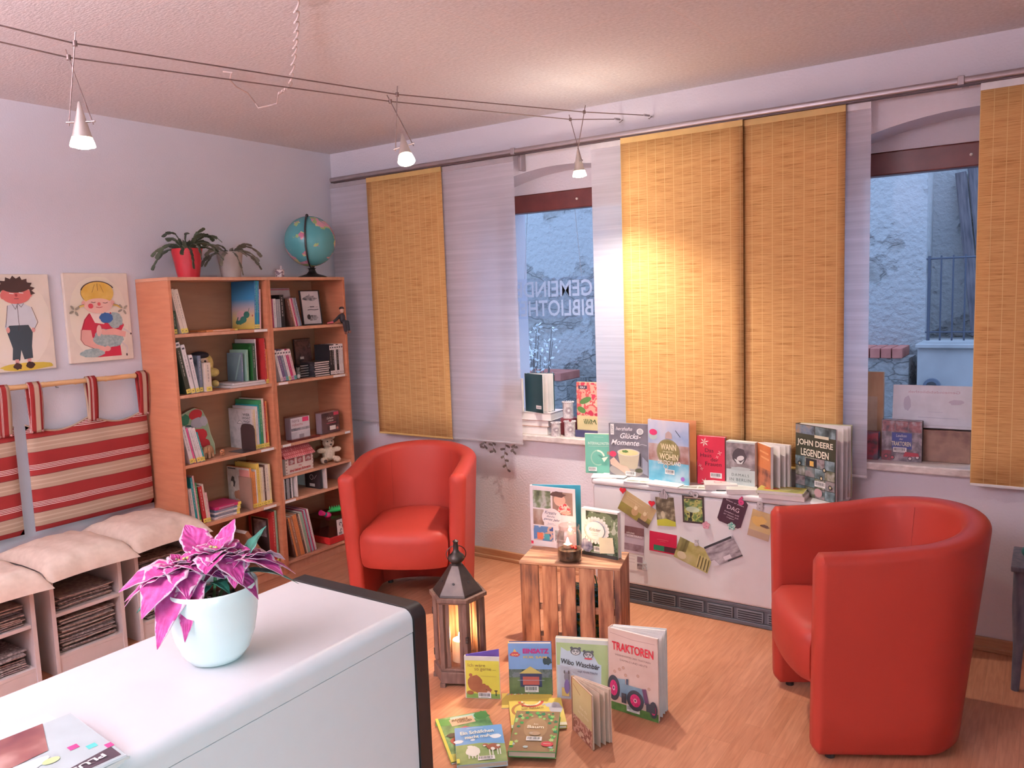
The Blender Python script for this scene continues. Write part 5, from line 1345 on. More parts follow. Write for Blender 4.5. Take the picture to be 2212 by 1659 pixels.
# shaped board book: generic red, green and grey outline
sbk = empty('shaped_board_book', (0.150, -1.345, SH[2]+0.0004), (0, R(-8), 0), label='large cut-out children board book in green, red and grey standing on the third shelf', cat='book')
pts = [(0.02, 0), (0.185, 0), (0.19, 0.06), (0.175, 0.12), (0.168, 0.20), (0.145, 0.255), (0.10, 0.272), (0.06, 0.262), (0.03, 0.25), (0.0, 0.245), (0.0, 0.12), (0.01, 0.05)]
q = MB(); q.T = onX(0); q.prism(pts, 0, 0.018); q.build('board', plain((0.50, 0.52, 0.36), 0.4), sbk)
a = Art(); a.poly([(p[0]*.97+.002, p[1]*.97+.003) for p in pts], (0.32, 0.42, 0.26)); a.blob(.03, .215, .035, .03, (0.03, 0.20, 0.10), seed=1); a.blob(.045, .165, .035, .02, (0.02, 0.12, 0.16), seed=2); a.ell(.10, .235, .042, .028, (0.55, 0.02, 0.03), .2); a.blob(.10, .115, .05, .04, (0.55, 0.02, 0.03), seed=5, j=.2); a.blob(.13, .07, .035, .03, (0.50, 0.02, 0.03), seed=8); a.blob(.105, .19, .045, .028, (0.42, 0.40, 0.46), seed=4, j=.12); a.blob(.145, .195, .022, .028, (0.48, 0.46, 0.50), seed=9, j=.12); a.blob(.12, .03, .05, .018, (0.16, 0.30, 0.12), seed=7)
a.build('cover_picture', sbk, onX(0.0184))
# little wooden animals
WTAN = mottled([(0.55, 0.28, 0.15), (0.66, 0.38, 0.22)], 18, 0.5)
ele = empty('wooden_elephant', (0.215, -1.235, SH[2]), (0, 0, R(-60)), label='small wooden elephant figure on the third shelf of the left bookcase', cat='figurine')
q = MB(); q.ball((0, 0, 0.045), (0.036, 0.022, 0.026)); q.ball((0.038, 0, 0.05), (0.02, 0.016, 0.02)); q.tube([(0.052, 0, 0.05), (0.066, 0, 0.03), (0.06, 0, 0.008)], [0.009, 0.007, 0.005], 8)
for sx in (-0.02, 0.02):
    for sy in (-0.011, 0.011): q.tube([(sx, sy, 0.04), (sx, sy, 0.001)], [0.010, 0.009], 8)
q.build('body', WTAN, ele, remesh=0.003)
for s in (-1, 1): MB().ball((0.032, 0.019*s, 0.052), (0.012, 0.004, 0.016), 12, 8).build('ear', WTAN, ele, smooth=True)
hip = empty('wooden_hippo', (0.215, -1.150, SH[2]), (0, 0, R(-40)), label='tiny orange hippo figure right of the wooden elephant', cat='figurine')
q = MB(); q.ball((0, 0, 0.02), (0.024, 0.014, 0.015)); q.ball((0.024, 0, 0.024), (0.013, 0.011, 0.011))
for sx in (-0.012, 0.012):
    for sy in (-0.007, 0.007): q.tube([(sx, sy, 0.02), (sx, sy, 0.001)], 0.006, 8)
q.build('body', plain((0.62, 0.25, 0.12), 0.5), hip, remesh=0.0025)
MB().ball((0.033, 0, 0.026), 0.004, 8, 6).build('nose', DARK, hip)
def cov_wer(a, w_, h_):
    a.rect(.002, .002, w_-.002, h_-.002, mottled([(0.50, 0.44, 0.42), (0.66, 0.58, 0.56), (0.40, 0.34, 0.33)], 14, 0.5))
    for i, s in enumerate(('WER', 'WOHNT', 'WO?')): a.text(s, w_*.76, h_*(.86-.085*i), w_*(.30, .34, .28)[i], h_*.065, (0.03, 0.02, 0.02), bold=0.015)
    a.poly([(w_*.35, h_*.63), (w_*.62, h_*.63), (w_*.48, h_*.72)], (0.72, 0.64, 0.6)); a.line([(w_*.35, h_*.63), (w_*.48, h_*.72), (w_*.62, h_*.63), (w_*.35, h_*.63)], .002, BLK)
w2 = 'in the right cluster, third shelf, left bookcase'
row(-0.9725, SH[2], 0.262, 0, [(.012, .232, .21, 'cream', Y_, cov_wer), (.009, .23, .19, 'pale yellow', Y_), (.018, .245, .2, 'white', Y_), (.010, .252, .2, 'teal', Y_), (.018, .278, .21, 'green', Y_), (.015, .285, .2, 'cream', Y_), (.010, .262, .2, 'red', Y_), (.010, .268, .2, 'orange', Y_)], w2, g, seed=20)
be = empty('bookend', (0.285, -0.983, SH[2]+0.0004), label='dark brown plastic bookend before the grey picture book, third shelf', cat='bookend')
q = MB(); q.T = Matrix(((1, 0, 0, 0), (0, 0, 1, 0), (0, 1, 0, 0), (0, 0, 0, 1))); q.prism([(-.12, 0), (0, 0), (0, .12), (-.012, .142), (-.035, .15), (-.085, .15), (-.108, .142), (-.12, .12)], 0, 0.006)
q.build('plate', plain((0.055, 0.03, 0.028), 0.3), be, bevel=0.001); MB().box(-.12, 0, -0.09, -0.001, 0, 0.0015).build('foot', plain((0.055, 0.03, 0.028), 0.3), be)
g = 'books on the fourth shelf of the left bookcase'; w1 = 'at the left end, fourth shelf, left bookcase'
row(-1.413, SH[1], 0.272, R(4), [(.010, .225, .2, 'grey', Y_), (.020, .205, .2, 'white', Y_), (.012, .262, .2, 'teal', Y_), (.010, .27, .2, 'pale pink', Y_), (.008, .23, .2, 'green', Y_)], w1, g, seed=31)
row(-1.340, SH[1], 0.274, R(5), [(.022, .205, .17, 'red', Y_), (.010, .215, .17, 'cream', Y_), (.012, .165, .15, 'pale pink', Y_)], w1, g, start=5, seed=37)
zz = SH[1]+0.0004
for i, (cn, t) in enumerate((('white', .012), ('blue grey', .013), ('white', .010), ('blue grey', .013), ('magenta', .016))):
    b_ = empty('book', (0.268-0.004*(i % 2), -1.268+0.003*i, zz), label='%s book lying flat, %s from the bottom of the pile on the fourth shelf' % (cn, ORD[i]), cat='book', group='books lying in the pile on the fourth shelf')
    MB().box(-0.16, 0, 0, 0.165, 0, t).build('cover', plain(CN[cn], 0.4), b_, bevel=0.001)
    a = Art(); a.k = 3; a.rect(.143, 0.0006, .1645, t-.0006, YEL); a.rect(.02, t*.35, .12, t*.65, (0.4, 0.3, 0.3)); a.build('spine_lettering', b_, onX(0.0003))
    zz += t+0.0006
def cov_comic(a, w_, h_):
    a.rect(.002, .002, w_-.002, h_-.002, mottled([(0.66, 0.58, 0.50), (0.52, 0.44, 0.36), (0.70, 0.64, 0.58)], 16, 0.5)); a.text('GARTEN-GESCHICHTEN', w_*.4, h_*.95, w_*.7, h_*.03, BLK) if False else None
    a.rect(w_*.55, h_*.78, w_*.98, h_*.95, (0.62, 0.24, 0.20)); a.blob(w_*.25, h_*.62, w_*.09, h_*.14, (0.08, 0.06, 0.05), seed=2); a.blob(w_*.2, h_*.55, w_*.06, h_*.08, (0.7, 0.62, 0.5), seed=5); a.blob(w_*.45, h_*.3, w_*.16, h_*.12, (0.40, 0.16, 0.08), seed=3); a.line([(w_*.06, h_*.95), (w_*.4, h_*.95)], .006, BLK)
w2 = 'in the right cluster, fourth shelf, left bookcase'
row(-1.0165, SH[1], 0.262, 0, [(.013, .235, .205, 'orange', Y_, cov_comic), (.010, .215, .18, 'orange', Y_), (.013, .21, .18, 'orange', Y_), (.008, .22, .18, 'white', Y_), (.020, .252, .19, 'yellow', Y_), (.012, .225, .18, 'pale yellow', Y_), (.014, .225, .18, 'cream', Y_), (.011, .235, .18, 'dark brown', Y_), (.024, .235, .18, 'cream', Y_), (.012, .235, .18, 'pale yellow', Y_)], w2, g, seed=40)
be = empty('bookend', (0.282, -1.026, SH[1]+0.0004), label='brown cardboard bookend plate before the comic style book, fourth shelf', cat='bookend')
MB().box(-.11, 0, 0, 0.005, 0, 0.185).build('plate', plain((0.30, 0.16, 0.11), 0.6), be, bevel=0.001); MB().box(-.11, 0, -.08, -.001, 0, .0015).build('foot', plain((0.30, 0.16, 0.11), 0.6), be)
g = 'books on the bottom shelf of the left bookcase'; w1 = 'at the left end, bottom shelf, left bookcase'
row(-1.4315, SH[0], 0.268, 0, [(.012, .17, .16, 'green'), (.014, .175, .16, 'dark brown'), (.012, .19, .16, 'red'), (.010, .16, .15, 'magenta'), (.014, .18, .16, 'teal')], w1, g, seed=50)
def cov_red(a, w_, h_):
    a.rect(w_*.12, h_*.15, w_*.84, h_*.86, (0.04, 0.02, 0.02)); a.line([(w_*.12, h_*.15), (w_*.84, h_*.15), (w_*.84, h_*.86), (w_*.12, h_*.86), (w_*.12, h_*.15)], .003, (0.6, 0.45, 0.2)); a.rect(w_*.22, h_*.5, w_*.74, h_*.82, mottled([(0.05, 0.03, 0.03), (0.30, 0.24, 0.24), (0.6, 0.52, 0.5)], 14, 0.5))
row(-0.8845, SH[0], 0.262, 0, [(.020, .315, .215, 'red', Y_, cov_red), (.014, .318, .21, 'pale green', Y_)], 'at the right end, bottom shelf, left bookcase', g, seed=55)
b_ = spine_book((0.262, -0.925, SH[0]+0.0004), R(33), 0.026, 0.28, 0.22, 'brown', 'large brown board book leaning steeply against the red book, bottom shelf', YEL, None, None, 0)
# ---- right bookcase
g = 'media on the top shelf of the right bookcase'; w1 = 'at the left end, top shelf, right bookcase'
row(-0.8055, SH[4], 0.268, 0, [(.020, .165, .15, 'teal'), (.008, .168, .14, 'magenta'), (.021, .168, .14, 'white')], w1, g, seed=60)
row(-0.752, SH[4], 0.268, 0, [(.014, .165, .14, 'silver'), (.014, .165, .14, 'silver')], w1, g, start=3, seed=61, kind='film case')
row(-0.720, SH[4], 0.262, 0, [(.030, .19, .17, 'black')], w1, g, start=5, seed=62)
row(-0.640, SH[4], 0.268, R(12), [(.012, .168, .15, 'dark brown'), (.008, .165, .15, 'brown'), (.009, .17, .15, 'pale pink'), (.009, .17, .15, 'magenta'), (.014, .172, .15, 'grey'), (.014, .172, .15, 'blue grey')], 'in the leaning middle row, top shelf, right bookcase', g, seed=63)
bb_ = empty('folder', (0.035, -0.79, SH[4]+0.0004), (0, R(-4), 0), label='beige folder standing at the back of the top shelf, behind the teal book', cat='folder'); MB().box(0, 0.006, 0, 0.135, 0, 0.232).build('cover', plain((0.52, 0.40, 0.28), 0.6), bb_, bevel=0.001)
bb_ = empty('folder', (0.06, -0.655, SH[4]+0.0004), (0, R(-5), 0), label='glossy white folder leaning at the back of the top shelf beside the framed print', cat='folder'); MB().box(0, 0.004, 0, 0.20, 0, 0.235).build('cover', plain((0.70, 0.58, 0.60), 0.2), bb_, bevel=0.001); a = Art(); a.rect(.004, .222, .196, .231, (0.6, 0.2, 0.25)); a.build('stripe', bb_, onX(.0044))
fr_ = empty('framed_print', (0.175, -0.482, SH[4]+0.0004), (0, R(-6), R(-3)), label='black framed monochrome village print on the top shelf under the globe', cat='picture')
q = MB()
for (a0, a1, b0, b1) in ((0, .006, 0, .215), (.144, .15, 0, .215), (.006, .144, 0, .006), (.006, .144, .209, .215)): q.box(0, .012, a0, a1, b0, b1)
q.build('frame', plain(BLK, 0.35), fr_); MB().box(0.001, .008, .006, .144, .006, .209).build('print', plain((0.66, 0.60, 0.62), 0.4), fr_)
a = Art(); a.k = 3; GM = mottled([(0.05, 0.05, 0.06), (0.30, 0.27, 0.29), (0.55, 0.5, 0.53)], 38, 0.6)
a.blob(.072, .165, .050, .018, GM, seed=2, j=.3); a.poly([(.055, .165), (.072, .195), (.088, .165)], GM); a.blob(.08, .042, .04, .018, GM, seed=5, j=.2); a.ell(.05, .05, .014, .016, (0.06, 0.05, 0.06))
a.text('GRUSS AUS', .075, .108, .05, .005, BLK) if False else a.line([(.045, .11), (.06, .11)], .003, GM); a.line([(.065, .112), (.10, .112)], .006, (0.1, 0.08, 0.1)); a.line([(.11, .11), (.13, .11)], .003, GM); a.line([(.045, .093), (.07, .095), (.1, .092), (.13, .095)], .005, (0.12, 0.1, 0.12))
a.build('picture', fr_, onX(0.0082))
# doll on the shelf edge
do = empty('sitting_doll', (0.275, -0.305, SH[4]), (0, 0, R(-20)), label='small dark clothed doll sitting on the shelf edge with dangling legs', cat='doll')
q = MB(); q.ball((0, 0.05, 0.035), (0.018, 0.02, 0.032)); q.tube([(0, 0.045, 0.012), (0.025, 0.05, 0.012), (0.03, 0.052, -0.05)], [0.012, 0.012, 0.010], 8); q.tube([(0, 0.062, 0.012), (0.025, 0.07, 0.012), (0.03, 0.075, -0.045)], [0.012, 0.012, 0.010], 8); q.tube([(0, 0.04, 0.055), (0.0, 0.01, 0.03), (0.01, -0.02, 0.012)], [0.01, 0.009, 0.007], 8)
q.build('clothes', plain((0.03, 0.025, 0.03), 0.8), do, remesh=0.003)
q = MB(); q.ball((0.003, 0.048, 0.085), (0.015, 0.014, 0.018), 14, 10); q.build('head', plain((0.60, 0.38, 0.30), 0.7), do, smooth=True)
q = MB(); q.ball((0.0, 0.048, 0.096), (0.017, 0.016, 0.011), 12, 8); q.build('hair', plain((0.04, 0.02, 0.02), 0.8), do, smooth=True)
for yy, zz in ((0.053, -0.058), (0.077, -0.052)): MB().ball((0.037, yy, zz), (0.016, 0.010, 0.009), 12, 8).build('shoe', plain((0.20, 0.07, 0.05), 0.6), do, smooth=True)
MB().tube([(0.012, -0.06, 0.008), (0.012, -0.02, 0.012)], [0.004, 0.009], 8).build('sleeve', plain((0.55, 0.10, 0.12), 0.7), do, smooth=True)
g = 'film cases on the second shelf of the right bookcase'
ST2 = (0.72, 0.62, 0.62)
row(-0.757, SH[3], 0.272, R(13), [(.019, .19, .135, c, s_, None, True) for c, s_ in (('white', (0.7, .5, .5)), ('purple', (0.5, .25, .4)), ('blue grey', (0.1, .4, .36)), ('white', (0.7, .5, .2)), ('magenta', (0.6, .2, .4)), ('pale pink', (0.1, .4, .36)))], 'in the leaning row, right bookcase', g, seed=70, kind='film case')
row(-0.366, SH[3], 0.272, 0, [(.0185, .19, .135, c, ST2, None, True) for c in ('black', 'black', 'white', 'black', 'white', 'white')], 'in the upright row, second shelf, right bookcase', g, seed=80, kind='film case')
zz = SH[3]+0.0004
for i in range(7):
    b_ = empty('film_case', (0.27-0.003*(i % 3), -0.492+0.002*(i % 2), zz), label='film case lying flat, %s from the bottom of the right pile' % ORD[i], cat='film case', group='film cases lying in the right pile')
    MB().box(-0.13, 0, 0, 0.122, 0, 0.0125).build('case', plain((0.05, 0.04, 0.045), 0.3), b_, bevel=0.001)
    a = Art(); a.rect(0.002, .0022, .12, .0085, (0.66, 0.56, 0.54)); a.build('spine_label', b_, onX(0.0003)); zz += 0.0134
zz = SH[3]+0.0004
for i in range(5):
    b_ = empty('film_case', (0.225, -0.568+0.002*(i % 2), zz), label='dark film case lying flat, %s from the bottom of the left pile' % ORD[i], cat='film case', group='film cases lying in the left pile')
    MB().box(-0.17, 0, 0, 0.068, 0, 0.0145).build('case', plain((0.03, 0.025, 0.028), 0.25), b_, bevel=0.001)
    a = Art(); a.rect(0.002, .010, .066, .013, (0.40, 0.36, 0.36)); a.build('spine_label', b_, onX(0.0003)); zz += 0.0155
b_ = empty('book', (0.11, -0.50, SH[3]+0.0004), (0, R(-4), 0), label='dark photo book standing at the back of the second shelf behind the piles', cat='book'); MB().box(0, .012, 0, .13, 0, .232).build('cover', plain((0.05, 0.02, 0.02), 0.3), b_, bevel=0.001)
a = Art(); a.rect(.002, .002, .128, .228, mottled([(0.03, 0.015, 0.015), (0.14, 0.06, 0.05), (0.05, 0.02, 0.02), (0.35, 0.25, 0.22)], 15, 0.3)); a.rect(.035, .105, .065, .12, (0.6, 0.5, 0.45)); a.build('cover_picture', b_, onX(.0124))
ct_ = empty('cat_figure', (0.245, -0.605, SH[3]), (0, 0, R(-30)), label='small dark grey cat figure between the leaning cases and the piles', cat='figurine')
q = MB(); q.ball((0, 0, 0.028), (0.020, 0.018, 0.028)); q.ball((0.008, 0, 0.058), (0.014, 0.014, 0.013)); q.tube([(0.008, 0.008, 0.065), (0.008, 0.010, 0.078)], [0.006, 0.001], 6); q.tube([(0.008, -0.008, 0.065), (0.008, -0.010, 0.078)], [0.006, 0.001], 6); q.build('body', plain((0.10, 0.10, 0.09), 0.6), ct_, remesh=0.003)
q = MB(); q.ball((0.016, 0, 0.018), (0.010, 0.012, 0.014), 12, 8); q.build('belly', plain((0.50, 0.46, 0.42), 0.7), ct_, smooth=True)
# third shelf: audio book boxes, wooden cube
CLR = glassy((0.86, 0.80, 0.82), 0.16)
def abox(x, y, rz, w_, h_, lab, mk):
    root = empty('audio_book_case', (x, y, SH[2]+0.0004), (0, 0, rz), label=lab, cat='audio book')
    MB().box(-0.055, 0, -0.006, w_+0.006, 0, h_+0.012).build('clear_case', CLR, root, bevel=0.003)
    MB().box(-0.05, -0.004, 0, w_, 0.004, h_).build('case', plain((0.5, 0.42, 0.44), 0.4), root)
    a = Art(); mk(a, w_, h_); a.build('cover_picture', root, onX(0.0006))
def mk1(a, w_, h_):
    a.rect(0, .004, w_, h_, (0.72, 0.62, 0.64)); a.rect(w_*.62, h_*.78, w_*.95, h_*.98, (0.75, 0.05, 0.16)); a.rect(0, h_*.42, w_, h_*.54, mottled([(0.12, 0.11, 0.13), (0.5, 0.45, 0.47)], 20, 0.5)); a.rect(0, .004, w_, h_*.36, mottled([(0.45, 0.40, 0.43), (0.7, 0.63, 0.65)], 12, 0.5))
    a.text('nora', w_*.25, h_*.86, w_*.38, h_*.10, (0.25, 0.12, 0.15)); a.text('roberts', w_*.34, h_*.70, w_*.56, h_*.12, (0.45, 0.12, 0.15)); a.rect(w_*.4, h_*.08, w_*.66, h_*.24, (0.3, 0.26, 0.28))
def mk2(a, w_, h_):
    a.rect(0, .004, w_, h_, mottled([(0.04, 0.015, 0.02), (0.12, 0.05, 0.05), (0.03, 0.01, 0.015)], 12, 0.4)); a.rect(w_*.68, h_*.84, w_*.97, h_*.99, (0.6, 0.05, 0.10)); a.text('Geheim-', w_*.47, h_*.75, w_*.38, h_*.12, (0.85, 0.75, 0.72), shear=.3); a.text('nisse', w_*.5, h_*.62, w_*.3, h_*.09, (0.85, 0.75, 0.72), shear=.3); a.line([(w_*.25, h_*.5), (w_*.8, h_*.5)], .006, (0.4, 0.08, 0.12)); a.rect(w_*.42, h_*.16, w_*.76, h_*.36, (0.82, 0.76, 0.74)); a.blob(w_*.85, h_*.2, w_*.06, h_*.07, (0.55, 0.2, 0.15), seed=2)
abox(0.245, -0.685, R(2), 0.150, 0.135, 'clear cased audio book with a white and grey landscape cover, third shelf', mk1)
abox(0.262, -0.455, R(3), 0.155, 0.132, 'clear cased audio book with a dark cover, right end of the third shelf', mk2)
MBx = empty('flat_case', (0.283, -0.725, SH[2]+0.0002), label='flat pinkish clear case lying before the white audio book', cat='audio book'); MB().box(-0.034, 0, 0, 0.23, 0, 0.012).build('clear_case', glassy((0.8, 0.5, 0.52), 0.15), MBx, bevel=0.002)
MBx.location.x = 0.286
wc = empty('wooden_owl', (0.215, -0.775, SH[2]), label='pale wooden carved figure against the divider, third shelf, right bookcase', cat='figurine')
q = MB(); q.lathe([(0, 0), (0.022, 0.002), (0.026, 0.03), (0.022, 0.07), (0.026, 0.10), (0.018, 0.13), (0, 0.138)], 16); q.build('body', mottled([(0.35, 0.22, 0.16), (0.62, 0.46, 0.36)], 25, 0.7), wc, smooth=True)
for s in (-1, 1): MB().ball((0.022, 0.009*s, 0.105), 0.006, 8, 6).build('eye', DARK, wc)
# house-shaped box
hb_ = empty('house_box', (0.175, -0.782, 0.5815), (0, 0, R(4)), label='little house shaped box with a red tiled roof and red lettering, right bookcase', cat='box')
HBX, HBY = 0.095, 0.25
MB().box(0, HBX, 0.01, HBY-.01, 0, 0.105).build('walls', plain((0.70, 0.55, 0.48), 0.5), hb_, bevel=0.001)
q = MB(); q.add([(HBX+.012, -.002, .098), (HBX+.012, HBY+.002, .098), (HBX*.5, HBY-.008, .172), (HBX*.5, .008, .172), (-.012, -.002, .098), (-.012, HBY+.002, .098)], [(0, 1, 2, 3), (4, 3, 2, 5), (0, 3, 4), (1, 5, 2), (0, 4, 5, 1)])
def tile_mat():
    m, nt, N, L, b = nodes('red_roof_tiles'); tc = N.new('ShaderNodeTexCoord'); mp = N.new('ShaderNodeMapping'); mp.inputs['Rotation'].default_value = (0, R(90), R(90)); L.new(tc.outputs['Object'], mp.inputs['Vector'])
    sx = N.new('ShaderNodeSeparateXYZ'); L.new(tc.outputs['Object'], sx.inputs[0]); cb = N.new('ShaderNodeCombineXYZ'); L.new(sx.outputs[1], cb.inputs[0]); L.new(sx.outputs[2], cb.inputs[1])
    br = N.new('ShaderNodeTexBrick'); br.inputs['Scale'].default_value = 1; br.inputs['Brick Width'].default_value = 0.016; br.inputs['Row Height'].default_value = 0.019; br.inputs['Mortar Size'].default_value = 0.0016
    br.inputs['Color1'].default_value = (0.75, 0.30, 0.30, 1); br.inputs['Color2'].default_value = (0.62, 0.16, 0.17, 1); br.inputs['Mortar'].default_value = (0.42, 0.03, 0.04, 1)
    L.new(cb.outputs[0], br.inputs['Vector']); L.new(br.outputs['Color'], b.inputs['Base Color']); setp(b, rough=0.5); return m
q.build('roof', tile_mat(), hb_)
a = Art()
for k in range(3): a.rect(.035+k*.068, .055, .085+k*.068, .093, (0.35, 0.08, 0.08)); a.blob(.06+k*.068, .072, .018, .013, mottled([(0.6, 0.45, 0.42), (0.3, 0.12, 0.12)], 60, 0.5), seed=k)
for s in (.016, .234):
    for k in range(5): a.ell(s, .012+k*.019, .005, .004, (0.35, 0.16, 0.12))
a.text('Die', .125, .042, .022, .010, (0.5, 0.03, 0.04), bold=.02); a.text('drei kleinen Schweine', .125, .021, .17, .017, (0.5, 0.03, 0.04), bold=.03)
a.build('lettering', hb_, onX(HBX+.0006))
# teddy
td = empty('teddy_bear', (0.20, -0.36, 0.5815), (0, 0, R(-25)), label='cream teddy bear sitting right of the little house box', cat='plush toy')
CRM = mottled([(0.60, 0.45, 0.33), (0.74, 0.60, 0.47)], 90, 0.95, bump=0.8, bdist=0.004)
q = MB(); q.ball((0, 0, 0.055), (0.04, 0.042, 0.052)); q.ball((0.01, 0.0, 0.125), (0.036, 0.038, 0.034)); q.ball((0.045, 0.0, 0.118), (0.02, 0.017, 0.014)); q.ball((0, 0.036, 0.157), (0.01, 0.014, 0.014)); q.ball((0, -0.036, 0.157), (0.01, 0.014, 0.014)); q.ball((0.02, 0.05, 0.08), (0.018, 0.03, 0.018)); q.ball((0.02, -0.05, 0.08), (0.018, 0.03, 0.018)); q.ball((0.045, 0.04, 0.02), (0.042, 0.022, 0.02)); q.ball((0.045, -0.045, 0.02), (0.042, 0.022, 0.02))
q.build('body', CRM, td, remesh=0.004)
for (c_, r_, n_) in (((0.065, 0, 0.121), (0.006, 0.008, 0.006), 'nose'), ((0.042, 0.014, 0.138), 0.0045, 'eye'), ((0.042, -0.014, 0.138), 0.0045, 'eye'), ((0.086, -0.047, 0.022), (0.004, 0.013, 0.012), 'paw_pad')):
    MB().ball(c_, r_, 10, 7).build(n_, plain((0.06, 0.025, 0.02), 0.5), td, smooth=True)
# cds and a dark book in the insert
row(-0.7905, SH[1], 0.27, 0, [(.0105, .122, .12, c) for c in ('white', 'black', 'silver', 'grey', 'black', 'white')], 'in the left bay of the shelf insert', 'cd cases in the shelf insert', seed=90, kind='cd case')
def cov_og(a, w_, h_): a.rect(.001, .001, w_-.001, h_-.001, (0.035, 0.02, 0.02)); a.ring(w_*.45, h_*.58, .013, .017, (0.5, 0.42, 0.38)); a.line([(w_*.62, h_*.5), (w_*.8, h_*.72)], .003, (0.5, 0.42, 0.38)); a.rect(w_*.3, h_*.1, w_*.65, h_*.25, (0.7, 0.62, 0.58))
spine_book((0.262, -0.500, SH[1]+0.0004), 0, 0.020, 0.122, 0.135, 'black', 'small dark book with a ring on its cover, middle bay of the insert', None, None, cov_og, 0)
g = 'books on the bottom shelf of the right bookcase'
row(-0.742, SH[0], 0.272, R(11), [(t, h_, .2, c) for t, h_, c in ((.012, .25, 'dark brown'), (.012, .255, 'orange'), (.022, .258, 'brown'), (.016, .262, 'orange'), (.012, .265, 'orange'), (.014, .268, 'dark brown'), (.010, .262, 'cream'), (.020, .268, 'pale green'), (.009, .275, 'magenta'), (.014, .275, 'pale blue'), (.008, .278, 'magenta'), (.014, .275, 'white'))], 'in the leaning row, bottom shelf, right bookcase', g, seed=95)
tb_ = empty('toy_box', (0.045, -0.47, SH[0]+0.0004), label='clear plastic toy box with a red base at the bottom right', cat='box')
MB().box(0, 0.24, 0, 0.215, 0, 0.045).build('red_base', plain((0.50, 0.02, 0.02), 0.35), tb_, bevel=0.008, seg=3)
MB().box(0.003, 0.237, 0.003, 0.212, 0.0455, 0.16).build('clear_walls', glassy((0.65, 0.55, 0.55), 0.12), tb_, bevel=0.004)
def toy(c, r, col, lab, nm):
    tag(MB().ball((0, 0, 0), r, 14, 9).build(nm, plain(col, 0.4), None, smooth=True, loc=c), lab, 'toy')
tt = empty('toy_crocodile', (0.20, -0.33, SH[0]+0.180), (0, 0, R(60)), label='bright green toy crocodile lying on the clear toy box', cat='toy')
q = MB(); q.tube([(-.05, 0, 0), (-.01, 0.005, .008), (0.03, 0, .008), (0.07, 0, 0.002)], [0.006, 0.018, 0.015, 0.006], 10)
for k in range(6): q.tube([(-.035+k*.015, 0.003, .018), (-.035+k*.015, 0.003, .036)], [0.008, 0.001], 6)
q.build('body', plain((0.02, 0.42, 0.09), 0.35), tt, smooth=True)
for s in (-1, 1): MB().ball((0.045, 0.007*s, 0.022), 0.005, 8, 6).build('eye', plain((0.8, 0.8, 0.7), 0.3), tt, smooth=True)
mg = empty('toy_rattle', (0.22, -0.415, SH[0]+0.175), label='magenta and teal toy lying on the left of the clear toy box', cat='toy')
q = MB(); q.ball((0, 0, 0), (0.02, 0.024, 0.02), 14, 9); q.build('head', plain((0.60, 0.02, 0.16), 0.4), mg, smooth=True)
MB().tube([(0, -0.018, 0.008), (-0.0, -0.03, 0.014)], 0.014, 12).build('ring', plain((0.02, 0.25, 0.25), 0.4), mg, smooth=True); MB().tube([(0, -0.031, 0.016), (-0.0, -0.06, 0.03)], [0.014, 0.018], 12).build('handle', plain((0.60, 0.02, 0.16), 0.4), mg, smooth=True)
pb = empty('patterned_card', (0.288, -0.405, SH[0]+0.047), (0, R(-2), 0), label='white card with dark pattern on the front of the clear toy box', cat='card'); MB().box(0, .0018, 0, .125, 0, .10).build('card', plain((0.74, 0.62, 0.60), 0.5), pb)
a = Art(); DB = (0.10, 0.05, 0.06)
for (x, y, r_) in ((.03, .07, .012), (.06, .055, .018), (.095, .075, .01), (.10, .035, .013), (.03, .03, .009)): a.ring(x, y, r_*.5, r_, DB, 0, 4.5)
a.rect(.01, .006, .035, .02, (0.3, 0.25, 0.25)); a.text('Puzzle', .06, .092, .06, .008, (0.5, 0.1, 0.2)) if False else None; a.build('pattern', pb, onX(.0022))
# ---------------------------------------------------------------- pictures on covers
SKYB = (0.16, 0.34, 0.62); GRS = mottled([(0.05, 0.14, 0.03), (0.13, 0.26, 0.06)], 30, 0.5); GRS2 = mottled([(0.22, 0.32, 0.10), (0.34, 0.42, 0.16)], 20, 0.5)
CREAM = (0.80, 0.72, 0.66)
def cv_ich(a, w, h):
    a.rect(.002, .002, w-.002, h*.90, (0.72, 0.60, 0.08)); a.rect(.002, .002, w-.002, h*.12, (0.22, 0.34, 0.08))
    B = mottled([(0.26, 0.08, 0.03), (0.34, 0.12, 0.05)], 25, 0.6)
    a.blob(w*.28, h*.36, w*.22, h*.20, B, seed=1, j=.08); a.blob(w*.5, h*.22, w*.24, h*.12, B, seed=2, j=.1); a.ell(w*.13, h*.14, w*.10, h*.05, B); a.ell(w*.62, h*.17, w*.09, h*.07, B); a.ell(w*.53, h*.33, .008, .006, B); a.ell(w*.16, h*.56, .007, .007, B)
    a.ell(w*.66, h*.16, w*.05, h*.03, (0.75, 0.5, 0.4)); a.ell(w*.6, h*.22, .002, .002, BLK); a.rect(w*.86, h*.08, w*.89, h*.2, BLK); a.ell(w*.875, h*.2, w*.05, h*.015, BLK)
def ti_ich(a, w, h):
    c = (0.24, 0.12, 0.04); a.text('Ich wäre', w*.34, h*.80, w*.50, h*.075, c); a.text('so gerne', w*.52, h*.69, w*.48, h*.08, c); a.line([(w*.8, h*.69), (w*.9, h*.69)], .001, c); a.line([(w*.45, h*.55), (w*.9, h*.54)], .0025, (0.6, 0.45, 0.08))
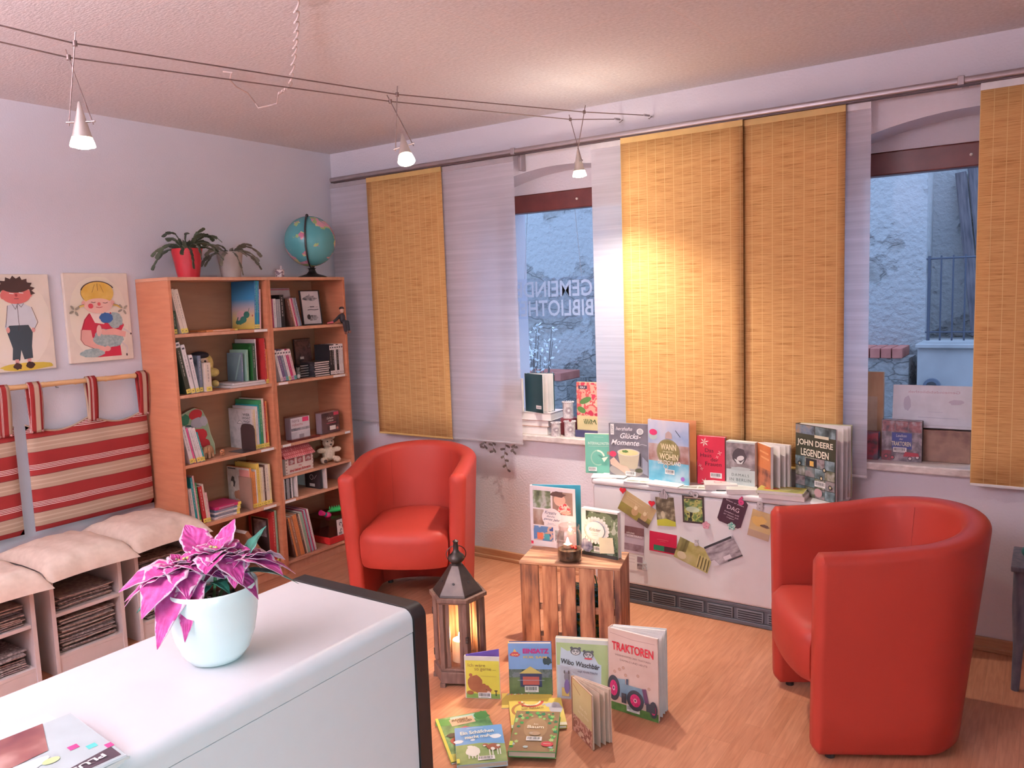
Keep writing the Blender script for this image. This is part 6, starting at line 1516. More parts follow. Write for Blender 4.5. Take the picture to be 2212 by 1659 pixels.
def cv_ein(a, w, h):
    a.rect(0, 0, w, h, (0.22, 0.36, 0.62)); a.rect(0, 0, w, h*.36, mottled([(0.06, 0.10, 0.04), (0.14, 0.19, 0.08)], 18, 0.5)); a.rect(0, h*.34, w, h*.50, mottled([(0.04, 0.07, 0.05), (0.10, 0.13, 0.12), (0.16, 0.18, 0.2)], 30, 0.5, const=True))
    a.blob(w*.9, h*.66, w*.10, h*.08, (0.04, 0.07, 0.08), seed=3); a.poly([(w*.06, h*.76), (w*.15, h*.90), (w*.25, h*.76)], (0.75, 0.45, 0.12)); a.blob(w*.155, h*.79, w*.11, h*.05, (0.60, 0.07, 0.10), seed=2, j=.2)
    # plain fire station scene instead of the character
    a.rect(w*.26, h*.16, w*.76, h*.42, (0.03, 0.04, 0.10)); a.rect(w*.32, h*.20, w*.70, h*.36, (0.45, 0.10, 0.08)); a.poly([(w*.24, h*.42), (w*.5, h*.56), (w*.78, h*.42)], (0.60, 0.46, 0.14)); a.line([(w*.2, h*.29), (w*.82, h*.29)], .002, (0.4, 0.42, 0.5))
def ti_ein(a, w, h):
    a.text('EINSATZ', w*.64, h*.86, w*.60, h*.095, (0.55, 0.03, 0.20), bold=.04); a.text('FÜR SAM', w*.62, h*.745, w*.54, h*.055, (0.75, 0.50, 0.16), bold=.03); a.text('SAM', w*.155, h*.79, w*.15, h*.035, (0.9, 0.5, 0.2), bold=.03)
def cv_wibo(a, w, h):
    a.rect(.003, .003, w-.003, h*.93, mottled([(0.40, 0.50, 0.22), (0.46, 0.56, 0.28)], 12, 0.5)); W2 = (0.62, 0.70, 0.78)
    a.poly([(.004, .004), (w*.10, h*.86), (w*.22, h*.80), (w*.35, h*.82), (w*.7, h*.78), (w*.8, h*.62), (w*.86, h*.60), (w*.84, .004)], W2); a.rect(.004, .004, w*.84, h*.56, mottled([(0.55, 0.64, 0.74), (0.64, 0.71, 0.78)], 9, 0.5))
    for cx in (.38, .62):
        cy = .80 if cx < .5 else .76
        a.ell(w*cx, h*cy, w*.10, h*.065, (0.12, 0.12, 0.13)); a.ell(w*cx, h*(cy-.01), w*.075, h*.045, (0.72, 0.70, 0.68)); 
        for s in (-1, 1): a.ell(w*(cx+s*.075), h*(cy+.055), w*.028, h*.022, (0.12, 0.12, 0.13)); a.ell(w*(cx+s*.033), h*(cy+.005), w*.025, h*.018, (0.10, 0.10, 0.11)); a.ell(w*(cx+s*.033), h*(cy+.006), .0016, .0016, (0.85, 0.85, 0.8))
        a.ell(w*cx, h*(cy-.03), .0025, .002, BLK)
    a.ell(w*.62, h*.70, w*.08, h*.015, (0.55, 0.08, 0.10)); a.rect(w*.10, h*.06, w*.24, h*.20, (0.72, 0.60, 0.20)); a.ell(w*.2, h*.38, w*.05, h*.08, (0.3, 0.3, 0.34)); a.ell(w*.2, h*.22, w*.05, h*.12, (0.24, 0.18, 0.42)); a.ell(w*.16, h*.46, w*.015, h*.03, (0.12, 0.12, 0.13)); a.ell(w*.24, h*.46, w*.015, h*.03, (0.12, 0.12, 0.13))
def ti_wibo(a, w, h):
    a.text('Wibo Waschbär', w*.46, h*.60, w*.74, h*.085, BLK, rot=R(-7), bold=.015); a.text('sagt Gute Nacht', w*.60, h*.47, w*.38, h*.045, (0.1, 0.12, 0.2), rot=R(-4))
def cv_trak(a, w, h):
    a.rect(.001, .001, w-.001, h-.001, mottled([(0.66, 0.44, 0.36), (0.74, 0.54, 0.46)], 9, 0.5)); a.rect(.001, .001, w-.001, h*.10, GRS)
    for i, (x, y) in enumerate(((.3, .55), (.12, .48), (.22, .52), (.6, .5), (.82, .38), (.35, .47))): a.ell(w*x, h*y, w*.025, h*.02, (0.58, 0.34, 0.24)); a.ring(w*x, h*y, w*.024, w*.03, (0.42, 0.22, 0.16))
    a.line([(w*.04, h*.95), (w*.5, h*.92), (w*.95, h*.93)], .002, (0.5, 0.3, 0.26)); TB = mottled([(0.16, 0.24, 0.30), (0.26, 0.36, 0.42)], 20, 0.4)
    a.poly([(w*.12, h*.22), (w*.12, h*.40), (w*.34, h*.42), (w*.34, h*.36), (w*.74, h*.36), (w*.80, h*.22), (w*.6, h*.16), (w*.25, h*.18)], TB); a.rect(w*.36, h*.36, w*.40, h*.43, (0.06, 0.07, 0.1)); a.poly([(w*.68, h*.36), (w*.76, h*.37), (w*.82, h*.2), (w*.74, h*.18)], (0.14, 0.05, 0.10))
    T = (0.05, 0.05, 0.06); P = (0.60, 0.03, 0.14)
    for (x, y, rx, ry) in ((.10, .28, .13, .155), (.55, .20, .17, .125), (.92, .155, .08, .10)):
        a.ell(w*x, h*y, w*rx, h*ry, T, n=26); a.ell(w*x, h*y, w*rx*.62, h*ry*.62, P, n=22); a.ell(w*x, h*y, w*rx*.22, h*ry*.22, (0.75, 0.4, 0.45)); a.ell(w*x, h*y, w*rx*.1, h*ry*.1, T)
        for k in range(8): an = k*PI/4; a.line([(w*x+w*rx*.24*math.cos(an), h*y+h*ry*.24*math.sin(an)), (w*x+w*rx*.56*math.cos(an), h*y+h*ry*.56*math.sin(an))], .0018, (0.35, 0.02, 0.08))
    a.rect(w*.78, h*.12, w*.96, h*.22, T); a.rect(w*.28, h*.14, w*.38, h*.26, T)
def ti_trak(a, w, h):
    a.text('TRAKTOREN', w*.50, h*.80, w*.84, h*.105, (0.66, 0.02, 0.04), bold=.02); a.text('WISSENSWERTES ÜBER TRAKTOREN', w*.5, h*.70, w*.72, h*.025, (0.22, 0.1, 0.08)); a.text('DAMALS UND HEUTE', w*.52, h*.645, w*.56, h*.022, (0.22, 0.1, 0.08)); 
def cv_open(a, w, h):
    a.rect(.003, .003, w-.004, h-.003, mottled([(0.62, 0.48, 0.22), (0.70, 0.58, 0.30)], 8, 0.5)); a.rect(.003, .003, w-.004, h*.34, mottled([(0.42, 0.16, 0.10), (0.62, 0.34, 0.26), (0.30, 0.10, 0.06), (0.70, 0.5, 0.36)], 26, 0.5, const=True)); a.line([(w*.1, h*.9), (w*.45, h*.8)], .003, (0.35, 0.15, 0.08)); a.rect(0, 0, w*.06, h, (0.30, 0.13, 0.08))
def ti_open(a, w, h): c = (0.85, 0.74, 0.56); a.text('Bist du', w*.62, h*.60, w*.34, h*.05, c); a.text('bei der Ernte', w*.62, h*.5, w*.5, h*.05, c)
def cv_robin(a, w, h):
    a.rect(0, 0, w, h, mottled([(0.04, 0.14, 0.05), (0.12, 0.28, 0.10), (0.28, 0.42, 0.20)], 20, 0.5)); a.rect(w*.28, h*.86, w*.8, h*.98, mottled([(0.22, 0.42, 0.38), (0.4, 0.55, 0.5)], 10, .5)); a.blob(w*.15, h*.88, w*.16, h*.09, (0.05, 0.26, 0.05), seed=2); a.blob(w*.88, h*.9, w*.14, h*.1, (0.04, 0.17, 0.04), seed=3); a.poly([(w*.26, h*.76), (w*.72, h*.78), (w*.70, h*.94), (w*.24, h*.92)], (0.60, 0.40, 0.26))
    a.blob(w*.45, h*.66, w*.15, h*.05, (0.50, 0.04, 0.08), seed=4); a.blob(w*.2, h*.56, w*.12, h*.05, BLK, seed=5); a.blob(w*.22, h*.42, w*.1, h*.08, (0.34, 0.06, 0.05), seed=6); a.blob(w*.3, h*.24, w*.12, h*.06, (0.28, 0.10, 0.22), seed=7); a.rect(0, 0, w, h*.16, (0.45, 0.46, 0.10)); a.blob(w*.7, h*.3, w*.2, h*.1, (0.15, 0.3, 0.1), seed=9)
    a.rect(0, 0, w*.05, h, (0.66, 0.56, 0.08))
def ti_robin(a, w, h): c = (0.10, 0.04, 0.02); a.text('ROBIN', w*.44, h*.885, w*.30, h*.045, c, bold=.03); a.text('HOOD', w*.52, h*.83, w*.28, h*.045, c, bold=.03)
def cv_schaf(a, w, h):
    a.rect(0, 0, w, h, (0.15, 0.34, 0.62)); a.poly([(0, 0), (w, 0), (w, h*.46), (w*.5, h*.53), (0, h*.50)], GRS2); cl = (0.78, 0.80, 0.84)
    for (x, y, r_) in ((.06, .60, .10), (.84, .68, .12), (.36, .62, .05)): a.blob(w*x, h*y, w*r_, h*r_*.5, cl, seed=int(x*99), j=.15)
    S = (0.82, 0.78, 0.70); a.blob(w*.34, h*.32, w*.15, h*.13, S, seed=4, j=.1); a.ell(w*.24, h*.30, w*.05, h*.05, (0.84, 0.78, 0.68)); a.ell(w*.29, h*.44, w*.06, h*.03, S)
    for x in (.24, .31, .37, .43): a.rect(w*x, h*.13, w*(x+.022), h*.24, S)
    C = (0.34, 0.10, 0.05); a.blob(w*.76, h*.38, w*.14, h*.085, C, seed=6, j=.1); a.ell(w*.60, h*.44, w*.055, h*.04, C); a.ell(w*.58, h*.42, w*.03, h*.018, S); a.blob(w*.74, h*.33, w*.05, h*.04, S, seed=8); a.blob(w*.86, h*.40, w*.04, h*.03, S, seed=9)
    for x in (.66, .72, .82, .87): a.rect(w*x, h*.16, w*(x+.022), h*.31, S)
    a.rect(0, h*.02, w*.06, h*.13, (0.75, 0.7, 0.1))
def ti_schaf(a, w, h):
    c = (0.84, 0.80, 0.66); a.text('Ein Schäfchen', w*.46, h*.82, w*.70, h*.095, c, rot=R(3), bold=.02); a.text('macht muh', w*.46, h*.69, w*.52, h*.085, c, rot=R(3), bold=.02); a.line([(w*.25, h*.93), (w*.6, h*.93)], .0012, c)
def cv_baum(a, w, h):
    a.rect(.002, .002, w-.002, h-.002, mottled([(0.26, 0.14, 0.06), (0.33, 0.19, 0.08)], 14, 0.5)); rg = random.Random(12)
    a.ell(w*.5, h*.56, w*.26, h*.26, mottled([(0.34, 0.20, 0.09), (0.42, 0.26, 0.12)], 10, .5))
    cols = [(0.04, 0.30, 0.06), (0.10, 0.42, 0.08), (0.28, 0.52, 0.14), (0.42, 0.56, 0.20), (0.02, 0.20, 0.07)]
    n = 0
    while n < 58:
        x, y = rg.random(), rg.random()
        if ((x-.5)/.34)**2+((y-.42)/.40)**2 < 1: continue
        if y < .12 and .15 < x < .8: continue
        if .03 < x < .97 and .03 < y < .97:
            r_ = rg.uniform(.035, .07); k = rg.randint(5, 7); an = rg.uniform(0, 3); P = []
            for i in range(k*2): rr = r_*(1 if i % 2 == 0 else .55); P.append((min(w-.003, max(.003, w*x+w*rr*math.cos(an+PI*i/k))), min(h-.003, max(.003, h*y+h*rr*.75*math.sin(an+PI*i/k)))))
            a.poly(P, rg.choice(cols), z=0.0006+n*0.000012)
        n += 1
    a.k = 8
    for x, y in ((.07, .16), (.35, .10), (.88, .10)): a.blob(w*x, h*y, w*.05, h*.03, (0.45, 0.52, 0.50), seed=int(x*50))
    a.rect(w*.002, h*.12, w*.07, h*.22, (0.6, 0.7, 0.1))
    a.ell(w*.5, h*.42, w*.13, h*.06, (0.34, 0.22, 0.12)); a.ell(w*.51, h*.415, w*.11, h*.047, (0.46, 0.30, 0.18)); a.ring(w*.42, h*.42, .002, .006, (0.5, 0.4, 0.3)); a.ell(w*.80, h*.17, w*.13, h*.06, (0.58, 0.04, 0.06))
def ti_baum(a, w, h): c = (0.84, 0.76, 0.60); a.text('Im', w*.50, h*.64, w*.09, h*.035, c); a.text('Baum', w*.5, h*.57, w*.36, h*.075, c, bold=.01); a.line([(w*.72, h*.18), (w*.88, h*.18)], .001, c); a.line([(w*.72, h*.165), (w*.88, h*.165)], .001, c)
def cv_komm(a, w, h):
    a.rect(0, 0, w, h, mottled([(0.66, 0.48, 0.07), (0.74, 0.58, 0.14)], 8, .5)); a.ring(w*.42, h*.95, w*.20, w*.25, (0.55, 0.07, 0.05), PI*1.02, PI*1.95); a.ring(w*.42, h*.95, w*.16, w*.19, (0.82, 0.74, 0.6), PI*1.02, PI*1.95); a.ring(w*.30, h*.62, w*.22, w*.27, (0.42, 0.18, 0.05), PI*.5, PI*1.2)
    E = (0.48, 0.44, 0.46); a.blob(w*.86, h*.62, w*.12, h*.22, E, seed=2, j=.08); a.ell(w*.76, h*.74, w*.08, h*.08, E); a.ell(w*.84, h*.72, w*.05, h*.08, (0.40, 0.36, 0.38)); a.line([(w*.72, h*.72), (w*.66, h*.80), (w*.62, h*.74)], .006, E); a.blob(w*.85, h*.34, w*.06, h*.07, BLK, seed=4); a.blob(w*.86, h*.33, w*.03, h*.05, CREAM, seed=5); a.rect(0, 0, w, h*.10, (0.72, 0.66, 0.5))
def ti_komm(a, w, h): c = (0.15, 0.06, 0.03); a.text('Komm', w*.36, h*.74, w*.26, h*.06, c, rot=R(3), bold=.01); a.text('wir füttern', w*.42, h*.65, w*.42, h*.07, c, rot=R(3), bold=.01)
def cv_stripe(a, w, h):
    a.rect(0, 0, w, h, (0.60, 0.42, 0.08))
    for k in range(12): a.poly([(w*(.1+k*.07), h*.86), (w*(.13+k*.07), h*.86), (w*(.16+k*.07), h*.98), (w*(.13+k*.07), h*.98)], (0.60, 0.10, 0.16) if k % 2 else (0.80, 0.70, 0.68))
# ---------------------------------------------------------------- books on the floor
BB = mottled([(0.64, 0.46, 0.34), (0.74, 0.57, 0.45)], 3, 0.7, (1, 60, 1), 3)
book((2.114, -1.472, 0.0005), R(26), .140, .176, .016, (0.74, 0.66, 0.58), cv_ich, ti_ich, 'small yellow board book with a brown animal standing half open in front of the lantern', tilt=0, opened=R(24), inner=(0.16, 0.09, 0.42), bar=(.36, .03, .052, .022))
book((2.25, -1.362, 0.0005), R(29), .173, .215, .022, (0.04, 0.08, 0.25), cv_ein, ti_ein, 'blue board book with magenta title standing before the crate', tilt=R(-4), bar=(.36, .06, .055, .026), spine=(0.62, 0.5, 0.1), pages=BB)
book((2.430, -1.292, 0.0005), R(21), .208, .250, .022, (0.70, 0.72, 0.68), cv_wibo, ti_wibo, 'pale green and blue board book with two striped animal heads standing before the crate', tilt=R(-4), pages=BB, spine=(0.6, 0.64, 0.6))
book((2.645, -1.255, 0.0005), R(-2.5), .206, .325, .036, (0.70, 0.52, 0.44), cv_trak, ti_trak, 'tall beige tractor book with red title standing open on the floor', opened=R(20), bar=(.36, .04, .055, .026), back=(0.7, 0.7, 0.7))
book((2.594, -1.458, 0.0005), R(-34), .160, .205, .014, (0.52, 0.30, 0.18), cv_open, ti_open, 'small brown and golden board book standing fanned open, front right on the floor', opened=R(27), pages=BB, back=(0.72, 0.50, 0.40))
book((2.348, -1.865, 0.0005), R(50), .198, .300, .006, (0.30, 0.4, 0.1), cv_robin, ti_robin, 'green forest adventure comic lying on the floor under the sheep book', flat=True, soft=True)
book((2.400, -1.899, 0.0135), R(40), .172, .236, .018, (0.5, 0.6, 0.7), cv_schaf, ti_schaf, 'blue and green board book with a sheep and a cow, lying nearest the viewer', flat=True, bar=(.42, .06, .058, .024), pages=BB)
book((2.415, -1.593, 0.0045), R(37), .205, .205, .012, (0.7, 0.55, 0.1), cv_komm, ti_komm, 'yellow book with an elephant lying mostly under the green tree book', flat=True, bar=None)
book((2.285, -1.470, 0.0005), R(34), .200, .115, .0032, (0.55, 0.4, 0.1), cv_stripe, None, 'flat yellow book with a striped awning edge, behind the yellow elephant book', flat=True, soft=True)
book((2.506, -1.751, 0.0175), R(27), .165, .270, .022, (0.10, 0.30, 0.08), cv_baum, ti_baum, 'green leafy tree board book lying on the floor right of the sheep book', flat=True, bar=(.34, .24, .055, .026), pages=BB)
# ---------------------------------------------------------------- books on the crate
def cv_kreativ(a, w, h):
    ph1 = mottled([(0.04, 0.06, 0.03), (0.16, 0.2, 0.1), (0.5, 0.5, 0.46), (0.2, 0.12, 0.08)], 18, 0.4); sk = (0.66, 0.40, 0.30)
    a.rect(w*.06, h*.64, w*.46, h*.93, ph1); a.rect(w*.50, h*.56, w*.94, h*.93, mottled([(0.22, 0.13, 0.10), (0.40, 0.28, 0.22)], 9, 0.4)); a.ell(w*.66, h*.80, w*.13, h*.10, sk); a.blob(w*.62, h*.89, w*.15, h*.05, (0.09, 0.04, 0.03), seed=2); a.blob(w*.76, h*.66, w*.15, h*.09, mottled([(0.6, 0.05, 0.06), (0.8, 0.6, 0.5), (0.55, 0.04, 0.05)], 60, 0.5, const=True), seed=4); a.ell(w*.8, h*.60, w*.1, h*.03, sk)
    a.rect(w*.06, h*.36, w*.30, h*.62, mottled([(0.10, 0.05, 0.04), (0.35, 0.22, 0.16), (0.5, 0.42, 0.36)], 14, .4)); a.rect(w*.06, h*.10, w*.50, h*.34, mottled([(0.03, 0.07, 0.22), (0.55, 0.35, 0.28), (0.10, 0.20, 0.38), (0.5, 0.45, 0.45)], 13, .4, const=True)); a.rect(w*.14, h*.12, w*.27, h*.23, (0.66, 0.16, 0.07)); a.rect(w*.30, h*.12, w*.42, h*.22, (0.05, 0.28, 0.30)); a.rect(w*.54, h*.12, w*.74, h*.30, mottled([(0.2, 0.2, 0.2), (0.6, 0.6, 0.6)], 40, .5)); a.ell(w*.48, h*.50, w*.22, h*.155, (0.82, 0.75, 0.76), n=30); a.rect(w*.0, h*.03, w*.05, h*.08, (0.6, 0.03, 0.08))
def ti_kreativ(a, w, h):
    c = (0.05, 0.05, 0.12); a.text('Kreativ', w*.46, h*.58, w*.26, h*.055, c, rot=R(-3), shear=.3); a.text('durchs', w*.46, h*.52, w*.18, h*.035, c, rot=R(-3), shear=.3); a.text('ganze Jahr', w*.48, h*.465, w*.36, h*.05, c, rot=R(-4), shear=.3); a.text('Basteln', w*.46, h*.405, w*.13, h*.014, (0.2, 0.2, 0.3)); a.text('natürlich leben', w*.47, h*.385, w*.2, h*.014, (0.2, 0.2, 0.3)); a.text('DK', w*.13, h*.95, w*.1, h*.022, (0.6, 0.55, 0.58))
book((2.005, -0.786, chh+.0005), R(5), .232, .288, .020, (0.82, 0.74, 0.76), cv_kreativ, ti_kreativ, 'tall white craft book with family photos standing half open on the crate', tilt=R(-2), opened=R(16), inner=(0.05, 0.38, 0.50), bar=(.56, .07, .05, .022))
def cv_kraut(a, w, h):
    L1 = mottled([(0.02, 0.04, 0.02), (0.10, 0.15, 0.08), (0.35, 0.40, 0.32)], 22, .4, const=True)
    a.rect(0, 0, w, h, (0.74, 0.74, 0.72)); a.rect(w*.13, h*.52, w, h*.96, L1); a.poly([(w*.02, 0), (w, 0), (w, h*.54), (w*.13, h*.54)], L1); a.blob(w*.14, h*.22, w*.18, h*.16, mottled([(0.08, 0.09, 0.18), (0.24, 0.25, 0.38), (0.5, 0.5, 0.6)], 40, .5), seed=4)
    a.ell(w*.40, h*.56, w*.35, h*.27, mottled([(0.55, 0.55, 0.52), (0.78, 0.76, 0.74)], 70, .5), n=30)
    for k in range(24): an = k*PI/12; a.ell(w*.40+w*.345*math.cos(an), h*.56+h*.265*math.sin(an), .007, .007, (0.76, 0.75, 0.73), n=8)
    a.ell(w*.40, h*.56, w*.25, h*.19, (0.80, 0.78, 0.76), n=28); a.rect(w*.02, 0, w, h*.07, (0.03, 0.03, 0.03))
    a.poly([(w*.52, h*.08), (w*.92, h*.13), (w*.88, h*.46), (w*.5, h*.42)], (0.66, 0.62, 0.44))
def ti_kraut(a, w, h): a.k = 45; c = (0.12, 0.12, 0.12); a.text('Kräuter', w*.40, h*.58, w*.32, h*.075, c, shear=.35); a.line([(w*.3, h*.50), (w*.5, h*.495)], .001, c); a.line([(w*.33, h*.46), (w*.48, h*.457)], .001, c)
book((2.275, -0.783, chh+.0005), R(-2), .185, .212, .030, (0.70, 0.70, 0.68), cv_kraut, ti_kraut, 'herb book with a lace doily cover standing on the crate beside the jar', tilt=R(-3), bar=(.34, .10, .045, .024))
# ---------------------------------------------------------------- heater top: standing books
HZ = 0.6355
def cv_int(a, w, h):
    a.rect(.001, .001, w-.001, h*.985, mottled([(0.12, 0.40, 0.30), (0.18, 0.47, 0.36)], 6, .4)); c = (0.78, 0.82, 0.66)
    for k in range(32): an = PI*.55+k*PI*1.15/32; a.line([(w*.48+w*.23*math.cos(an), h*.40+h*.165*math.sin(an)), (w*.48+w*.27*math.cos(an), h*.40+h*.195*math.sin(an))], .0014, c)
    a.ring(w*.48, h*.40, w*.22, w*.28, c, R(15), R(92), ky=h/w*.72); a.poly([(w*.63, h*.40), (w*.88, h*.44), (w*.72, h*.30)], c); a.line([(w*.5, h*.5), (w*.5, h*.4), (w*.62, h*.34)], .001, (0.3, .6, .5)); a.ell(w*.9, h*.53, w*.07, h*.045, (0.40, 0.22, 0.16))
def ti_int(a, w, h): a.text('INTERVALLFASTEN', w*.52, h*.76, w*.80, h*.07, (0.78, 0.80, 0.74)); a.line([(w*.14, h*.69), (w*.9, h*.69)], .0016, (0.6, .7, .6)); a.line([(w*.35, h*.92), (w*.7, h*.92)], .0012, (0.5, .65, .55))
book((1.962, -0.165, HZ), R(14), .145, .215, .012, (0.55, 0.6, 0.3), cv_int, ti_int, 'green diet book standing at the left end of the heater top', tilt=R(-7), bar=(.12, .06, .045, .022), soft=True)
def cv_herz(a, w, h):
    a.rect(.001, .001, w-.001, h-.001, mottled([(0.12, 0.11, 0.13), (0.19, 0.17, 0.20)], 14, .4)); a.ell(w*.44, h*.13, w*.44, h*.13, (0.34, 0.30, 0.28)); a.poly([(w*.22, h*.46), (w*.78, h*.46), (w*.72, h*.20), (w*.66, h*.16), (w*.34, h*.16), (w*.28, h*.20)], (0.50, 0.42, 0.30)); a.ell(w*.5, h*.46, w*.29, h*.07, (0.62, 0.56, 0.5)); a.ell(w*.5, h*.46, w*.25, h*.055, (0.72, 0.60, 0.28)); a.blob(w*.42, h*.48, w*.08, h*.025, (0.08, 0.18, 0.04), seed=3)
    a.poly([(w*.02, h*.30), (w*.12, h*.36), (w*.30, h*.22), (w*.45, h*.20), (w*.6, h*.07), (w*.42, h*.06), (w*.2, h*.16), (w*.04, h*.22)], (0.66, 0.42, 0.32)); a.ell(w*.10, h*.42, w*.09, h*.055, (0.62, 0.04, 0.10)); a.ell(w*.80, h*.86, w*.085, h*.058, (0.78, 0.75, 0.75)); a.ell(w*.80, h*.86, w*.06, h*.042, (0.5, 0.48, 0.5)); a.rect(w*.05, h*.78, w*.14, h*.98, (0.72, 0.68, 0.68)); a.ell(w*.76, h*.14, w*.10, h*.04, (0.06, 0.06, 0.03)); a.rect(w*.78, h*.22, w*.81, h*.46, BLK); a.poly([(w*.85, h*.4), (w*.99, h*.3), (w*.99, h*.05), (w*.85, h*.1)], (0.26, 0.26, 0.32))
def ti_herz(a, w, h):
    c = (0.84, 0.78, 0.80); a.text('herzhafte', w*.40, h*.90, w*.42, h*.065, c, shear=.35); a.text('Glücks-', w*.56, h*.77, w*.52, h*.10, c, shear=.35, bold=.01); a.text('Momente', w*.42, h*.645, w*.72, h*.10, c, shear=.35, bold=.01); a.line([(w*.74, h*.60), (w*.85, h*.63), (w*.97, h*.61)], .0016, c)
    for s in ('T', 'O', 'P', 'P'): pass
    a.text('TOPP', w*.095, h*.88, h*.15, w*.05, (0.1, 0.1, 0.1), rot=R(90))
book((2.108, -0.170, HZ), R(5), .215, .283, .014, (0.20, 0.18, 0.21), cv_herz, ti_herz, 'grey cookbook with a soup bowl and white script, second book on the heater top', tilt=R(-6), bar=(.42, .035, .055, .022), soft=False, spine=(0.7, 0.65, 0.66))
def cv_wann(a, w, h):
    a.rect(.001, .001, w-.001, h-.001, mottled([(0.28, 0.36, 0.55), (0.48, 0.50, 0.62), (0.62, 0.56, 0.60)], 7, .4)); a.rect(.001, h*.32, w-.001, h*.62, mottled([(0.24, 0.09, 0.07), (0.40, 0.26, 0.24), (0.50, 0.42, 0.42)], 12, .4)); a.rect(.001, .001, w-.001, h*.34, mottled([(0.06, 0.30, 0.46), (0.14, 0.42, 0.56), (0.4, 0.56, 0.64)], 9, .4))
    a.ell(w*.12, h*.74, w*.11, h*.06, (0.42, 0.50, 0.48)); a.ell(w*.13, h*.80, w*.10, h*.05, (0.62, 0.04, 0.14)); a.line([(w*.68, h*.86), (w*.80, h*.76)], .004, (0.06, 0.08, 0.12)); a.poly([(w*.43, h*.72), (w*.60, h*.72), (w*.59, h*.80), (w*.51, h*.84), (w*.44, h*.80)], (0.42, 0.30, 0.28)); G = mottled([(0.17, 0.14, 0.04), (0.26, 0.21, 0.08)], 14, .5); a.ell(w*.50, h*.50, w*.29, h*.21, (0.24, 0.20, 0.10), n=30); a.ell(w*.50, h*.50, w*.26, h*.19, G, n=30)
    a.ell(w*.85, h*.10, w*.05, h*.035, (0.30, 0.10, 0.40)); a.ring(w*.44, h*.27, w*.045, w*.06, (0.7, .6, .5))
def ti_wann(a, w, h):
    c = (0.82, 0.70, 0.46); a.text('WANN', w*.51, h*.585, w*.38, h*.10, c, bold=.02); a.text('AM BESTEN', w*.49, h*.505, w*.24, h*.03, c); a.text('WOHIN', w*.52, h*.43, w*.46, h*.10, c, bold=.02); a.text('DEUTSCHLAND', w*.53, h*.335, w*.56, h*.065, (0.82, 0.74, 0.66), bold=.02)
book((2.335, -0.178, HZ), R(-10), .235, .315, .026, (0.45, 0.45, 0.58), cv_wann, ti_wann, 'large blue travel book with a golden round title standing on the heater top', tilt=R(-5), opened=R(14), inner=(0.66, 0.27, 0.11), bar=(.42, .15, .055, .024))
def cv_haus(a, w, h):
    a.rect(.001, .001, w-.001, h-.001, (0.60, 0.015, 0.05)); F = (0.80, 0.66, 0.56)
    def flower(cx, cy, r_, n=6):
        for k in range(n): an = 2*PI*k/n+.3; a.poly([(cx, cy), (cx+r_*.5*math.cos(an-.28), cy+r_*.5*math.sin(an-.28)), (cx+r_*math.cos(an), cy+r_*math.sin(an)), (cx+r_*.5*math.cos(an+.28), cy+r_*.5*math.sin(an+.28))], F)
    flower(w*.27, h*.88, .024); flower(w*.28, h*.07, .022); flower(w*.82, h*.68, .013, 4); flower(w*.12, h*.40, .010, 4); flower(w*.18, h*.34, .010, 4); flower(w*.74, h*.60, .009, 4)
def ti_haus(a, w, h): c = (0.07, 0.01, 0.02); a.text('Das', w*.45, h*.72, w*.30, h*.075, c); a.text('Haus', w*.33, h*.62, w*.40, h*.08, c); a.text('der', w*.64, h*.54, w*.28, h*.075, c); a.text('Frauen', w*.60, h*.45, w*.58, h*.08, c)
book((2.585, -0.160, HZ), R(0), .140, .245, .026, (0.45, 0.02, 0.04), cv_haus, ti_haus, 'bright red novel with cream blossoms standing on the heater top', tilt=R(-4), bar=(.48, .17, .058, .026))
def cv_dam(a, w, h):
    a.rect(.001, .001, w-.001, h-.001, (0.52, 0.58, 0.56)); a.rect(.001, h*.42, w-.001, h*.97, mottled([(0.08, 0.06, 0.07), (0.22, 0.18, 0.18), (0.42, 0.36, 0.36)], 18, .4)); a.blob(w*.46, h*.70, w*.24, h*.17, (0.05, 0.035, 0.04), seed=2, j=.1); a.ell(w*.5, h*.66, w*.13, h*.05, (0.62, 0.58, 0.57), rot=.3); a.poly([(w*.28, h*.64), (w*.4, h*.62), (w*.5, h*.56), (w*.64, h*.64), (w*.55, h*.54), (w*.4, h*.54)], (0.66, 0.64, 0.62)); a.blob(w*.5, h*.44, w*.38, h*.04, (0.46, 0.50, 0.49), seed=7)
def ti_dam(a, w, h): c = (0.08, 0.10, 0.10); a.text('DAMALS', w*.50, h*.31, w*.60, h*.055, c, space=1.3); a.text('IN BERLIN', w*.50, h*.21, w*.74, h*.06, c, space=1.2)
book((2.735, -0.170, HZ), R(-4), .142, .232, .038, (0.5, 0.5, 0.5), cv_dam, ti_dam, 'thick grey paperback with a dark bird photo standing right of the red novel', tilt=R(-3), soft=True, spine=(0.4, 0.36, 0.36))
def cv_ora(a, w, h): a.rect(.001, .001, w-.001, h-.001, mottled([(0.50, 0.14, 0.04), (0.62, 0.22, 0.08)], 8, .4)); a.rect(.001, .001, w-.001, h*.52, mottled([(0.10, 0.03, 0.02), (0.42, 0.14, 0.07), (0.55, 0.2, 0.1)], 16, .4)); a.text('Sommer', w*.55, h*.85, w*.7, h*.09, (0.72, 0.36, 0.16), shear=.2) if False else a.line([(w*.2, h*.86), (w*.85, h*.84)], .008, (0.72, 0.34, 0.16)); a.line([(w*.3, h*.75), (w*.9, h*.73)], .008, (0.72, 0.34, 0.16))
book((2.880, -0.155, HZ), R(-48), .135, .232, .034, (0.55, 0.2, 0.1), cv_ora, None, 'orange paperback standing fanned open between the grey and the dark tractor book', opened=R(38), soft=True, back=(0.8, 0.7, 0.62))
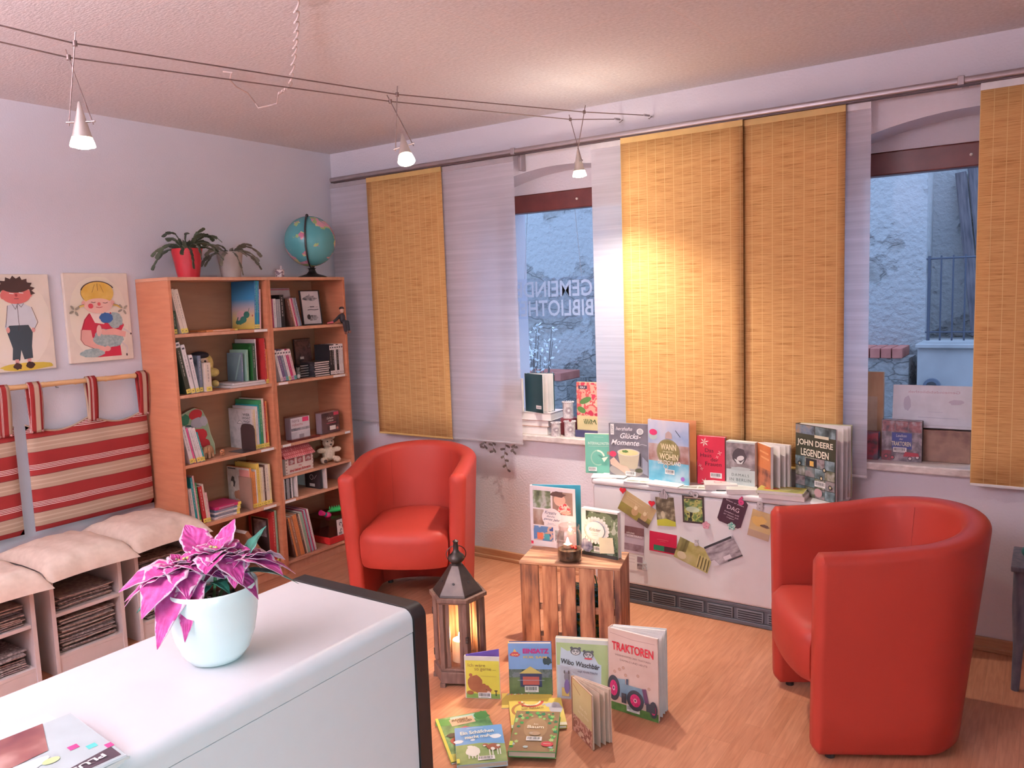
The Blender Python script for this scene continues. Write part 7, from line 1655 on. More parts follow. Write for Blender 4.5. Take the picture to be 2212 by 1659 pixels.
def cv_jd(a, w, h):
    a.rect(.001, .001, w-.001, h-.001, (0.045, 0.045, 0.025)); cs = [mottled([(0.03, 0.04, 0.04), (0.12, 0.17, 0.18), (0.30, 0.38, 0.42)], 20, .4), mottled([(0.04, 0.06, 0.03), (0.16, 0.16, 0.10), (0.42, 0.40, 0.36)], 22, .4), mottled([(0.06, 0.02, 0.03), (0.30, 0.24, 0.24), (0.10, 0.16, 0.16)], 20, .4)]
    a.rect(0, h*.87, w*.48, h*.99, mottled([(0.30, 0.20, 0.14), (0.16, 0.2, 0.26), (0.05, 0.05, 0.05)], 22, .4)); a.rect(w*.5, h*.86, w, h*.99, cs[0]); n = 0
    for r_ in range(4):
        for c_ in range(4): a.rect(w*c_*.25+.001, h*r_*.14+.002, w*(c_+1)*.25-.001, h*(r_+1)*.14-.001, cs[(n*7+r_) % 3]); n += 1
    a.rect(w*.28, h*.43, w*.56, h*.54, BLK); a.rect(w*.38, h*.44, w*.48, h*.51, (0.6, 0.35, 0.08)); a.rect(w*.5, h*.84, w*.85, h*.88, (0.6, 0.56, 0.42)); a.ell(w*.6, h*.09, w*.1, h*.06, (0.5, 0.30, 0.30))
    for x, y in ((.12, .45), (.75, .42), (.68, .30), (.9, .2)): a.ring(w*x, h*y, .006, .011, (0.03, 0.03, 0.03)); a.ell(w*x, h*y, .005, .006, (0.6, 0.52, 0.3))
def ti_jd(a, w, h): c = (0.80, 0.74, 0.60); a.text('JOHN DEERE', w*.50, h*.745, w*.90, h*.105, c, bold=.02); a.text('LEGENDEN', w*.50, h*.62, w*.70, h*.10, c, bold=.02)
book((3.050, -0.130, HZ), R(-29), .225, .330, .030, (0.05, 0.05, 0.03), cv_jd, ti_jd, 'tall dark tractor picture book with cream capitals at the right end of the heater top', opened=R(30), bar=(.50, .17, .06, .026), tilt=0, back=(0.5, 0.5, 0.3))
# brochures and books lying on the heater top (each a sheet folder or book)
PRN = mottled([(0.74, 0.70, 0.66), (0.80, 0.76, 0.72), (0.42, 0.44, 0.38)], 26, 0.35)
def leaflet(x, y, rz, w, h, t, z, lab, cv=None, name='leaflet'):
    return book((x, y, HZ+z), rz, w, h, t, (0.80, 0.76, 0.74), cv, None, lab, flat=True, soft=True, name=name, cat='leaflet')
def cv_pr(a, w, h):
    a.rect(.002, .002, w-.002, h-.002, (0.80, 0.76, 0.72)); a.rect(w*.08, h*.1, w*.5, h*.34, mottled([(0.14, 0.16, 0.12), (0.42, 0.42, 0.36)], 26, .4)); a.rect(w*.54, h*.1, w*.93, h*.34, mottled([(0.24, 0.24, 0.14), (0.5, 0.5, 0.4)], 26, .4)); a.line([(w*.1, h*.75), (w*.85, h*.75)], .003, (0.5, 0.42, 0.4)); a.line([(w*.2, h*.6), (w*.8, h*.6)], .0015, (0.5, 0.45, 0.42))
def cv_pr2(a, w, h): a.rect(.002, .002, w-.002, h-.002, (0.78, 0.74, 0.68)); a.line([(w*.1, h*.3), (w*.9, h*.32)], .004, (0.3, 0.34, 0.22)); a.line([(w*.1, h*.45), (w*.8, h*.47)], .002, (0.4, 0.45, 0.35)); a.line([(w*.15, h*.6), (w*.6, h*.6)], .002, (0.4, 0.42, 0.4))
leaflet(2.045, -0.262, R(20), .135, .10, .003, 0.0005, 'folded leaflet at the left front corner of the heater top', cv_pr2)
leaflet(2.075, -0.235, R(8), .14, .09, .002, 0.0045, 'upper leaflet on the left front corner of the heater top, green printed lines', cv_pr2)
leaflet(2.23, -0.265, R(3), .15, .11, .003, 0.0005, 'white leaflet with a small photo before the grey cookbook', cv_pr)
leaflet(2.365, -0.275, R(-4), .17, .12, .008, 0.0005, 'curved white brochure before the blue travel book', cv_pr2)
leaflet(2.525, -0.285, R(12), .19, .13, .004, 0.0005, 'white brochure with two small photos before the bright red novel', cv_pr)
def cv_rose(a, w, h): a.rect(.002, .002, w-.002, h-.002, mottled([(0.76, 0.66, 0.64), (0.82, 0.74, 0.72)], 9, .4)); a.ring(w*.42, h*.6, w*.10, w*.13, (0.5, 0.18, 0.2), ky=.7); a.line([(w*.3, h*.35), (w*.8, h*.35)], .003, (0.62, 0.28, 0.28)); a.line([(w*.55, h*.6), (w*.8, h*.62)], .004, (0.5, 0.3, 0.3))
book((2.665, -0.268, HZ+.0055), R(24), .150, .10, .024, (0.80, 0.72, 0.70), cv_rose, None, 'pale paperback lying on the brochure before the grey paperback', flat=True, soft=True)
book((2.775, -0.285, HZ+.0005), R(20), .140, .100, .022, (0.78, 0.72, 0.70), cv_pr2, None, 'thin white paperback lying before the orange fanned book', flat=True, soft=True)
def cv_food(a, w, h): a.rect(.002, .002, w-.002, h-.002, mottled([(0.40, 0.40, 0.06), (0.56, 0.50, 0.12), (0.30, 0.28, 0.08)], 10, .4)); a.ell(w*.28, h*.42, w*.17, h*.15, (0.50, 0.05, 0.03)); a.line([(w*.45, h*.5), (w*.75, h*.6)], .012, (0.72, 0.66, 0.4)); a.line([(w*.5, h*.35), (w*.7, h*.4)], .006, (0.8, 0.75, 0.5)); a.line([(w*.4, h*.8), (w*.85, h*.8)], .01, (0.55, 0.25, 0.06))
book((2.915, -0.290, HZ+.0235), R(4), .205, .110, .014, (0.7, 0.68, 0.5), cv_food, None, 'yellow green cookbook lying flat at the right front corner of the heater top', flat=True)
leaflet(2.925, -0.282, R(2), .20, .105, .022, 0.0005, 'white brochure pile under the yellow green cookbook', None)
# ---------------------------------------------------------------- postcards and magnets on the heater front (local x right, z up)
FY = -0.005-HD-0.001
def card(cx, cz, w, h, rot, cv, lab, dy=0.0):
    root = empty('postcard', (cx, FY-0.0009-dy, cz), (0, -rot, 0), label=lab, cat='postcard')
    MB().box(-w/2, w/2, 0, .0006, -h/2, h/2).build('card', plain((0.76, 0.70, 0.68), 0.45), root)
    a = Art(); cv(a, w, h); a.build('picture', root, Matrix.Translation((-w/2, -0.0002, -h/2)) @ onY(0))
def c_ani(a, w, h):
    a.rect(0, 0, w, h, mottled([(0.42, 0.28, 0.13), (0.52, 0.38, 0.2)], 9, .4)); a.rect(0, 0, w, h*.42, mottled([(0.34, 0.30, 0.05), (0.22, 0.16, 0.05)], 12, .4)); a.line([(w*.1, h*.8), (w*.6, h*.8)], .0012, (0.62, .48, .3)); a.line([(w*.1, h*.7), (w*.55, h*.7)], .0012, (0.62, .48, .3))
    for x in (.48, .78): a.ell(w*x, h*.34, w*.10, h*.2, (0.46, 0.28, 0.14)); a.ell(w*(x-.02), h*.52, w*.05, h*.1, (0.68, 0.54, 0.34)); a.line([(w*(x-.05), h*.6), (w*(x-.06), h*.7)], .002, (0.6, .45, .3)); a.line([(w*(x+.02), h*.6), (w*(x+.03), h*.7)], .002, (0.6, .45, .3))
    a.rect(w*.65, 0, w, h*.2, (0.10, 0.06, 0.05))
def c_tree(a, w, h): a.rect(0, 0, w, h, mottled([(0.05, 0.04, 0.02), (0.16, 0.12, 0.07), (0.5, 0.44, 0.3)], 26, .4)); a.poly([(0, 0), (w, 0), (w, h*.16), (w*.5, h*.26), (0, h*.2)], (0.46, 0.44, 0.04)); a.ell(w*.35, h*.4, w*.10, h*.12, (0.55, 0.46, 0.3))
def c_camp(a, w, h): a.rect(0, 0, w, h, (0.04, 0.02, 0.018)); a.rect(w*.08, h*.07, w*.92, h*.88, mottled([(0.04, 0.09, 0.03), (0.14, 0.22, 0.06), (0.42, 0.40, 0.12), (0.02, 0.03, 0.02)], 30, .4, const=True)); a.ell(w*.48, h*.5, w*.32, h*.11, (0.52, 0.62, 0.42)); a.line([(w*.1, h*.93), (w*.9, h*.93)], .005, (0.5, 0.36, 0.26))
def c_dag(a, w, h):
    a.poly([(w*.1, 0), (w*.9, 0), (w, h*.08), (w, h*.92), (w*.9, h), (w*.1, h), (0, h*.92), (0, h*.08)], (0.045, 0.008, 0.02)); c = (0.72, 0.58, 0.60)
    a.text('Wenn er jeden', w*.5, h*.80, w*.74, h*.07, c, shear=.3); a.text('DAG', w*.5, h*.60, w*.50, h*.15, c); a.text('beleben will,', w*.5, h*.42, w*.62, h*.05, c, shear=.3); a.text('er muss ich', w*.5, h*.33, w*.62, h*.05, c, shear=.3); a.text('mögen!', w*.5, h*.24, w*.32, h*.05, c, shear=.3)
def c_tan(a, w, h): a.rect(0, 0, w, h, mottled([(0.50, 0.34, 0.14), (0.60, 0.44, 0.22)], 12, .4)); a.blob(w*.4, h*.62, w*.35, h*.2, (0.66, 0.42, 0.12), seed=1); a.blob(w*.7, h*.5, w*.2, h*.06, (0.10, 0.05, 0.03), seed=2); a.rect(0, 0, w, h*.25, (0.44, 0.30, 0.20))
def c_red(a, w, h): a.rect(0, 0, w, h, (0.56, 0.012, 0.06)); a.rect(w*.16, h*.07, w*.55, h*.34, (0.02, 0.22, 0.11)); a.rect(w*.55, h*.07, w*.98, h*.34, (0.08, 0.02, 0.035)); a.line([(w*.28, h*.64), (w*.7, h*.64)], .0016, (0.75, 0.25, 0.28)); a.line([(w*.38, h*.56), (w*.6, h*.56)], .0012, (0.75, 0.25, 0.28))
def c_wood(a, w, h):
    a.rect(0, 0, w, h, mottled([(0.28, 0.24, 0.06), (0.44, 0.38, 0.14), (0.5, 0.44, 0.22)], 14, .4)); a.poly([(0, h*.34), (w*.28, h*.44), (w*.28, h), (0, h)], mottled([(0.08, 0.06, 0.02), (0.3, 0.26, 0.1)], 30, .4, (1, 1, .2)))
    for k in range(4): a.line([(w*(.66+k*.09), h*.06), (w*(.64+k*.085), h*.66)], .004, (0.60, 0.50, 0.22)); a.line([(w*(.70+k*.09), h*.06), (w*(.68+k*.085), h*.6)], .004, (0.07, 0.05, 0.02))
    a.ell(w*.2, h*.24, w*.13, h*.17, (0.62, 0.54, 0.36), n=24)
def c_stairs(a, w, h): a.rect(0, 0, w, h, mottled([(0.14, 0.11, 0.12), (0.34, 0.29, 0.31), (0.5, 0.45, 0.47)], 16, .4, (1, 1, 3))); a.rect(0, h*.9, w*.95, h, BLK); a.rect(w*.5, 0, w, h*.07, BLK); a.rect(w*.42, h*.10, w*.66, h*.28, (0.66, 0.6, 0.62)); a.poly([(0, 0), (w*.2, 0), (w*.12, h*.3), (0, h*.3)], (0.62, 0.56, 0.58))
def c_purp(a, w, h): a.rect(0, 0, w, h, mottled([(0.10, 0.03, 0.05), (0.3, 0.2, 0.24)], 20, .5))
def c_poster(a, w, h):
    a.rect(0, h*.55, w, h, mottled([(0.36, 0.26, 0.30), (0.52, 0.42, 0.46)], 8, .4)); a.rect(0, h*.62, w, h*.76, mottled([(0.12, 0.04, 0.05), (0.24, 0.12, 0.12)], 14, .4)); a.rect(0, h*.30, w, h*.56, mottled([(0.44, 0.36, 0.44), (0.56, 0.46, 0.52)], 8, .4)); a.rect(0, h*.34, w, h*.46, mottled([(0.14, 0.06, 0.08), (0.36, 0.26, 0.3)], 20, .4)); c = (0.78, 0.70, 0.70)
    a.text('ANKE MAGGAUER', w*.42, h*.645, w*.70, h*.026, c, bold=.02) if False else a.text('LESUNG', w*.3, h*.645, w*.42, h*.028, c, bold=.02); a.text('VORTRAG', w*.5, h*.60, w*.80, h*.03, c, bold=.02)
    for k in range(3): a.line([(w*.05, h*(.25-k*.055)), (w*.55, h*(.25-k*.055))], .0015, (0.4, .3, .34))
    a.rect(w*.68, h*.04, w*.95, h*.13, mottled([(0.1, 0.05, 0.06), (0.5, 0.42, 0.42)], 30, .4)); a.rect(w*.68, h*.16, w*.95, h*.26, (0.3, 0.2, 0.24))
card(2.283, .327, .108, .30, R(-2), c_poster, 'narrow violet event leaflet stuck on the heater, behind the herb book')
card(2.302, .500, .185, .112, R(-27), c_ani, 'postcard with two pale deer-like animals held by red heart magnets', .0010)
card(2.456, .506, .098, .145, R(4), c_tree, 'postcard of a sparkling bare tree with a yellow green lower edge')
card(2.600, .534, .110, .135, R(1.5), c_camp, 'dark framed green forest postcard below the grey figure eight magnet')
card(2.793, .549, .118, .140, R(-17), c_dag, 'very dark plum coloured card with pale lettering on the heater')
card(2.925, .50, .10, .13, R(-12), c_tan, 'tan postcard half hidden behind the right red armchair')
card(2.440, .345, .145, .102, R(-2), c_red, 'bright red card with a green and black bar on the heater')
card(2.600, .308, .182, .112, R(-19), c_wood, 'olive coloured forest path postcard on the heater', .0010)
card(2.747, .348, .160, .105, R(29), c_stairs, 'grey photo postcard of steps, tilted, lower right on the heater', .0018)
def magnet(nm, cx, cz, lab, fn, col, t=.004):
    root = empty('magnet', (cx, FY-.0035, cz), (0, 0, 0), label=lab, cat='magnet')
    q = MB(); q.T = onY(0); fn(q, t); q.build(nm, col if not isinstance(col, tuple) else plain(col, 0.4), root, bevel=.0008)
def heart(q, t):
    P = []
    for k in range(24):
        a = 2*PI*k/24; P.append((.0011*16*math.sin(a)**3, .0011*(13*math.cos(a)-5*math.cos(2*a)-2*math.cos(3*a)-math.cos(4*a))))
    q.prism(P, -t*.2, t)
def eight(q, t):
    for cy, r_ in ((-.012, .015), (.011, .012)):
        n = 20; vo = [(r_*math.cos(2*PI*k/n), cy+r_*math.sin(2*PI*k/n)) for k in range(n)]; vi = [(r_*.42*math.cos(2*PI*k/n), cy+r_*.42*math.sin(2*PI*k/n)) for k in range(n)]
        vs = [(x, y, z) for z in (-.0005, t) for P in (vo, vi) for x, y in P]; fs = []
        for k in range(n):
            j = (k+1) % n; fs += [(k, j, n+j, n+k), (2*n+k, 2*n+j, 3*n+j, 3*n+k), (k, j, 2*n+j, 2*n+k), (n+k, n+j, 3*n+j, 3*n+k)]
        q.add(vs, fs)
def flower_(q, t):
    for k in range(5): a = 2*PI*k/5+.3; q.lathe([(0, 0), (.0085, 0), (.0085, t), (0, t)], 14, (.011*math.cos(a), .011*math.sin(a), 0.0002*k))
    q.lathe([(0, t), (.004, t), (.004, t+.0015), (0, t+.0015)], 10)
def numeral(s, sz):
    def f(q, t):
        vs, fs, tw, th = text_geo(s, 0.06); k = sz/th
        q.add([((x-tw/2)*k, (y-th/2)*k, t) for x, y in vs], fs); q.add([((x-tw/2)*k, (y-th/2)*k, -.0005) for x, y in vs], fs)
        from collections import Counter
        ec = Counter(tuple(sorted((f_[i], f_[(i+1) % len(f_)]))) for f_ in fs for i in range(len(f_)))
        n = len(vs); b = len(q.v)-2*n
        for (i, j), c in ec.items():
            if c == 1: q.f.append((b+i, b+j, b+n+j, b+n+i)); q.mi.append(0)
    return f
GRY = mottled([(0.42, 0.38, 0.38), (0.52, 0.47, 0.47)], 60, .6)
magnet('heart', 2.227, .590, 'red heart magnet at the top left corner of the animal postcard', heart, (0.55, 0.015, 0.03))
magnet('heart', 2.385, .540, 'red heart magnet at the top right corner of the animal postcard', heart, (0.55, 0.015, 0.03))
magnet('cut_out_tree', 2.450, .592, 'grey and white striped felt magnet above the tree postcard', lambda q, t: q.prism([(-.02, -.02), (.018, -.02), (.026, -.004), (0, .028), (-.024, .004)], -.0005, t), mottled([(0.25, 0.22, 0.22), (0.66, 0.6, 0.6)], 1, .6, (260, 1, 1), 1, const=True))
magnet('numeral', 2.602, .612, 'grey figure eight magnet lying sideways above the framed forest card', lambda q, t: (setattr(q, 'T', onY(0) @ Matrix.Rotation(R(75), 4, 'Z')), eight(q, t)), GRY)
magnet('blossom', 2.665, .466, 'dusty pink flower magnet at the lower right of the forest card', flower_, mottled([(0.50, 0.16, 0.22), (0.7, 0.4, 0.44)], 160, .6))
magnet('numeral', 2.836, .606, 'pink numeral six magnet on the plum coloured card', numeral('6', .042), (0.60, 0.05, 0.17))
magnet('blossom', 2.790, .478, 'green and white patterned flower magnet under the plum coloured card', flower_, mottled([(0.06, 0.30, 0.22), (0.6, 0.66, 0.6)], 170, .6, const=True))
magnet('numeral', 2.923, .590, 'grey numeral eight magnet above the half hidden tan postcard', numeral('8', .046), GRY)
magnet('numeral', 2.616, .372, 'grey numeral five magnet on the olive forest path postcard', numeral('5', .034), GRY)
magnet('numeral', 2.338, .205, 'grey numeral five magnet at the foot of the violet leaflet', numeral('5', .038), GRY)
# ---------------------------------------------------------------- left window sill
zs = SILL+.0005
for i, (x, y, w, h, t, col, lab) in enumerate(((1.36, -0.015, .27, .16, .046, (0.70, 0.58, 0.52), 'thick cream book at the bottom of the pile on the left window sill'), (1.36, -0.012, .275, .16, .036, (0.52, 0.24, 0.17), 'terracotta brown book in the middle of the pile on the left window sill'), (1.34, -0.018, .315, .165, .046, (0.76, 0.68, 0.68), 'large white book on top of the pile on the left window sill'))):
    book((x, y, zs+(0, .047, .084)[i]), R(3), w, h, t, col, None, None, lab, flat=True)
def cv_dg(a, w, h): a.rect(w*.62, h*.10, w*.92, h*.19, (0.72, 0.68, 0.66)); a.rect(w*.66, h*.13, w*.88, h*.15, (0.3, 0.3, 0.3))
book((1.47, 0.02, zs+.131), R(-20), .165, .222, .018, (0.012, 0.045, 0.05), cv_dg, None, 'dark green book standing open on the pile of books on the left window sill', opened=R(35), spine=(0.7, 0.66, 0.62), back=(0.05, 0.1, 0.1))
def cv_ph(a, w, h):
    a.rect(.002, .002, w-.002, h-.002, (0.60, 0.54, 0.56)); a.rect(.002, h*.34, w*.94, h*.97, BLK)
    for r_ in range(3):
        for c_ in range(2): a.rect(w*(.06+c_*.44), h*(.52+r_*.15), w*(.46+c_*.44), h*(.65+r_*.15), mottled([(0.10, 0.06, 0.04), (0.4, 0.25, 0.18), (0.6, 0.5, 0.42)], 26, .4))
def ti_ph(a, w, h): c = (0.8, 0.74, 0.74); a.text('für Feinschmecker', w*.5, h*.45, w*.8, h*.035, c); a.text('und Genießer', w*.5, h*.39, w*.6, h*.035, c); a.text('1995 - 2006', w*.5, h*.26, w*.5, h*.03, (0.1, 0.08, 0.1))
book((1.365, -0.012, zs+.131), R(-8), .118, .195, .014, (0.7, 0.64, 0.64), cv_ph, ti_ph, 'photo covered book standing on the pile, cut by the voile panel, left window sill', tilt=R(-4), bar=(.45, .06, .045, .02))
TIN = mottled([(0.60, 0.48, 0.48), (0.76, 0.70, 0.70), (0.46, 0.38, 0.40)], 45, 0.35)
def tin(x, y, r_, h, lab, z=zs):
    root = empty('candle_tin', (x, y, z), label=lab, cat='candle holder')
    q = MB(); q.lathe([(0, 0), (r_, 0), (r_*1.02, h-.006), (r_*1.06, h), (r_*1.0, h), (r_*.95, h-.008), (r_*.93, .004), (0, .004)], 28); q.build('tin_body', TIN, root, smooth=True)
    q = MB()
    for k in range(18): a = 2*PI*k/18; q.ball((r_*1.05*math.cos(a), r_*1.05*math.sin(a), h), r_*.13, 6, 5)
    q.build('scalloped_rim', TIN, root, smooth=True)
    a = Art(); a.ring(0, h*.5, r_*.28, r_*.5, (0.36, 0.28, 0.30)); a.ring(0, h*.5, r_*.58, r_*.66, (0.42, 0.34, 0.36)); a.ell(0, h*.5, r_*.14, r_*.14, (0.8, 0.75, 0.72))
    a.mb.v = [(math.sin(x_/r_)*(r_*1.025+z_), -math.cos(x_/r_)*(r_*1.025+z_), y_) for x_, y_, z_ in a.mb.v]
    a.build('ornament', root, None); 
    return root
tin(1.688, -0.005, .027, .078, 'short patterned candle tin nearest the pile of books, left window sill').rotation_euler = (0, 0, R(35))
tin(1.765, 0.020, .031, .086, 'middle patterned candle tin on the left window sill').rotation_euler = (0, 0, R(35))
pb2 = empty('small_box', (1.725, 0.075, zs), label='small dark red box carrying the rear candle tin, left window sill', cat='box'); MB().box(-.035, .035, -.032, .032, 0, .095).build('box_body', plain((0.20, 0.03, 0.04), 0.5), pb2, bevel=.002)
tin(1.725, 0.075, .031, .092, 'rear candle tin raised on a dark red box, left window sill', zs+.0955).rotation_euler = (0, 0, R(35))
def cv_pizza(a, w, h):
    a.rect(0, 0, w, h, mottled([(0.66, 0.54, 0.26), (0.74, 0.62, 0.34)], 8, .4)); a.rect(0, h*.3, w, h, mottled([(0.55, 0.04, 0.08), (0.70, 0.36, 0.26), (0.60, 0.10, 0.10), (0.72, 0.50, 0.36)], 17, .4, const=True)); a.ell(w*.28, h*.62, w*.2, h*.06, (0.10, 0.22, 0.06), rot=.4); a.ell(w*.15, h*.42, w*.14, h*.06, (0.10, 0.24, 0.06), rot=-.4); a.rect(w*.06, h*.86, w*.34, h*.93, (0.05, 0.03, 0.06)); a.text('GU', w*.2, h*.895, w*.16, h*.04, (0.8, 0.8, 0.8), bold=.02)
def ti_pizza(a, w, h): a.text('Milli', w*.42, h*.18, w*.42, h*.10, (0.04, 0.10, 0.03), shear=.3, mirror=True)
bx = empty('book', (1.80, 0.02, zs), label='dark blue book lying under the pizza cookbook on the left window sill', cat='book'); MB().box(0, .20, 0, .13, 0, .038).build('cover', plain((0.05, 0.05, 0.12), 0.4), bx, bevel=.001)
book((1.800, 0.045, zs+.0385), R(0), .20, .27, .02, (0.72, 0.6, 0.34), cv_pizza, ti_pizza, 'red and cream cookbook with food photo, partly behind the lit voile panel', tilt=R(-4))
# lettering plate hanging in the left window, read from outside
sg = empty('lettering_plate', (1.50, 0.32, 1.46), label='clear plate with mirrored white library lettering hanging in the left window', cat='sign')
MB().box(-.30, .30, 0, .003, -.012, .235).build('clear_plate', glassy((0.96, 0.97, 1.0), 0.05), sg)
LW, nt_, N_, L_, b_ = nodes('white_letter_film')
tl = N_.new('ShaderNodeBsdfTranslucent'); tl.inputs[0].default_value = (0.92, 0.88, 0.90, 1); mxs = N_.new('ShaderNodeMixShader'); mxs.inputs[0].default_value = 0.6
b_.inputs['Base Color'].default_value = (0.92, 0.88, 0.90, 1); L_.new(b_.outputs[0], mxs.inputs[1]); L_.new(tl.outputs[0], mxs.inputs[2]); L_.new(mxs.outputs[0], N_['Material Output'].inputs[0])
a = Art(); a.text('GEMEINDE', 0.0, .168, .54, .098, LW, mirror=True, bold=.015); a.text('BIBLIOTHEK', -0.02, .052, .585, .098, LW, mirror=True, bold=.015)
a.build('lettering', sg, onY(-.001))
for s in (-.2, .2): MB().tube([(s, .001, .235), (s*.8, .001, .7)], .0012, 5).build('hanging_thread', plain((0.5, 0.5, 0.55), 0.5), sg)
# trailing plant on the left sill behind the voile
vn = empty('trailing_plant', (1.262, -0.015, zs), label='trailing plant with dark leaves hanging under the voile panel, left window sill', cat='potted plant')
q = MB(); q.lathe([(0, 0), (.045, 0), (.058, .10), (.053, .10), (.045, .085), (0, .085)], 24); q.build('pot', plain((0.40, 0.20, 0.14), 0.6), vn, smooth=True, loc=(0, .085, 0))
rg = random.Random(21); VG = mottled([(0.10, 0.07, 0.07), (0.20, 0.17, 0.14)], 30, .5)
for vi, pts in enumerate(([(0, .085, .09), (-.02, .0, .10), (-.045, -.033, .02), (-.055, -.036, -.05), (-.05, -.036, -.10)], [(0, .085, .09), (.01, .0, .11), (.02, -.034, .0), (.01, -.036, -.06), (0.02, -.038, -.115)], [(0, .085, .09), (.06, .02, .12), (.10, -.034, .02), (.105, -.036, -.07), (.09, -.036, -.14), (.115, -.036, -.225)], [(0.02, .085, .09), (.12, .04, .12), (.17, -.033, .08), (.178, -.034, -.0), (.17, -.036, -.07), (.15, -.036, -.10)])):
    P = [Vector(p) for p in pts]; MB().tube(P, .0014, 5).build('vine', VG, vn, smooth=True)
    L_ = len(P)-1; lm = MB()
    for k in range(int(L_*3.2)):
        t = .8+k/3.2
        if t > L_: break
        i = min(int(t), L_-1); p = P[i].lerp(P[i+1], t-i); s = 1 if k % 2 else -1
        leafseg(lm, p, Vector((s*rg.uniform(.5, 1), -.1, rg.uniform(-.7, .2))), Vector((0, 1, .3)), rg.uniform(.024, .034), .015)
    lm.build('leaves', VG, vn)
# ---------------------------------------------------------------- right window sill
def cv_lex(a, w, h):
    PH = mottled([(0.05, 0.03, 0.04), (0.16, 0.13, 0.15), (0.4, 0.34, 0.36)], 26, .4); a.rect(0, 0, w, h, PH)
    for k in range(3): a.rect(w*(.02+k*.33), h*.72, w*(.33+k*.33), h*.98, mottled([(0.06, 0.04, 0.05), (0.30, 0.12, 0.13), (0.42, 0.40, 0.42)], 30+k, .4))
    a.rect(w*.26, h*.30, w*.76, h*.70, (0.045, 0.06, 0.22)); a.rect(w*.0, h*.0, w*.26, h*.25, mottled([(0.04, 0.03, 0.04), (0.3, 0.05, 0.06)], 30, .4))
    for x, y in ((.12, .10), (.28, .08), (.72, .08), (.90, .12)): a.ell(w*x, h*y, .010, .010, (0.05, 0.03, 0.04)); a.ell(w*x, h*y, .006, .006, (0.5, 0.10, 0.12) if x < .5 else (0.7, 0.62, 0.6))
    a.poly([(w*.55, h*.12), (w*.95, h*.14), (w*.92, h*.22), (w*.6, h*.24)], (0.34, 0.03, 0.05))
def ti_lex(a, w, h): c = (0.72, 0.66, 0.70); a.text('Lexikon', w*.50, h*.63, w*.26, h*.07, c, shear=.2); a.text('der', w*.5, h*.55, w*.10, h*.05, c, shear=.2); a.text('TRAKTOREN', w*.5, h*.43, w*.48, h*.11, (0.74, 0.68, 0.50), bold=.02)
book((3.385, 0.045, zs), R(-2), .165, .185, .035, (0.06, 0.04, 0.05), cv_lex, ti_lex, 'small tractor lexicon with blue title field standing on the right window sill', tilt=R(-3), bar=(.3, .22, .055, .022))
rb = empty('red_toy_tractor_box', (3.285, 0.03, zs), label='red and black box standing on the sill behind the striped voile strip', cat='box')
rb.name = 'picture_box'; MB().box(0, .088, 0, .05, 0, .125).build('box_body', mottled([(0.04, 0.02, 0.03), (0.30, 0.03, 0.05), (0.10, 0.08, 0.12)], 20, .4), rb, bevel=.001)
wf = empty('wooden_board', (3.265, 0.115, zs), (0, 0, R(-4)), label='light wooden board standing upright on the sill behind the voile strip', cat='board')
MB().box(0, .115, 0, .022, 0, .395).build('board', mottled([(0.46, 0.27, 0.14), (0.54, 0.34, 0.19)], 9, .5, (3, 3, 1)), wf, bevel=.001); MB().box(.02, .09, -.001, -.0001, .10, .28).build('picture', mottled([(0.45, 0.32, 0.22), (0.56, 0.42, 0.30)], 20, .5), wf)
cb = empty('cardboard_box', (3.50, 0.085, zs), label='worn brown cardboard box under the white card on the right window sill', cat='box')
MB().box(0, .235, 0, .09, 0, .142).build('box_body', mottled([(0.20, 0.11, 0.09), (0.34, 0.20, 0.15), (0.26, 0.15, 0.12)], 12, .8), cb, bevel=.002)
wcd = empty('white_card', (3.42, 0.135, zs+.155), (R(-9), 0, R(1)), label='large white card with faint mirrored print propped on the brown box', cat='card')
MB().box(-.006, .318, 0, .003, 0, .180).build('card', plain((0.78, 0.78, 0.84), 0.5), wcd, bevel=.0008)
MB().box(-.006, .318, -.045, .003, -.012, -.0005).build('fold', plain((0.72, 0.72, 0.78), 0.5), wcd, bevel=.0008)
a = Art(); FR_ = (0.62, 0.50, 0.58); a.text('Gemeindebibliothek Elxleben', .160, .150, .21, .010, (0.60, 0.42, 0.50), mirror=True) if False else a.text('Gemeindebibliothek', .160, .150, .21, .012, (0.60, 0.42, 0.50), mirror=True); a.blob(.055, .095, .015, .035, (0.58, 0.54, 0.64), seed=3, j=.15); a.blob(.25, .105, .03, .012, (0.62, 0.56, 0.66), seed=5); a.line([(.10, .035), (.26, .033)], .0025, (0.58, 0.58, 0.68)); a.line([(.14, .06), (.20, .06)], .0015, (0.6, 0.6, 0.7))
a.build('faint_print', wcd, onY(-.0004))
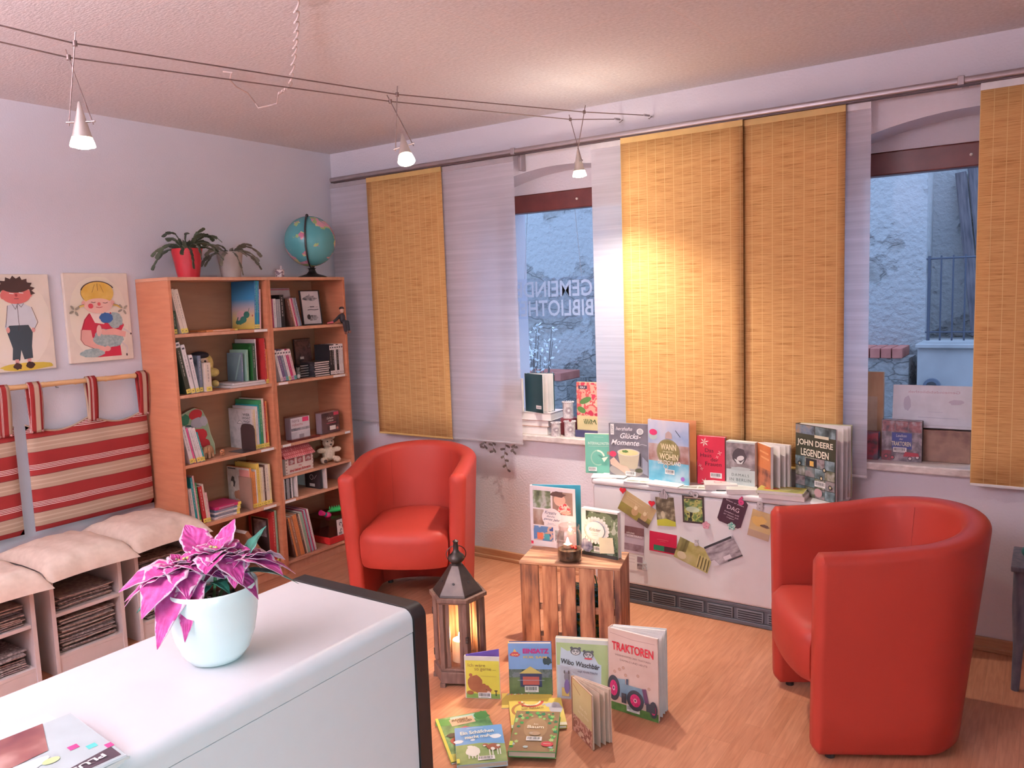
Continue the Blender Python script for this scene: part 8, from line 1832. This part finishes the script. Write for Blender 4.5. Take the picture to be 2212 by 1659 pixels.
# ---------------------------------------------------------------- paintings on the left wall
def canvas(y0, y1, z0, z1, lab, cv):
    root = empty('painting', (0.0, y0, z0), label=lab, cat='painting')
    w, h = y1-y0, z1-z0
    MB().box(0.001, .020, 0, w, 0, h).build('canvas', plain((0.74, 0.63, 0.52), 0.8, 0.04), root, bevel=.003)
    a = Art(); cv(a, w, h); a.build('painted_figure', root, onX(.0203))
OUT = (0.05, 0.02, 0.02)
def p_girl(a, w, h):
    a.blob(w*.5, h*.5, w*.46, h*.47, mottled([(0.78, 0.68, 0.52), (0.80, 0.70, 0.60)], 6, .8), n=20, j=.03, seed=2)
    SK = (0.72, 0.36, 0.30); RD = (0.48, 0.02, 0.05); HR = mottled([(0.62, 0.36, 0.05), (0.72, 0.48, 0.12)], 16, .7)
    # dress and shoulders
    a.poly([(w*.20, h*.36), (w*.26, h*.48), (w*.34, h*.55), (w*.46, h*.50), (w*.66, h*.56), (w*.80, h*.50), (w*.88, h*.40), (w*.78, h*.28), (w*.80, h*.05), (w*.40, h*.05), (w*.36, h*.26)], RD)
    a.poly([(w*.36, h*.54), (w*.42, h*.44), (w*.56, h*.42), (w*.66, h*.55), (w*.6, h*.6), (w*.4, h*.6)], (0.80, 0.66, 0.58))
    # arm left
    a.poly([(w*.19, h*.37), (w*.17, h*.26), (w*.22, h*.20), (w*.36, h*.15), (w*.52, h*.10), (w*.60, h*.13), (w*.58, h*.18), (w*.44, h*.22), (w*.36, h*.28), (w*.35, h*.36)], SK)
    # lamb
    G = mottled([(0.26, 0.34, 0.33), (0.40, 0.48, 0.46)], 80, .8)
    a.blob(w*.62, h*.26, w*.24, h*.11, G, seed=4, j=.12, n=22); a.blob(w*.34, h*.10, w*.18, h*.05, G, seed=6, j=.14, n=20); a.blob(w*.74, h*.46, w*.13, h*.09, G, seed=8, j=.14, n=20)
    a.poly([(w*.50, h*.34), (w*.70, h*.37), (w*.90, h*.32), (w*.88, h*.26), (w*.72, h*.29), (w*.52, h*.30)], SK); a.ell(w*.53, h*.335, w*.05, h*.03, SK); a.ell(w*.58, h*.14, w*.05, h*.03, SK)
    a.ell(w*.62, h*.56, w*.045, h*.085, (0.76, 0.60, 0.52), rot=-.4); a.ell(w*.47, h*.35, w*.04, h*.065, (0.74, 0.44, 0.38), rot=-.1); a.blob(w*.60, h*.49, w*.105, h*.062, (0.03, 0.10, 0.26), seed=7, j=.1, n=22)
    a.line([(w*.86, h*.36), (w*.97, h*.30)], .008, (0.66, .58, .55)); a.ell(w*.975, h*.295, .004, .005, OUT); a.line([(w*.82, h*.20), (w*.90, h*.14), (w*.88, h*.07)], .009, (0.66, .58, .55)); a.ell(w*.88, h*.055, .004, .007, OUT)
    # head
    a.ell(w*.49, h*.66, w*.235, h*.115, (0.76, 0.46, 0.38), n=28); a.ell(w*.265, h*.66, w*.03, h*.028, SK); a.ell(w*.72, h*.66, w*.03, h*.028, SK)
    a.ell(w*.49, h*.775, w*.255, h*.135, HR, n=28); a.poly([(w*.28, h*.72), (w*.40, h*.71), (w*.47, h*.745), (w*.52, h*.72), (w*.70, h*.71), (w*.70, h*.80), (w*.28, h*.80)], HR)
    a.ell(w*.49, h*.66, w*.20, h*.055, (0.76, 0.46, 0.38)); a.ring(w*.50, h*.775, w*.255, w*.275, OUT, R(25), R(165), ky=.66); a.ring(w*.49, h*.775, w*.252, w*.258, OUT, R(165), R(215), ky=.66)
    a.ell(w*.37, h*.63, w*.04, h*.028, (0.60, 0.06, 0.08)); a.ell(w*.50, h*.65, w*.025, h*.02, (0.56, 0.08, 0.08)); a.line([(w*.38, h*.675), (w*.42, h*.668), (w*.45, h*.672)], .003, OUT); a.line([(w*.56, h*.665), (w*.60, h*.658), (w*.64, h*.668)], .003, OUT); a.line([(w*.45, h*.618), (w*.50, h*.61), (w*.55, h*.618)], .003, (0.4, 0.03, 0.04))
    for s, x0 in ((-1, .27), (1, .72)):
        a.line([(w*x0, h*.64), (w*(x0+s*.06), h*.63), (w*(x0+s*.13), h*.60)], .010, HR); a.line([(w*x0, h*.65), (w*(x0+s*.06), h*.64), (w*(x0+s*.13), h*.61)], .002, OUT)
        for an in (.6, 2.2, 3.6, 5.2): a.ell(w*(x0+s*.15)+.018*math.cos(an), h*.585+.018*math.sin(an), .013, .006, (0.28, 0.24, 0.18), rot=an, n=10)
    a.line([(w*.49, h*.88), (w*.49, h*.80)], .002, OUT); a.line([(w*.45, h*.87), (w*.40, h*.78)], .0015, OUT); a.line([(w*.53, h*.87), (w*.58, h*.78)], .0015, OUT)
    a.line([(w*.19, h*.37), (w*.17, h*.26), (w*.22, h*.20), (w*.36, h*.15)], .0018, OUT); a.line([(w*.34, h*.55), (w*.26, h*.48), (w*.20, h*.36)], .0018, OUT)
def p_boy(a, w, h):
    a.blob(w*.5, h*.5, w*.47, h*.47, mottled([(0.78, 0.68, 0.52), (0.80, 0.70, 0.60)], 6, .8), n=20, j=.03, seed=5)
    SK = (0.58, 0.14, 0.12); HR = (0.05, 0.02, 0.015); SH_ = (0.62, 0.62, 0.64); TR = (0.035, 0.05, 0.06)
    a.blob(w*.60, h*.045, w*.36, h*.04, (0.62, 0.44, 0.06), seed=3, j=.1, n=22)
    a.poly([(w*.38, h*.55), (w*.40, h*.68), (w*.50, h*.70), (w*.62, h*.70), (w*.72, h*.66), (w*.78, h*.50), (w*.74, h*.42), (w*.66, h*.47), (w*.42, h*.47), (w*.36, h*.43), (w*.34, h*.46)], SH_)
    a.poly([(w*.36, h*.42), (w*.40, h*.475), (w*.66, h*.475), (w*.71, h*.40), (w*.68, h*.25), (w*.68, h*.13), (w*.56, h*.12), (w*.53, h*.22), (w*.50, h*.11), (w*.40, h*.12), (w*.42, h*.24)], TR)
    for x in (.455, .62): a.rect(w*(x-.02), h*.07, w*(x+.03), h*.125, (0.66, 0.30, 0.26)); a.blob(w*(x+.01), h*.055, w*.06, h*.035, HR, seed=int(x*100), j=.2)
    a.ell(w*.38, h*.43, w*.025, h*.03, (0.66, 0.30, 0.26)); a.ell(w*.72, h*.42, w*.025, h*.025, (0.66, 0.30, 0.26))
    a.ell(w*.53, h*.79, w*.20, h*.095, SK, n=26); a.ell(w*.35, h*.78, w*.03, h*.035, SK); a.ell(w*.72, h*.80, w*.03, h*.035, SK)
    P = []
    rg = random.Random(3)
    for k in range(22):
        an = PI*(-.12+1.24*k/21); r_ = 1.0 if k % 2 else .80; P.append((w*.53+w*.27*r_*math.cos(an), h*.83+h*.155*r_*math.sin(an)))
    P += [(w*.34, h*.83), (w*.40, h*.85), (w*.52, h*.84), (w*.64, h*.86), (w*.72, h*.84)]
    a.poly(P, HR); a.ell(w*.53, h*.88, w*.2, h*.07, HR)
    a.line([(w*.44, h*.805), (w*.5, h*.80)], .004, (0.7, .66, .6)); a.line([(w*.57, h*.81), (w*.63, h*.805)], .004, (0.7, .66, .6)); a.ell(w*.53, h*.785, .006, .007, (0.34, 0.04, 0.04)); a.line([(w*.50, h*.748), (w*.56, h*.748)], .002, OUT)
    a.line([(w*.53, h*.69), (w*.53, h*.48), (w*.515, h*.42)], .0022, OUT); a.line([(w*.72, h*.66), (w*.79, h*.50), (w*.73, h*.43)], .0022, OUT); a.line([(w*.40, h*.68), (w*.35, h*.46)], .0022, OUT); a.line([(w*.46, h*.70), (w*.50, h*.64), (w*.54, h*.70), (w*.58, h*.66), (w*.62, h*.70)], .0018, OUT)
canvas(-1.829, -1.50, 1.338, 1.782, 'painting of a blond girl in red hugging a woolly lamb, hung beside the bookcase', p_girl)
canvas(-2.222, -1.897, 1.325, 1.775, 'painting of a dark haired boy in a white shirt, left of the girl painting', p_boy)
# ---------------------------------------------------------------- magazines on the counter
def cv_mag(a, w, h):
    a.rect(.001, .001, w-.001, h-.001, (0.58, 0.66, 0.66)); a.poly([(w*.88, 0), (w*.97, 0), (w*.97, h*.90), (w*.74, h*.98), (w*.70, h*.96)], (0.05, 0.03, 0.04)) if False else None
    a.rect(w*.02, h*.03, w*.16, h*.97, (0.05, 0.03, 0.04)); a.rect(w*.22, h*.80, w*.28, h*.90, (0.60, 0.05, 0.20)); a.rect(w*.30, h*.86, w*.36, h*.96, (0.10, 0.50, 0.46)); a.rect(w*.08, h*.97, w*.14, h*1.0, (0.6, 0.05, 0.2)); a.rect(w*.5, h*.3, w*.98, h*.9, mottled([(0.10, 0.02, 0.03), (0.22, 0.08, 0.07), (0.5, 0.30, 0.26)], 8, .4)); a.blob(w*.4, h*.5, w*.12, h*.06, (0.75, 0.75, 0.76), seed=2); a.ell(w*.42, h*.62, w*.05, h*.03, (0.55, 0.6, 0.3))
def ti_mag(a, w, h): a.text('PLUS IDEE', w*.09, h*.60, h*.45, w*.065, (0.8, 0.76, 0.74), rot=R(90), bold=.02)
for i in range(4):
    lab = ['bottom magazine of the pile on the white cabinet', 'second magazine from the bottom of the pile on the white cabinet', 'third magazine from the bottom of the pile on the white cabinet', 'grey magazine with a black corner band on top of the pile on the white cabinet'][i]
    book((2.400+.006*i, -3.150-.004*i, CT+.0003+.0062*i), R(-94+2*i), .235, .285, .0058, (0.74, 0.74, 0.76), None, None, lab, flat=True, soft=True, name='magazine', cat='magazine') if i < 3 else None

# top magazine: its cover corner with the dark band points to the right of the photo
mt = empty('magazine', (2.70, -3.165, CT+.0193), (0, 0, R(-96)), label='grey magazine with a black corner band on top of the pile on the white cabinet', cat='magazine')
MB().box(0, .285, -.235, 0, 0, .0055).build('pages', plain((0.74, 0.74, 0.76), 0.5), mt, bevel=.0008)
a = Art()
a.rect(.001, -.234, .284, -.001, (0.44, 0.50, 0.50)); a.poly([(.006, -.006), (.215, -.006), (.215, -.012), (.006, -.048)], (0.05, 0.03, 0.04)); a.rect(.018, -.085, .034, -.070, (0.10, 0.50, 0.46)); a.rect(.040, -.108, .056, -.092, (0.60, 0.05, 0.20)); a.rect(.0, -.062, .012, -.046, (0.60, 0.05, 0.20))
a.poly([(.05, -.234), (.284, -.234), (.284, -.10), (.08, -.125)], mottled([(0.10, 0.02, 0.03), (0.22, 0.08, 0.07), (0.5, 0.30, 0.26)], 8, .4)); a.blob(.12, -.10, .03, .018, (0.76, 0.76, 0.78), seed=2); a.ell(.09, -.085, .014, .01, (0.6, 0.62, 0.3))
a.build('cover_picture', mt, Matrix.Translation((0, 0, .0057)))
a = Art(); a.k = 12; a.text('PLUS IDEE', .085, -.020, .12, .014, (0.8, 0.76, 0.74), rot=R(6), mirror=False, bold=.03)
a.build('title', mt, Matrix.Translation((0, 0, .0057)))

# ---------------------------------------------------------------- group phrases for the repeats that have none yet
GR_ = {'cushion': 'linen cushions on the stools', 'cube_stool': 'white cube stools of the bench row', 'tub_armchair': 'red tub armchairs', 'cable_lamp': 'cone spotlights on the cables', 'lamp_cable': 'steel cables under the ceiling',
       'woven_blind': 'woven grass panel blinds', 'panel_curtain': 'sheer voile panels', 'back_cushion': 'striped back cushions on the bamboo pole', 'painting': 'children paintings on the left wall', 'postcard': 'postcards on the heater',
       'magnet': 'magnets on the heater', 'leaflet': 'leaflets on the heater top', 'magazine': 'magazines on the white cabinet', 'candle_tin': 'candle tins on the left window sill', 'christmas_cactus': 'christmas cacti on the bookcase',
       'audio_book_case': 'audio books on the third shelf', 'bookend': 'bookends in the left bookcase', 'folder': 'folders at the back of the top shelf', 'brick_coping': 'brick copings in the courtyard', 'fill_luminaire': 'added fill luminaires behind the viewer'}
for o in list(COL.objects):
    if o.parent is None and o.get('label') and not o.get('group'):
        b_ = o.name.split('.')[0]
        if b_ in GR_: o['group'] = GR_[b_]
        elif b_ == 'book':
            x, y, z = o.location if o.rotation_mode != 'QUATERNION' else o.matrix_world.translation
            if x < 0.35: o['group'] = 'single books in the bookcases'
            elif z > 0.75: o['group'] = 'books on the left window sill' if x < 2.5 else 'books on the right window sill'
            elif z > 0.6: o['group'] = 'books on the heater top'
            elif z > 0.3: o['group'] = 'books on the crate'
            else: o['group'] = 'picture books on the floor'
